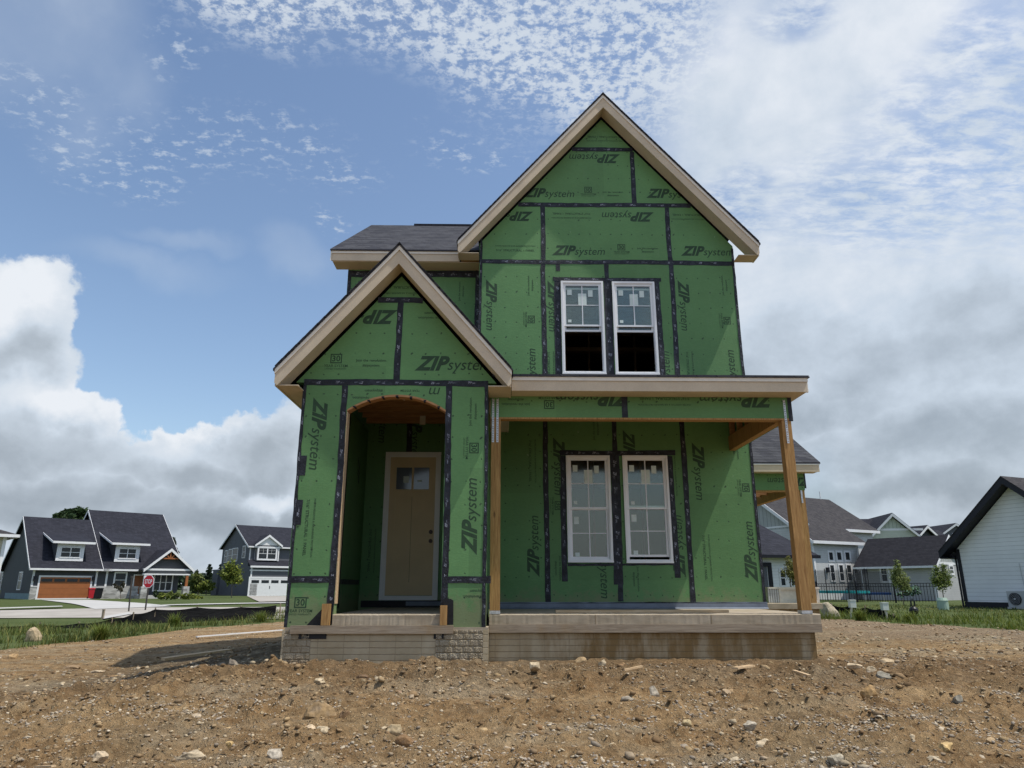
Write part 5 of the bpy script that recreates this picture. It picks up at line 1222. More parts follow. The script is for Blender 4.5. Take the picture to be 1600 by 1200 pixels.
# ---- sage gable behind, and dark roofs beyond
S_ = Fr(1371, 935, 82, -8, 'sage_house', 'pale sage green gabled house behind the grey houses')
pa = S_.loc(1392, 803); pl_ = S_.loc(1370, 828); pr_ = S_.loc(1431, 842)
sl_ = .95; hw_ = 4.2
mb = MB(); mb.prism([(pa[0] - hw_, pa[1] - sl_ * hw_ - .3), (pa[0] + hw_, pa[1] - sl_ * hw_ - .3), (pa[0], pa[1] - .3)], 0, .2, 'batten_sage'); zt_ = S_.loc(1390, 827.5)[1]
mb.box(pa[0] - 3.0, pa[0] + 3.2, -.06, -.002, zt_ - .12, zt_ + .12, 'white_trim'); S_.H(mb, 'gable')
mb = MB(); zz_ = pa[1] - sl_ * hw_ - .3; mb.box(pa[0] - hw_, pa[0] + hw_, .0, 9, -.5, zz_, 'siding_sage'); mb.prism([(pa[0] - hw_ + .2, zz_), (pa[0] + hw_ - .2, zz_), (pa[0] + 2.2, zt_), (pa[0] - 2.2, zt_)], -.03, -.001, 'siding_sage'); S_.H(mb, 'wall')
for sg in (-1, 1):
    mb = MB(); hh_ = hw_ + .6; e_z = pa[1] - sl_ * hh_
    mb.prism([(pa[0], pa[1] + .05), (pa[0] + sg * hh_, e_z + .05), (pa[0] + sg * hh_, e_z - .2), (pa[0], pa[1] - .3)], -.42, -.35, 'white_trim'); S_.H(mb, 'rake_trim')
    mb = MB(); mb.prism([(pa[0], pa[1] + .1), (pa[0] + sg * hh_, e_z + .1), (pa[0] + sg * hh_, e_z + .05), (pa[0], pa[1] + .05)], -.42, 12, 'shingle_dark'); S_.H(mb, 'roof')
mb = MB(); q = S_.loc(1330, 806, 5); mb.slab([(q[0] - 2, 1.0, pa[1] - 3.6), (pa[0], 1.0, pa[1] - 3.6), (pa[0], 5.0, pa[1] - .1), (q[0] - 2, 5.0, pa[1] - .1)], .1, 'shingle_dark'); S_.H(mb, 'side_roof')
T_ = Fr(1445, 935, 95, 20, 'dark_roof_house', 'dark roofed house with white edged gable showing above the low grey house')
pa = T_.loc(1443, 822); hw_ = 4.4
mb = MB(); mb.prism([(pa[0] - hw_, pa[1] - hw_ * .75), (pa[0] + hw_, pa[1] - hw_ * .75), (pa[0], pa[1] - .3)], 0, .2, 'siding_charcoal'); mb.box(pa[0] - hw_, pa[0] + hw_ + 6, .2, 9, -.5, pa[1] - hw_ * .75, 'siding_charcoal'); T_.H(mb, 'gable')
for sg in (-1, 1):
    mb = MB(); hh_ = hw_ + .5; e_z = pa[1] - .75 * hh_; mb.prism([(pa[0], pa[1] + .05), (pa[0] + sg * hh_, e_z + .05), (pa[0] + sg * hh_, e_z - .25), (pa[0], pa[1] - .3)], -.62, -.5, 'white_trim'); T_.H(mb, 'rake_trim')
    mb = MB(); mb.prism([(pa[0], pa[1] + .1), (pa[0] + sg * hh_, e_z + .1), (pa[0] + sg * hh_, e_z + .05), (pa[0], pa[1] + .05)], -.62, 6, 'shingle_dark'); T_.H(mb, 'roof')
mb = MB(); mb.slab([(pa[0], 1, pa[1] - 3.0), (pa[0] + 9, 1, pa[1] - 3.0), (pa[0] + 9, 5, pa[1] + .05), (pa[0], 5, pa[1] + .05)], .1, 'shingle_dark'); T_.H(mb, 'side_roof')
for px_ in (1489, 1494): q = T_.loc(px_, 836, 2); mb = MB(); mb.tube((q[0], 2, q[1] - .6), (q[0], 2, q[1] + .25), .09, 'white_trim'); T_.H(mb, 'vent_pipe')
U_ = Fr(1490, 935, 118, 0, 'far_gable_house', 'small far gable peeking beside the black roof edge of the white house')
pa = U_.loc(1491, 819); mb = MB(); mb.prism([(pa[0] - 4, pa[1] - 2.6), (pa[0] + 4, pa[1] - 2.6), (pa[0], pa[1] - .2)], 0, .2, 'siding_slate'); mb.box(pa[0] - 4, pa[0] + 4, .2, 8, -.5, pa[1] - 2.6, 'siding_slate'); U_.H(mb, 'gable')
for sg in (-1, 1):
    mb = MB(); mb.prism([(pa[0], pa[1] + .1), (pa[0] + sg * 4.5, pa[1] - 2.8), (pa[0] + sg * 4.5, pa[1] - 3.1), (pa[0], pa[1] - .25)], -.5, -.35, 'white_trim'); U_.H(mb, 'rake_trim')
    mb = MB(); mb.prism([(pa[0], pa[1] + .16), (pa[0] + sg * 4.5, pa[1] - 2.74), (pa[0] + sg * 4.5, pa[1] - 2.8), (pa[0], pa[1] + .1)], -.5, 8, 'shingle_dark'); U_.H(mb, 'roof')

# ---- white sided house with black trim, gable end towards the yard
E_ = Fr(1510, 950, 36, -68, 'white_gable_house', 'white sided house with thick black roof edge and black corner trim')
zw = E_.loc(1497.5, 858)[1]; ap = E_.loc(1579, 758); uL = 0; sl_ = (ap[1] - zw) / ap[0]; uR = ap[0] * 2
mb = MB(); mb.prism([(0, -.05), (uR, -.05), (uR, zw), (ap[0], ap[1]), (0, zw)], 0, .2, 'siding_white'); mb.box(0, uR, .2, 12, -.05, zw - .2, 'siding_white'); E_.H(mb, 'gable_wall')
mb = MB(); mb.box(-.02, uR, -.03, -.001, .0, .32, 'black_trim'); mb.box(-.03, .14, -.04, -.001, .33, zw, 'black_trim'); E_.H(mb, 'black_base_trim')
mb = MB(); mb.box(.05, uR, -.02, 12, -.7, -.051, 'concrete_far'); E_.H(mb, 'foundation')
for sg in (-1, 1):
    run = ap[0] + .55; e_z = ap[1] + .35 - sl_ * run
    P2 = lambda d, o: (ap[0] + sg * d, ap[1] + .35 - sl_ * d - o)
    mb = MB(); mb.prism([P2(0, 0), P2(run, 0), P2(run, .32), P2(0, .32)], -.60, -.56, 'black_trim'); E_.H(mb, 'rake_trim')
    mb = MB(); mb.prism([P2(0, .26), P2(run, .26), P2(run, .30), P2(0, .30)], -.559, -.001, 'black_trim'); E_.H(mb, 'soffit')
    mb = MB(); mb.prism([P2(0, -.05), P2(run, -.05), P2(run, 0.0), P2(0, 0.0)], -.62, 12, 'shingle_brown'); E_.H(mb, 'roof')
    mb = MB(); x0, x1 = sorted((ap[0] + sg * run, ap[0] + sg * (run - .08))); mb.box(x0, x1, -.559, 12, e_z - .32, e_z - .01, 'black_trim'); mb.box(min(x0, ap[0] + sg * ap[0]), max(x1, ap[0] + sg * ap[0]), -.558, 12, e_z - .33, e_z - .31, 'black_trim'); E_.H(mb, 'eave_trim')
mb = MB(); mb.tube((-.35, -.1, zw - .25), (-.1, -.07, zw - .45), .045, 'black_trim'); mb.tube((-.07, -.08, zw - .45), (-.07, -.08, 0), .045, 'black_trim'); E_.H(mb, 'downspout')
mb = MB(); q = E_.loc(1593, 880); mb.tube((q[0], -.04, q[1]), (q[0] + .05, -.04, .9), .012, 'ac_grey'); E_.H(mb, 'conduit')
q = E_.loc(1577, 945, -.5); w_ = E_.loc(1606, 945, -.5)[0] - q[0]; c_ = cos(E_.a); s_ = sin(E_.a)
ac = empty('heat_pump', (E_.X + q[0] * c_ + .5 * s_, E_.Y + q[0] * s_ - .5 * c_, zg(E_.X, E_.Y)), E_.a, 'grey outdoor air conditioning unit with round fan beside the white house', 'air conditioner')
mb = MB(); mb.box(0, .95, -.05, .3, .10, .78, 'ac_grey'); mb.box(-.03, .98, -.1, .35, .0, .095, 'concrete_far'); mb.build('casing', ac)
mb = MB(); mb.tube((.36, -.055, .44), (.36, -.10, .44), .27, 'black_trim', n=20); mb.tube((.36, -.101, .44), (.36, -.11, .44), .05, 'ac_grey', n=12)
for r_ in (.11, .17, .23):
    for i in range(20): b0, b1 = 2 * pi * i / 20, 2 * pi * (i + 1) / 20; mb.beam((.36 + r_ * cos(b0), -.106, .44 + r_ * sin(b0)), (.36 + r_ * cos(b1), -.106, .44 + r_ * sin(b1)), .008, .008, 'ac_grey')
mb.build('fan_grille', ac)

# ---- small white house with dark trim seen past the corner
W_ = Fr(1194, 937, 42, 14, 'small_white_house', 'bright white sided house with dark door frame seen through the porch posts')
e_z = W_.loc(1215, 868)[1]; uR = W_.loc(1262, 880)[0]
mb = MB(); mb.box(-4, uR, 0, 8, -.4, e_z, 'siding_brightwhite'); W_.H(mb, 'wall')
ra_ = W_.loc(1188, 818, 4)
mb = MB(); mb.add([(-5, -.5, e_z), (uR + .5, -.5, e_z), (uR + .5, 8.5, e_z), (-5, 8.5, e_z), (ra_[0] - .2, 4, ra_[1]), (-5, 4, ra_[1])], [(0, 1, 4, 5), (1, 2, 4), (2, 3, 5, 4), (3, 2, 1, 0), (0, 5, 3)], 'shingle_dark'); W_.H(mb, 'roof')
mb = MB(); mb.box(-5, uR + .5, -.58, -.502, e_z - .16, e_z + .02, 'black_trim'); W_.H(mb, 'fascia')
a = W_.loc(1194, 879); b = W_.loc(1208, 925); mb = MB(); mb.ring(a[0] - .6, b[0], -.1, a[1], .22, -.1, -.002, 'black_trim'); mb.box(a[0] - .3, b[0] - .3, -.05, -.003, 0, a[1] - .2, 'siding_slate'); W_.H(mb, 'door')
for x0, x1 in ((1216, 1229.5), (1232, 1246)): a = W_.loc(x0, 889); b = W_.loc(x1, 917); bwin(W_, a[0], b[0], b[1], a[1], 0, .09, 1, True)

# =================================================================== OBJECTS IN THE YARD
def rock_mesh(name, rx, ry, rz, col, seed, sub=3, rough=.35):
    import bmesh
    bm = bmesh.new(); bmesh.ops.create_icosphere(bm, subdivisions=sub, radius=1.0)
    rs = random.Random(seed); cuts = [(Vector((rs.gauss(0, 1), rs.gauss(0, 1), rs.gauss(0, 1))).normalized(), .48 + rs.random() * .38) for _ in range(13)]; col = (col[0] * .90, col[1] * .82, col[2] * .70)
    from mathutils import noise as mn
    off = Vector((seed * 3.1, seed * 1.7, 0)); cl = []
    for v in bm.verts:
        p = v.co.copy()
        for nn, d in cuts:
            q = p.dot(nn)
            if q > d: p -= nn * (q - d) * .9
        p *= 1 + rough * .5 * mn.noise(p * 1.6 + off) + rough * .25 * mn.noise(p * 5 + off)
        v.co = Vector((p.x * rx, p.y * ry, p.z * rz)); k = 1 + .5 * mn.noise(p * 3 + off); k2 = max(0, mn.noise(p * 7 + off)); cl.append([min(1, c * k + .25 * k2 * .3) for c in col])
    me = bpy.data.meshes.new(name); bm.to_mesh(me); bm.free(); me.materials.append(MATS['rock']); me.polygons.foreach_set('use_smooth', [False] * len(me.polygons))
    set_cols(me, np.array(cl)); return me
def rock(px, py, w, h, col, seed, label, group=None, name='rock', cat='rock', sub=3):
    g = None; X_, Y_, Z_ = ghit(px, py)
    for _ in range(8):
        Z_ = zg(X_, Y_); X_, Y_ = gz(px, py, min(Z_, CH - .1))
    k = Y_ * 1.07 / F
    me = rock_mesh(name, w * k / 2, w * k / 2 * .8, h * k * .72, col, seed, sub); o = bpy.data.objects.new(name, me); COL.objects.link(o)
    o.location = (X_, Y_ + w * k * .25, Z_ + h * k * (.30 if name == 'boulder' else .10)); o.rotation_euler = (0, 0, random.Random(seed).random() * .8 - .4)
    return tag(o, label, cat, group)
PALE, TANC, GREYC, BRN, DRK, YEL = (.50, .44, .34), (.40, .31, .20), (.32, .30, .27), (.23, .15, .085), (.15, .10, .06), (.50, .38, .20)
rocks = [(1299, 966, 29, 22, (.42, .40, .34), 'large pale speckled boulder at the grass edge past the porch corner', 'boulder'),
 (45, 1003, 26, 22, (.42, .36, .27), 'tan boulder half hidden in the tall grass', 'boulder'),
 (836, 1043, 25, 12, PALE, 'flat pale stone leaning at the foot of the porch foundation', 0), (907, 1037, 26, 10, TANC, 'flat tan stone against the porch foundation, beside a whiter round one', 0),
 (942, 1040, 14, 11, PALE, 'small white stone near the foundation, right of two flat tan stones', 0), (497, 1122, 44, 26, (.27, .20, .12), 'long dark brown clod of clay with a pale top in the dirt', 'clod'),
 (537, 1124, 20, 20, DRK, 'dark crumbly clod touching the right end of the long clay clod', 'clod'), (615, 1150, 24, 22, (.42, .35, .24), 'pale jagged upright stone in the dirt below the entry', 0),
 (638, 1062, 22, 12, YEL, 'yellowish oblong stone on the slope under the entry', 0), (620, 1086, 17, 11, (.30, .22, .17), 'reddish grey round stone with a pale cap below the entry', 0),
 (565, 1065, 22, 14, DRK, 'dark earth clod directly under the entry foundation', 'clod'), (591, 1064, 15, 8, PALE, 'small pale stone right of the dark earth clod', 0),
 (929, 1089, 21, 16, DRK, 'dark brown cubical clod in front of the porch middle', 'clod'), (1022, 1087, 18, 15, (.46, .44, .40), 'pale grey knobby stone in front of the porch middle', 0),
 (982, 1097, 22, 10, GREYC, 'pair of mottled grey pebbles fused together left of the knobby stone', 0), (1362, 1088, 26, 22, (.36, .25, .13), 'orange brown blocky stone standing right of the porch', 0),
 (1322, 1055, 22, 18, (.24, .15, .09), 'rounded reddish brown stone close to the porch corner', 0), (1386, 1064, 32, 17, (.26, .26, .24), 'broad dark grey stone with pale top right of the porch', 0),
 (1436, 1065, 15, 14, (.30, .21, .12), 'small upright brown stone with flat lit top, right of the broad grey stone', 0), (1502, 1101, 22, 18, (.28, .28, .26), 'mottled grey round stone alone on the bare dirt at the far side', 0),
 (1338, 1042, 24, 7, (.55, .47, .36), 'flat whitish stone slab behind the reddish brown stone', 0), (1386, 1036, 28, 8, (.45, .38, .28), 'flat tan stone slab farthest up the slope past the porch corner', 0),
 (1363, 1050, 15, 9, PALE, 'small whitish stone touching the broad dark grey stone', 0), (1198, 1168, 25, 13, (.56, .49, .38), 'smooth cream egg shaped stone near the bottom edge', 0),
 (1149, 1196, 24, 14, (.58, .52, .42), 'smooth off white stone cut by the bottom edge of the view', 0), (1173, 1137, 20, 12, (.42, .40, .36), 'grey stone with white crust and dark shaded front', 0),
 (1429, 1156, 16, 8, PALE, 'small pale wedge of stone on bare dirt', 0), (1483, 1172, 30, 12, YEL, 'flat cream coloured stone flush with the dirt toward the lower corner', 0),
 (1310, 1194, 28, 16, (.40, .38, .33), 'rough pitted grey stone at the lower edge', 0), (471, 1060, 18, 15, GREYC, 'grey speckled round stone near the foot of the entry corner', 0),
 (496, 1066, 20, 6, PALE, 'thin pale flake of stone right of the grey speckled stone', 0), (631, 1165, 28, 14, BRN, 'dark brown earth lump beneath the jagged upright stone', 'clod'),
 (502, 1143, 18, 10, PALE, 'smooth cream stone on the lit dirt below the long clay clod', 0), (482, 1141, 18, 8, (.50, .42, .32), 'flat beige stone left of the smooth cream stone', 0),
 (538, 1176, 20, 9, (.58, .53, .44), 'whitish flat stone among grey gravel', 0), (425, 1186, 22, 16, (.46, .44, .41), 'crumbly white stone near the lower left gravel', 0),
 (841, 1140, 16, 10, BRN, 'brown stone with a lit tip beside a twig', 0), (1135, 1085, 17, 8, (.45, .36, .26), 'beige pair of stones low in the dirt before the porch', 0),
 (1122, 1070, 16, 9, (.40, .34, .27), 'rounded beige grey stone below the right half of the porch', 0), (1076, 1134, 15, 9, (.50, .43, .28), 'squarish yellow white stone amid gravel', 0),
 (152, 1187, 22, 12, (.50, .43, .34), 'cream stone with split face on the lower left dirt', 0), (291, 1188, 50, 14, (.42, .37, .29), 'broad flat chalky stone near the bottom edge left of the entry', 0),
 (300, 1125, 24, 10, (.46, .40, .32), 'pale chipped stones heaped on the left dirt', 0), (318, 1073, 18, 10, (.22, .17, .12), 'brown lump in the sunlit dirt beneath the plank', 'clod'),
 (362, 1040, 20, 12, (.25, .23, .21), 'grey rock in the house shadow near the plank', 0), (105, 1046, 28, 9, (.28, .21, .14), 'low brown rock on the wheel track at left', 0),
 (18, 1029, 14, 9, (.42, .31, .19), 'orange tan stone at the left edge of the yard', 0), (150, 1052, 26, 5, (.50, .43, .34), 'flat light stone embedded in the track', 0),
 (357, 1165, 12, 8, YEL, 'yellow stone beside a dark clod at lower left', 0), (1550, 1160, 16, 8, TANC, 'tan wedge stone by the right edge', 0), (1460, 1192, 22, 9, (.52, .47, .38), 'squared white stone near the lower right edge', 0)]
for i, (x_, y_, w_, h_, c_, lb, kd) in enumerate(rocks):
    rock(x_, y_, w_, h_, c_, 100 + i * 7, lb, None, kd if kd else 'rock', {'boulder': 'boulder', 'clod': 'clod'}.get(kd, 'rock'))

# loose gravel that nobody could count
rs = np.random.RandomState(5)
def ico():
    p = (1 + 5 ** .5) / 2; v = np.array([(-1, p, 0), (1, p, 0), (-1, -p, 0), (1, -p, 0), (0, -1, p), (0, 1, p), (0, -1, -p), (0, 1, -p), (p, 0, -1), (p, 0, 1), (-p, 0, -1), (-p, 0, 1)], float)
    f = np.array([(0, 11, 5), (0, 5, 1), (0, 1, 7), (0, 7, 10), (0, 10, 11), (1, 5, 9), (5, 11, 4), (11, 10, 2), (10, 7, 6), (7, 1, 8), (3, 9, 4), (3, 4, 2), (3, 2, 6), (3, 6, 8), (3, 8, 9), (4, 9, 5), (2, 4, 11), (6, 2, 10), (8, 6, 7), (9, 8, 1)])
    return v / np.linalg.norm(v[0]), f
IV, IF = ico()
def scatter(name, N, yr, smin, smax, pw, seed, label=None, patch=None, xr=None, pal=None, thr=.40, emb=.12):
    rs = np.random.RandomState(seed)
    y = yr[0] * (yr[1] / yr[0]) ** rs.rand(N) if pw else yr[0] + (yr[1] - yr[0]) * rs.rand(N)
    x = (rs.rand(N) * 2 - 1) * (y * .80 + .3) + .05 if xr is None else xr[0] + (xr[1] - xr[0]) * rs.rand(N)
    d = fbm(x * 1.1, y * 1.6, 4, seed + 2) + .35 * (fbm(x * 5, y * 5, 2, seed) - .5)
    keep = d > thr + .22 * rs.rand(N)
    inside = ((x > -2.8) & (x < 4.4) & (y > 9.62)) | (y > lawn_from(x) - .1)
    keep &= ~inside; x, y = x[keep], y[keep]; n = len(x)
    s = smin * (smax / smin) ** (rs.rand(n) ** 2.2); z = gheight(x, y)
    jit = 1 + .33 * (rs.rand(n, 12, 1) - .5) * 1.6
    V = IV[None] * jit * (s[:, None, None] * np.stack([1 + .4 * rs.rand(n), .7 + .5 * rs.rand(n), .42 + .35 * rs.rand(n)], 1)[:, None, :])
    th = rs.rand(n) * 6.28; c, q = np.cos(th)[:, None], np.sin(th)[:, None]
    tl = (rs.rand(n) - .5)[:, None] * .9
    Vz = V[..., 2] * np.cos(tl) + V[..., 0] * np.sin(tl); Vx0 = V[..., 0] * np.cos(tl) - V[..., 2] * np.sin(tl)
    Vx = Vx0 * c - V[..., 1] * q; Vy = Vx0 * q + V[..., 1] * c
    P_ = np.stack([Vx + x[:, None], Vy + y[:, None], Vz + (z + s * emb)[:, None]], -1).reshape(-1, 3)
    Fc = (IF[None] + (np.arange(n) * 12)[:, None, None]).reshape(-1, 3)
    wts = None if pal is not None else np.array([.16, .17, .14, .07, .16, .16, .05, .09])
    pal = np.array(pal) if pal is not None else np.array([(.50, .44, .34), (.40, .34, .27), (.33, .30, .27), (.56, .51, .43), (.26, .20, .14), (.22, .155, .095), (.45, .35, .22), (.30, .21, .13)])
    ci = rs.choice(len(pal), n, p=wts); cc_ = pal[ci] * np.array([[.92, .84, .72]]) * (.68 + .4 * rs.rand(n, 1))
    o = np_mesh(name, P_, Fc, 'rock', np.repeat(cc_, 12, axis=0)); return tag(o, kind='stuff')
scatter('gravel', 38000, (4.7, 10.5), .0045, .020, False, 11)
scatter('gravel', 4200, (4.7, 12.5), .012, .040, False, 21, emb=-.02)
CL = [(.26, .19, .12), (.32, .24, .155), (.20, .14, .085), (.38, .30, .20)]
scatter('dirt_clods', 11000, (4.7, 9.9), .007, .030, False, 51, pal=CL, thr=.42, emb=-.1)
scatter('dirt_clods', 1300, (7.8, 9.75), .018, .055, False, 61, pal=CL, thr=.38, emb=-.1)
PG = [(.50, .46, .40), (.42, .39, .36), (.60, .56, .49), (.34, .31, .29)]
scatter('gravel', 42000, (4.7, 8.2), .005, .019, False, 71, pal=PG, thr=.50, emb=.1)
scatter('gravel', 15000, (9.5, 24), .010, .045, True, 31)

# ---- grass, as blades nobody could count
def blades(name, x, y, hmin, hmax, seed, cols, wid=.006, kind='stuff'):
    rs = np.random.RandomState(seed); n = len(x); z = gheight(x, y) - .01
    h = hmin + (hmax - hmin) * rs.rand(n) ** 1.6; th = rs.rand(n) * 6.28; ln = h * (.2 + .95 * rs.rand(n) ** 1.5); w = wid * (.6 + .8 * rs.rand(n))
    dx, dy = np.cos(th), np.sin(th); px_, py_ = -dy, dx
    def pt(f, off, wz): return np.stack([x + dx * ln * f ** 2 + px_ * w * off, y + dy * ln * f ** 2 + py_ * w * off, z + h * wz], 1)
    V = np.stack([pt(0, -1, 0), pt(0, 1, 0), pt(.55, .8, .55), pt(.55, -.8, .55), pt(1, .12, .95), pt(1, -.12, .95)], 1).reshape(-1, 3)
    b = (np.arange(n) * 6)[:, None]; Fc = np.concatenate([b + np.array([[0, 1, 2, 3]]), b + np.array([[3, 2, 4, 5]])])
    c = np.array(cols)[rs.randint(0, len(cols), n)] * (.6 + .7 * rs.rand(n, 1)); return np_mesh(name, V, Fc, 'blade', np.repeat(c, 6, axis=0))
GC = [(.5, .65, .5), (.7, .85, .6), (.95, .98, .7), (.65, .8, .5), (1.7, 1.35, 1.1), (1.1, 1.05, .7)]
rs = np.random.RandomState(77)
def strip(n, x0, x1, d0, d1, pwr=1.0):
    x = x0 + (x1 - x0) * rs.rand(n); y = lawn_from(x) + d0 + (d1 - d0) * rs.rand(n) ** pwr; k = fbm(x * 1.1, y * 1.1, 4, 9) > .38 + .24 * rs.rand(n); return x[k], y[k]
x_, y_ = strip(42000, -22, -7.2, -.3, 9.0, 1.1); tag(blades('tall_grass', x_, y_, .05, .34, 1, GC, .009), kind='stuff')
x_, y_ = strip(26000, 9.5, 24, -.4, 9.0, 1.2); tag(blades('tall_grass', x_, y_, .05, .30, 2, [(.9, 1.0, .5), (1.2, 1.2, .6), (.7, .9, .4)], .009), kind='stuff')
x_, y_ = strip(16000, -30, -9, 8, 18); _k = y_ < 22.5; x_, y_ = x_[_k], y_[_k]; tag(blades('lawn_grass', x_, y_, .04, .14, 3, GC, .014), kind='stuff')
x_, y_ = strip(26000, 10, 34, 8, 26); tag(blades('lawn_grass', x_, y_, .04, .13, 4, GC, .014), kind='stuff')

x_, y_ = strip(5200, -22, -6.5, -3.0, 0.2, .6); _k = rs.rand(len(x_)) < .5 * sst((y_ - lawn_from(x_) + 3.0) / 3.0); tag(blades('sparse_weeds', x_[_k], y_[_k], .04, .20, 5, GC, .008), kind='stuff')
x_, y_ = strip(5200, 8.5, 22, -2.2, 0.2, .6); _k = rs.rand(len(x_)) < .5 * sst((y_ - lawn_from(x_) + 2.2) / 2.2); tag(blades('sparse_weeds', x_[_k], y_[_k], .04, .16, 6, GC, .008), kind='stuff')
# ---- silt fences
def silt(pts, name, label):
    P0 = []
    for (x_, yt, yb) in pts:
        g_ = ghit(x_, yb); P0.append((g_[0], g_[1], zg(g_[0], g_[1]), at(x_, yt, g_[1])[2]))
    root = empty(name, (P0[0][0], P0[0][1], P0[0][2]), 0, label, 'silt fence'); ox, oy, oz = P0[0][:3]
    V = []; Fs = []; n = 10; rr = random.Random(5)
    for i in range(len(P0) - 1):
        for k in range(n):
            s = k / n; q = [P0[i][j] * (1 - s) + P0[i + 1][j] * s for j in range(4)]; sag = .06 * sin(pi * s)
            w1, w2 = (rr.random() - .5) * .10, (rr.random() - .5) * .10
            V += [(q[0] - ox, q[1] - .25 + w1 * .4 - oy, q[2] - .02 - oz), (q[0] - ox, q[1] + w1 - oy, q[2] * .5 + (q[3] - sag) * .5 - oz), (q[0] - ox, q[1] + w2 * .3 - oy, q[3] - sag - oz)]
    m_ = len(V) // 3
    for i in range(m_ - 1): a = 3 * i; Fs += [(a, a + 3, a + 4, a + 1), (a + 1, a + 4, a + 5, a + 2)]
    b0 = len(V); V += [(p[0], p[1] + .012, p[2]) for p in V]; Fs += [tuple(b0 + j for j in reversed(f)) for f in Fs[:]]
    mb = MB(); mb.add(V, Fs, 'silt_cloth'); mb.build('cloth', root, smooth=True)
    for i, q in enumerate(P0):
        if i % 1 == 0: mb = MB(); mb.box(q[0] - ox - .02, q[0] - ox + .02, q[1] - oy + .03, q[1] - oy + .07, -.1 + q[2] - oz, q[3] - oz + .06, 'form_board'); mb.build('stake', root)
silt([(-30, 977, 984), (60, 975.5, 982), (121, 974, 981), (172, 967, 980), (205, 959, 977), (239, 952, 974), (305, 949, 971), (374, 948.5, 968), (436, 944.5, 965)], 'silt_fence', 'sagging black silt fence through the weeds left of the green house')
silt([(1302, 945, 962), (1330, 947, 963), (1355, 949, 965), (1382, 950, 967), (1398, 962, 969), (1420, 970, 972)], 'silt_fence', 'collapsing black silt fence by the white capped stakes')

# ---- street things
def octagon(r): return [(r * cos(pi / 8 + i * pi / 4), r * sin(pi / 8 + i * pi / 4)) for i in range(8)]
g_ = at(232.5, 908.5, 37); base = at(226, 956, 37)
st = empty('stop_sign', (base[0] + .0, 37, zg(base[0], 37) - .1), 0, 'red octagonal stop sign on a thin post at the street corner', 'stop sign')
dz = g_[2] - st.location.z; dx = g_[0] - base[0]
mb = MB(); mb.beam((0, .04, 0), (dx, .04, dz + .3), .06, .05, 'steel_dark'); mb.build('post', st)
sg_ = bpy.data.objects.new('sign_plate', None)
mb = MB(); mb.prism(octagon(.335), -.012, 0, 'sign_white'); mb.prism(octagon(.305), -.016, -.0121, 'sign_red'); put_text(mb, [('STOP', .03, 0, 0, -.10, .44, .29)], -.22, 0, 0, -.0175, 'sign_white')
pl_ = mb.build('sign_plate', st); pl_.location = (dx, -.0, dz); pl_.rotation_euler = (0, 0, radians(-18))
b_ = at(201, 956, 36); t_ = at(206, 901, 36)
mb = MB(); mb.beam((0, 0, 0), (t_[0] - b_[0], 0, t_[2] - zg(b_[0], 36)), .05, .05, 'steel_dark'); mb.box(t_[0] - b_[0] - .04, t_[0] - b_[0] + .04, -.04, .04, t_[2] - zg(b_[0], 36) - .05, t_[2] - zg(b_[0], 36) + .03, 'steel_dark'); tag(mb.build('street_post', loc=(b_[0], 36, zg(b_[0], 36))), 'bare thin dark post left of the stop sign', 'post')
b_ = ghit(160, 968); mb = MB(); mb.box(-.04, .04, -.04, .04, -.1, .38, 'form_board'); mb.box(-.05, .05, -.05, .05, .381, .40, 'form_board'); tag(mb.build('wooden_stake', loc=(b_[0], b_[1], zg(b_[0], b_[1]))), 'short weathered wooden stake in the verge grass near the road', 'stake')
def bin_(px, py, Y, m, label, rz, s=1.0):
    b_ = at(px, py, Y); r_ = empty('wheelie_bin', (b_[0], Y, zg(b_[0], Y) + .04), rz, label, 'bin')
    mb = MB(); a, c = .22, .28; mb.add([(-a, -a, .05), (a, -a, .05), (a, a, .05), (-a, a, .05), (-c, -c, 1.0), (c, -c, 1.0), (c, c, 1.0), (-c, c, 1.0)], [(3, 2, 1, 0), (4, 5, 6, 7), (0, 1, 5, 4), (1, 2, 6, 5), (2, 3, 7, 6), (3, 0, 4, 7)], m); mb.build('body', r_)
    mb = MB(); mb.prismx([(-.32, 1.01), (.30, 1.01), (.30, 1.06), (0, 1.12), (-.32, 1.07)], -.31, .31, m); mb.build('lid', r_)
    for q in (-.25, .25): mb = MB(); mb.tube((q - .03, .24, .10), (q + .03, .24, .10), .10, 'black_plastic', n=12); mb.build('wheel', r_)
    r_.scale = (s, s, s)
bin_(140.5, 938, 66, 'red_plastic', 'red wheeled bin beside the orange garage door', .7, 0.82)
bin_(147.5, 938.5, 66.5, 'black_plastic', 'black wheeled bin next to the red bin', .7, 0.82); bin_(153.5, 938.5, 67.5, 'black_plastic', 'black wheeled bin farthest from the orange garage door', .7, 0.82)
# boards on the ground
def plank(p0, p1, w, h, m, label, name='plank', cat='plank', lift=.0):
    a = ghit(*p0); b = ghit(*p1)
    za, zb = zg(a[0], a[1]) + h / 2 + lift, zg(b[0], b[1]) + h / 2 + lift
    a = gz(*p0, za); b = gz(*p1, zb)
    mb = MB(); mb.beam((0, 0, 0), (b[0] - a[0], b[1] - a[1], zb - za), w, h, m); mb.beam(((b[0] - a[0]) * .3, (b[1] - a[1]) * .3, (zb - za) * .3 + h / 2 + .001), ((b[0] - a[0]) * .31, (b[1] - a[1]) * .31, (zb - za) * .31 + h / 2 + .001), w * .8, .002, 'form_board')
    return tag(mb.build(name, loc=(a[0], a[1], za)), label, cat)
plank((255, 1030), (359, 1016), .19, .05, 'lumber', 'pale timber plank lying across the edge of the house shadow', lift=.03)
plank((307, 995), (441, 984.5), .07, .03, 'white_trim', 'long thin white strip of trim on the dirt beside the entry', 'trim_strip', 'trim strip', .05)
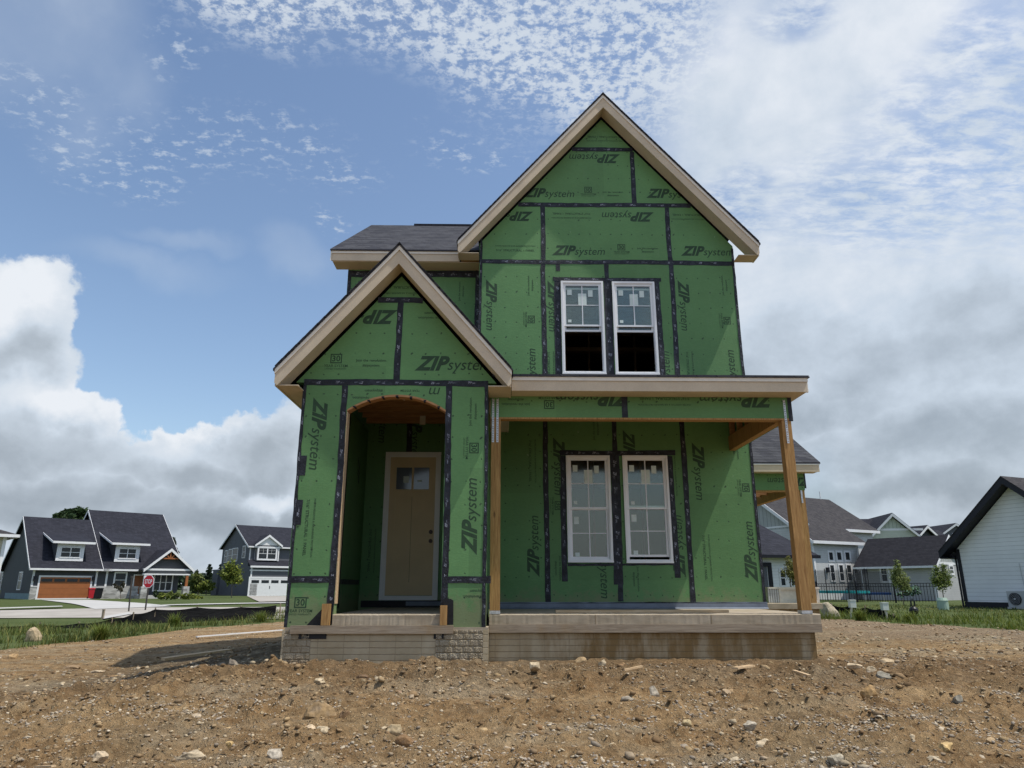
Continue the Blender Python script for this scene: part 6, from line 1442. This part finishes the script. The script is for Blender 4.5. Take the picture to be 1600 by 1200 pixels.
mb = MB(); mb.box(0, 2.42, 0, .09, 0, .035, 'lumber'); mb.box(.6, .605, -.0005, .0905, .001, .0355, 'form_board'); q = at(869, 956, 10.3); tag(mb.build('plank', loc=(q[0], 10.35, 1.165)), 'long straight board lying on the porch slab', 'plank')
plank((1350, 1022), (1378, 1026), .03, .015, 'lumber', 'thin splinter of wood on the dirt past the porch corner', 'wood_scrap', 'wood scrap', .01)
plank((1240, 1048), (1265, 1056), .04, .02, 'lumber', 'short broken stick of lumber near the porch foundation', 'wood_scrap', 'wood scrap', .01)
plank((1035, 1080), (1062, 1081), .02, .012, 'membrane', 'thin black strip on the dirt before the porch', 'strip', 'strip', .01)
plank((975, 1047), (1003, 1041), .025, .02, 'lumber', 'pale twig leaning on a clod near the foundation', 'stick', 'stick', .02)
plank((1148, 1044), (1175, 1040), .08, .02, 'lumber', 'pale wood offcut by the right half of the porch foundation', 'wood_scrap', 'wood scrap', .01)
plank((57, 1198), (84, 1197), .03, .012, 'lumber', 'yellow wood chip at the lower left edge', 'wood_scrap', 'wood scrap', .01)
# white crate on the rear slab
q0 = at(1201, 942, 17.25); q1 = at(1281, 942, 17.25); h_ = at(1240, 917.5, 17.25)[2] - 1.16; w_ = q1[0] - q0[0]
cr_ = empty('wooden_crate', (q0[0], 17.25, 1.162), 0, 'weathered white wooden crate standing on the rear slab behind the post', 'crate')
mb = MB(); mb.box(.02, w_ - .02, .02, .9, .0, h_ - .04, 'white_wood'); mb.build('panel', cr_)
mb = MB(); s_ = w_ * .22
mb.ring(s_, w_, 0, h_ - .01, .06, -.01, .018, 'white_wood'); mb.box(0, w_ + .02, -.03, .93, h_ - .038, h_, 'white_wood'); mb.build('frame', cr_)
for i in range(5): mb = MB(); mb.box(.005 + i * s_ / 5, s_ / 5 * (i + 1) - .01, -.008, .018, .0, h_ - .045, 'siding_lightgrey'); mb.build('slat', cr_)
# white capped stakes, pedestal, lantern
def capstake(px, pyt, pyb, lean, label, m):
    b_ = ghit(px, pyb); Y_ = b_[1]; z_ = zg(b_[0], Y_); t_ = at(px - lean, pyt, Y_); k = Y_ * 1.04 / F
    r_ = empty('marker_post', (b_[0], Y_, z_), 0, label, 'marker post'); dx = t_[0] - b_[0]; dz_ = t_[2] - z_
    mb = MB(); mb.beam((0, 0, -.05), (dx, 0, dz_ - .1), .05, .05, 'white_wood'); mb.build('stake', r_)
    mb = MB(); w = 4.2 * k; mb.box(dx - w, dx + w, -.09, .07, dz_ - 10.5 * k, dz_, m); mb.box(dx - w * 1.06, dx + w * 1.06, -.10, .08, dz_ - .02, dz_ + .01, m); mb.build('cap_box', r_)
capstake(1329, 937.5, 966, -1.5, 'white box on a stake in the weeds, left of a matching leaning one', 'white_plastic'); capstake(1387.5, 941.5, 968, 6.5, 'pale box on a leaning stake by the collapsed silt fence', 'white_plastic')
b_ = ghit(1474.5, 953); k = b_[1] * 1.04 / F; r_ = empty('utility_pedestal', (b_[0], b_[1], zg(b_[0], b_[1])), 0, 'green utility pedestal in front of the young tree at the fence end', 'utility box')
mb = MB(); mb.tube((0, 0, 0), (0, 0, 13 * k), 7.6 * k, 'utility_green', 7.2 * k, 14); mb.build('body', r_); mb = MB(); mb.tube((0, 0, 13 * k + .001), (0, 0, 17 * k), 7.8 * k, 'utility_green', 5.5 * k, 14); mb.build('lid', r_)
b_ = ghit(1429, 962); k = b_[1] * 1.04 / F; r_ = empty('fire_pit', (b_[0], b_[1], zg(b_[0], b_[1])), 0, 'black round bowl with a small lantern shape above it in the grass', 'fire pit')
mb = MB()
for i in range(6):
    a0, a1 = i * pi / 6, (i + 1) * pi / 6; mb.tube((0, 0, 7 * k - 6 * k * cos(a0)), (0, 0, 7 * k - 6 * k * cos(a1)), max(.01, 6.2 * k * sin(a0)), 'black_plastic', max(.01, 6.2 * k * sin(a1)), 14)
mb.build('bowl', r_)
mb = MB(); mb.ring(-3 * k, 3 * k, 13 * k, 21 * k, .9 * k, -1.5 * k, 1.5 * k, 'black_plastic'); mb.tube((0, 0, 21 * k), (0, 0, 24 * k), 1.6 * k, 'black_plastic', .5 * k); mb.build('lantern', r_)

# ---- black picket fence
def pfence(pts, label):
    P0 = [(at(x_, 940, Y_)[0], Y_) for x_, Y_ in pts]; root = empty('picket_fence', (P0[0][0], P0[0][1], zg(*P0[0])), 0, label, 'fence'); ox, oy, oz = P0[0][0], P0[0][1], zg(*P0[0])
    for i in range(len(P0) - 1):
        a, b = P0[i], P0[i + 1]; L = sqrt((b[0] - a[0]) ** 2 + (b[1] - a[1]) ** 2); n = max(1, round(L / 2.0))
        for k in range(n):
            p = (a[0] + (b[0] - a[0]) * k / n - ox, a[1] + (b[1] - a[1]) * k / n - oy); q = (a[0] + (b[0] - a[0]) * (k + 1) / n - ox, a[1] + (b[1] - a[1]) * (k + 1) / n - oy)
            zp = zg(p[0] + ox, p[1] + oy) - oz
            mb = MB(); mb.box(p[0] - .04, p[0] + .04, p[1] - .04, p[1] + .04, zp - .1, zp + 1.32, 'black_trim'); mb.box(p[0] - .05, p[0] + .05, p[1] - .05, p[1] + .05, zp + 1.321, zp + 1.35, 'black_trim'); mb.build('post', root)
            mb = MB()
            for z_ in (.15, 1.02, 1.2): mb.beam((*p, zp + z_), (*q, zp + z_), .03, .035, 'black_trim')
            m_ = 15
            for j in range(1, m_): f = j / m_; x0, y0 = p[0] + (q[0] - p[0]) * f, p[1] + (q[1] - p[1]) * f; mb.box(x0 - .011, x0 + .011, y0 - .011, y0 + .011, zp + .05, zp + 1.2, 'black_trim')
            mb.build('picket_panel', root)
pfence([(1278, 50), (1340, 49), (1400, 47), (1471, 45)], 'black metal picket fence around the yard with the trampolines')
def trampoline(px, Y, w, zpad, hnet, mpad, label, npole=8, net=True, sq=False):
    X_ = at(px, 930, Y)[0]; r_ = empty('trampoline', (X_, Y, zg(X_, Y)), .2, label, 'trampoline'); R_ = w / 2; n = 32 if not sq else 4
    pt = lambda r, i: (r * cos(2 * pi * i / n + .4), r * sin(2 * pi * i / n + .4))
    V = []; Fs = []
    for i in range(n): a = pt(R_, i); b = pt(R_ * .86, i); V += [(*a, zpad), (*b, zpad + .02), (*a, zpad - .16), (*b, zpad - .12)]
    for i in range(n): a = 4 * i; b = 4 * ((i + 1) % n); Fs += [(a, b, b + 1, a + 1), (a, a + 2, b + 2, b), (a + 1, b + 1, b + 3, a + 3), (a + 2, a + 3, b + 3, b + 2)]
    mb = MB(); mb.add(V, Fs, mpad); mb.build('pad', r_)
    mb = MB(); mb.add([(*pt(R_ * .855, i), zpad) for i in range(n)], [tuple(range(n))], 'black_plastic'); mb.build('bed', r_)
    for i in range(npole):
        a = 2 * pi * i / npole + .4; x0, y0 = R_ * 1.03 * cos(a), R_ * 1.03 * sin(a)
        mb = MB(); mb.tube((x0, y0, 0), (x0, y0, zpad + hnet), .03, 'black_plastic' if not sq else 'ac_grey', n=6); mb.build('pole', r_)
    V = [(*pt(R_ * .97, i), z_) for z_ in (zpad, zpad + hnet - .1 ) for i in range(n)]
    mb = MB(); mb.add(V, [(i, (i + 1) % n, (i + 1) % n + n, i + n) for i in range(n)], 'net'); mb.build('safety_net', r_)
trampoline(1316, 53.5, 3.7, .72, 1.55, 'teal_pad', 'round trampoline with teal edge pad and tall black netted poles')
trampoline(1366, 54.5, 2.6, .60, 1.6, 'blue_pad', 'blue padded trampoline with dark net right of the teal one', 4, True, True)

# ---- trees and shrubs made of leaf-sized faces
def tree(px, pyb, Y, clumps, leafm, n, leaf, label, trunk=.05, name='tree', cat='tree', gap=.35, seed=1, group=None, cols=((.7, .8, .7), (1.0, 1.0, .9), (1.35, 1.3, 1.0))):
    """clumps: (px, py, rx, ry) in the photograph's pixels, given depth at the tree's own distance"""
    b_ = at(px, pyb, Y); z0 = zg(b_[0], Y); k = Y * 1.04 / F; rs = np.random.RandomState(seed)
    r_ = empty(name, (b_[0], Y, z0), 0, label, cat, group); V = []; C_ = []; tot = sum(c[2] * c[3] for c in clumps); cen = []
    for (cx, cy, rx, ry) in clumps:
        c = at(cx, cy, Y); dy = (rs.rand() - .5) * rx * k * .8; cen.append((c[0] - b_[0], dy, c[2] - z0)); m_ = max(6, int(n * rx * ry / tot))
        # leaves gathered on many small sprays inside the clump
        ns = max(4, m_ // 14); sp = rs.normal(size=(ns, 3)); sp /= np.linalg.norm(sp, axis=1)[:, None]; sp *= (rs.rand(ns, 1) ** .4); tone = .7 + .65 * rs.rand(ns)
        idx = rs.randint(0, ns, m_); P_ = sp[idx] * np.array([rx * k, rx * k * .9, ry * k]) + rs.normal(size=(m_, 3)) * min(rx, ry) * k * gap * .5 + np.array([cen[-1]])
        nr = rs.normal(size=(m_, 3)); nr[:, 2] = np.abs(nr[:, 2]) + .3; nr /= np.linalg.norm(nr, axis=1)[:, None]; u = np.cross(nr, rs.normal(size=(m_, 3))); u /= np.linalg.norm(u, axis=1)[:, None]; w = np.cross(nr, u)
        s = leaf * (.6 + .8 * rs.rand(m_, 1)); V.append(np.stack([P_ - u * s, P_ - w * s * .6, P_ + u * s, P_ + w * s * .6], 1)); col = np.array(cols)[rs.randint(0, len(cols), m_)] * tone[idx][:, None]; C_.append(np.repeat(col, 4, axis=0))
    V = np.concatenate(V).reshape(-1, 3); Fc = np.arange(len(V)).reshape(-1, 4); np_mesh('crown', V, Fc, leafm, np.concatenate(C_), r_)
    if trunk:
        mb = MB(); top = max(c[2] for c in cen) * .92; ax = sum(c[0] for c in cen) / len(cen)
        mb.tube((0, 0, -.1), (ax * .5, 0, top * .5), trunk, 'bark', trunk * .7); mb.tube((ax * .5, 0, top * .5), (ax, 0, top), trunk * .7, 'bark', trunk * .2)
        for c in cen: mb.tube((ax * .4, 0, max(.3, min(c[2] * .6, top * .5))), (c[0], c[1], c[2]), trunk * .4, 'bark', trunk * .12, 5)
        mb.build('trunk', r_)
    return r_
def spruce(px, pyt, pyb, wpx, Y, label, seed, group=None):
    rs = np.random.RandomState(seed); b_ = at(px, pyb, Y); z0 = zg(b_[0], Y); top = at(px, pyt, Y)[2] - z0; k = Y * 1.04 / F; R_ = wpx * k / 2
    r_ = empty('spruce_tree', (b_[0], Y, z0), 0, label, 'tree', group); V = []; C_ = []; lv = int(top / .42)
    for L in range(lv):
        f = L / lv; z_ = top * (.05 + .95 * f); rr_ = R_ * (1 - f) ** .85 * (.75 + .4 * rs.rand()); nb = 7
        for j in range(nb):
            a = rs.rand() * 6.28; le = rr_ * (.6 + .5 * rs.rand()); m_ = 26; t_ = rs.rand(m_, 1); d = np.array([[cos(a), sin(a), -.22]])
            P_ = d * le * t_ + np.array([[0, 0, z_]]) + rs.normal(size=(m_, 3)) * np.array([.16, .16, .13]) * (1.1 - f * .7); u = rs.normal(size=(m_, 3)); u /= np.linalg.norm(u, axis=1)[:, None]; w = np.cross(u, rs.normal(size=(m_, 3))); w /= np.linalg.norm(w, axis=1)[:, None]
            s = .17 * (.5 + rs.rand(m_, 1)); V.append(np.stack([P_ - u * s, P_ - w * s * .5, P_ + u * s, P_ + w * s * .5], 1)); C_.append(np.full((m_ * 4, 3), .7 + .6 * rs.rand()))
    V = np.concatenate(V).reshape(-1, 3); np_mesh('crown', V, np.arange(len(V)).reshape(-1, 4), 'leaf_dark', np.concatenate(C_), r_)
    mb = MB(); mb.tube((0, 0, -.1), (0, 0, top * .95), .16, 'bark', .03); mb.build('trunk', r_)
spruce(323, 879, 926, 24, 118, 'dark spruce with pointed top left of a fuller spruce', 3); spruce(341, 879, 926, 27, 114, 'full dark spruce nearest the slate grey house', 4)
spruce(304, 889, 926, 14, 125, 'small dark spruce just right of the craftsman porch', 6)
tree(310, 927, 100, [(309, 905, 9, 10), (305, 915, 9, 8), (313, 917, 8, 7)], 'leaf', 1500, .16, 'mid green leafy tree right of the craftsman porch', .09, seed=7)
tree(322, 928, 96, [(323, 913, 10, 6), (316, 918, 8, 5), (330, 918, 6, 5)], 'leaf_yellow', 1300, .14, 'low yellow green bushy tree in front of the spruces', .06, seed=8)
tree(361, 942, 74, [(363, 884, 7, 7), (357, 893, 10, 8), (369, 893, 9, 8), (362, 903, 12, 7), (372, 905, 8, 5), (352, 900, 6, 5)], 'leaf_yellow', 2100, .12, 'yellow green young street tree before the slate grey house', .05, seed=9, gap=.55)
tree(115, 930, 84, [(104, 803, 12, 6), (117, 800, 14, 7), (128, 803, 10, 7), (92, 807, 7, 4), (112, 812, 22, 9), (112, 835, 26, 26)], 'leaf_dark', 4200, .24, 'dark round tree top rising behind the craftsman roof', .3, seed=10, cols=((.9, 1., .8), (1.3, 1.4, 1.0), (1.7, 1.8, 1.2)))
tree(272, 930, 96, [(270, 850, 5, 9), (272, 868, 6, 14), (276, 885, 8, 14)], 'leaf_dark', 1800, .2, 'narrow dark tree behind the right edge of the craftsman roof', .15, seed=12)
tree(1413, 949, 42, [(1402, 880, 3.5, 6), (1402, 889, 6, 6), (1403, 898, 8.5, 8), (1407, 909, 10, 9), (1412, 918, 8, 6), (1398, 908, 5, 8), (1417, 905, 4, 7)], 'leaf', 3600, .045, 'slender leafy sapling in front of the low grey wall, left of its twin', .028, seed=13, gap=.6, cols=((1.1, 1.1, 1.2), (1.5, 1.5, 1.6), (2.0, 1.9, 1.9)))
tree(1477, 952, 41, [(1463, 890, 4, 7), (1473, 887, 4, 6), (1465, 902, 8, 9), (1476, 900, 8, 9), (1471, 913, 10, 8), (1480, 911, 5, 6), (1459, 907, 5, 5)], 'leaf', 3300, .045, 'leafy sapling with white wrapped trunk next to the green pedestal', .03, seed=14, gap=.6, cols=((1.0, 1.1, 1.0), (1.4, 1.5, 1.3), (1.9, 1.9, 1.6)))
tree(1236, 942, 34, [(1232, 876, 4, 7), (1236, 886, 8, 7), (1231, 896, 8, 7), (1240, 902, 7, 8)], 'leaf', 1300, .045, 'small brownish young tree before the white house, behind the post', .025, seed=15, gap=.7, cols=((1.2, .9, .9), (1.6, 1.3, 1.2)))
for i, (cx, cy, rx, ry, m_, lb) in enumerate([(257, 931, 9, 5.5, 'leaf_yellow', 'reddish green shrub under the craftsman porch windows'), (273, 930, 9, 5.5, 'leaf', 'rounded green shrub in the middle of the craftsman flower bed'), (290, 932, 8, 5, 'leaf_yellow', 'low shrub at the pier of the craftsman porch'), (247, 928, 6, 5, 'leaf_dark', 'dark shrub by the craftsman front steps'), (308, 933, 9, 4, 'leaf_yellow', 'pale flowering shrub at the far end of the craftsman bed')]):
    tree(cx, cy + ry, 60 + i * 2, [(cx - rx * .4, cy, rx * .6, ry), (cx + rx * .4, cy + .5, rx * .6, ry * .8)], m_, 520, .09, lb, 0, 'shrub', 'shrub', seed=30 + i)
tree(189, 940, 60, [(185, 918, 4, 3), (193, 914, 3, 3), (180, 914, 3, 2.5), (190, 922, 4, 2.5)], 'leaf_dark', 160, .10, 'sparse purple leaved sapling before the craftsman stone base', .03, seed=40, gap=.8, cols=((1.6, .9, 1.2), (2.0, 1.2, 1.4)))
tree(1425, 933, 52, [(1418, 925, 8, 5), (1428, 922, 8, 6), (1408, 928, 8, 4)], 'leaf_dark', 900, .07, 'white blossoming shrub behind the black fence', 0, 'shrub', 'shrub', seed=41, cols=((.9, 1., .9), (1.2, 1.4, 1.), (12, 12, 16)))
# tall weeds by the boulder and fence
def weed(px, py, hpx, seed, label):
    b_ = ghit(px, py); k = b_[1] * 1.05 / F; rs = np.random.RandomState(seed); n = 240
    x = b_[0] + rs.normal(size=n) * 3.2 * k; y = b_[1] + rs.normal(size=n) * 3.2 * k
    o = blades('weed_clump', x, y, hpx * k * .4, hpx * k, seed, [(.9, 1.1, .6), (1.3, 1.3, .7)], .011); tag(o, label, 'weeds')
weed(570 * .2875 - 8, 1000, 26, 1, 'broad bright green weed clump at the dirt edge, nearest the boulder'); weed(272, 979, 22, 2, 'upright weed clump standing against the sagging silt fence'); weed(408, 972, 18, 3, 'weed clump at the silt fence close to the green wall'); weed(155, 1000, 20, 4, 'low dark weed clump by the lit dirt track'); weed(1345, 970, 20, 5, 'weed clump between the two white capped stakes'); weed(1424, 972, 18, 6, 'weed clump under the black bowl in the grass')
# distant tree line
rs = np.random.RandomState(3); n = 26000
x = (rs.rand(n) * 2 - 1) * 420; y = 330 + rs.rand(n) * 25; hh = 5 + 5 * fbm(x / 30, x * 0, 4, 3); z = rs.rand(n) * hh
nr = rs.normal(size=(n, 3)); nr /= np.linalg.norm(nr, axis=1)[:, None]; u = np.cross(nr, rs.normal(size=(n, 3))); u /= np.linalg.norm(u, axis=1)[:, None]; w = np.cross(nr, u); P_ = np.stack([x, y, z], 1); s = 1.1
V = np.stack([P_ - u * s, P_ - w * s, P_ + u * s, P_ + w * s], 1).reshape(-1, 3)
tag(np_mesh('distant_treeline', V, np.arange(len(V)).reshape(-1, 4), 'leaf_dark', np.repeat(np.full((n, 3), 1.3) * (.7 + .6 * rs.rand(n, 1)), 4, axis=0)), kind='stuff')
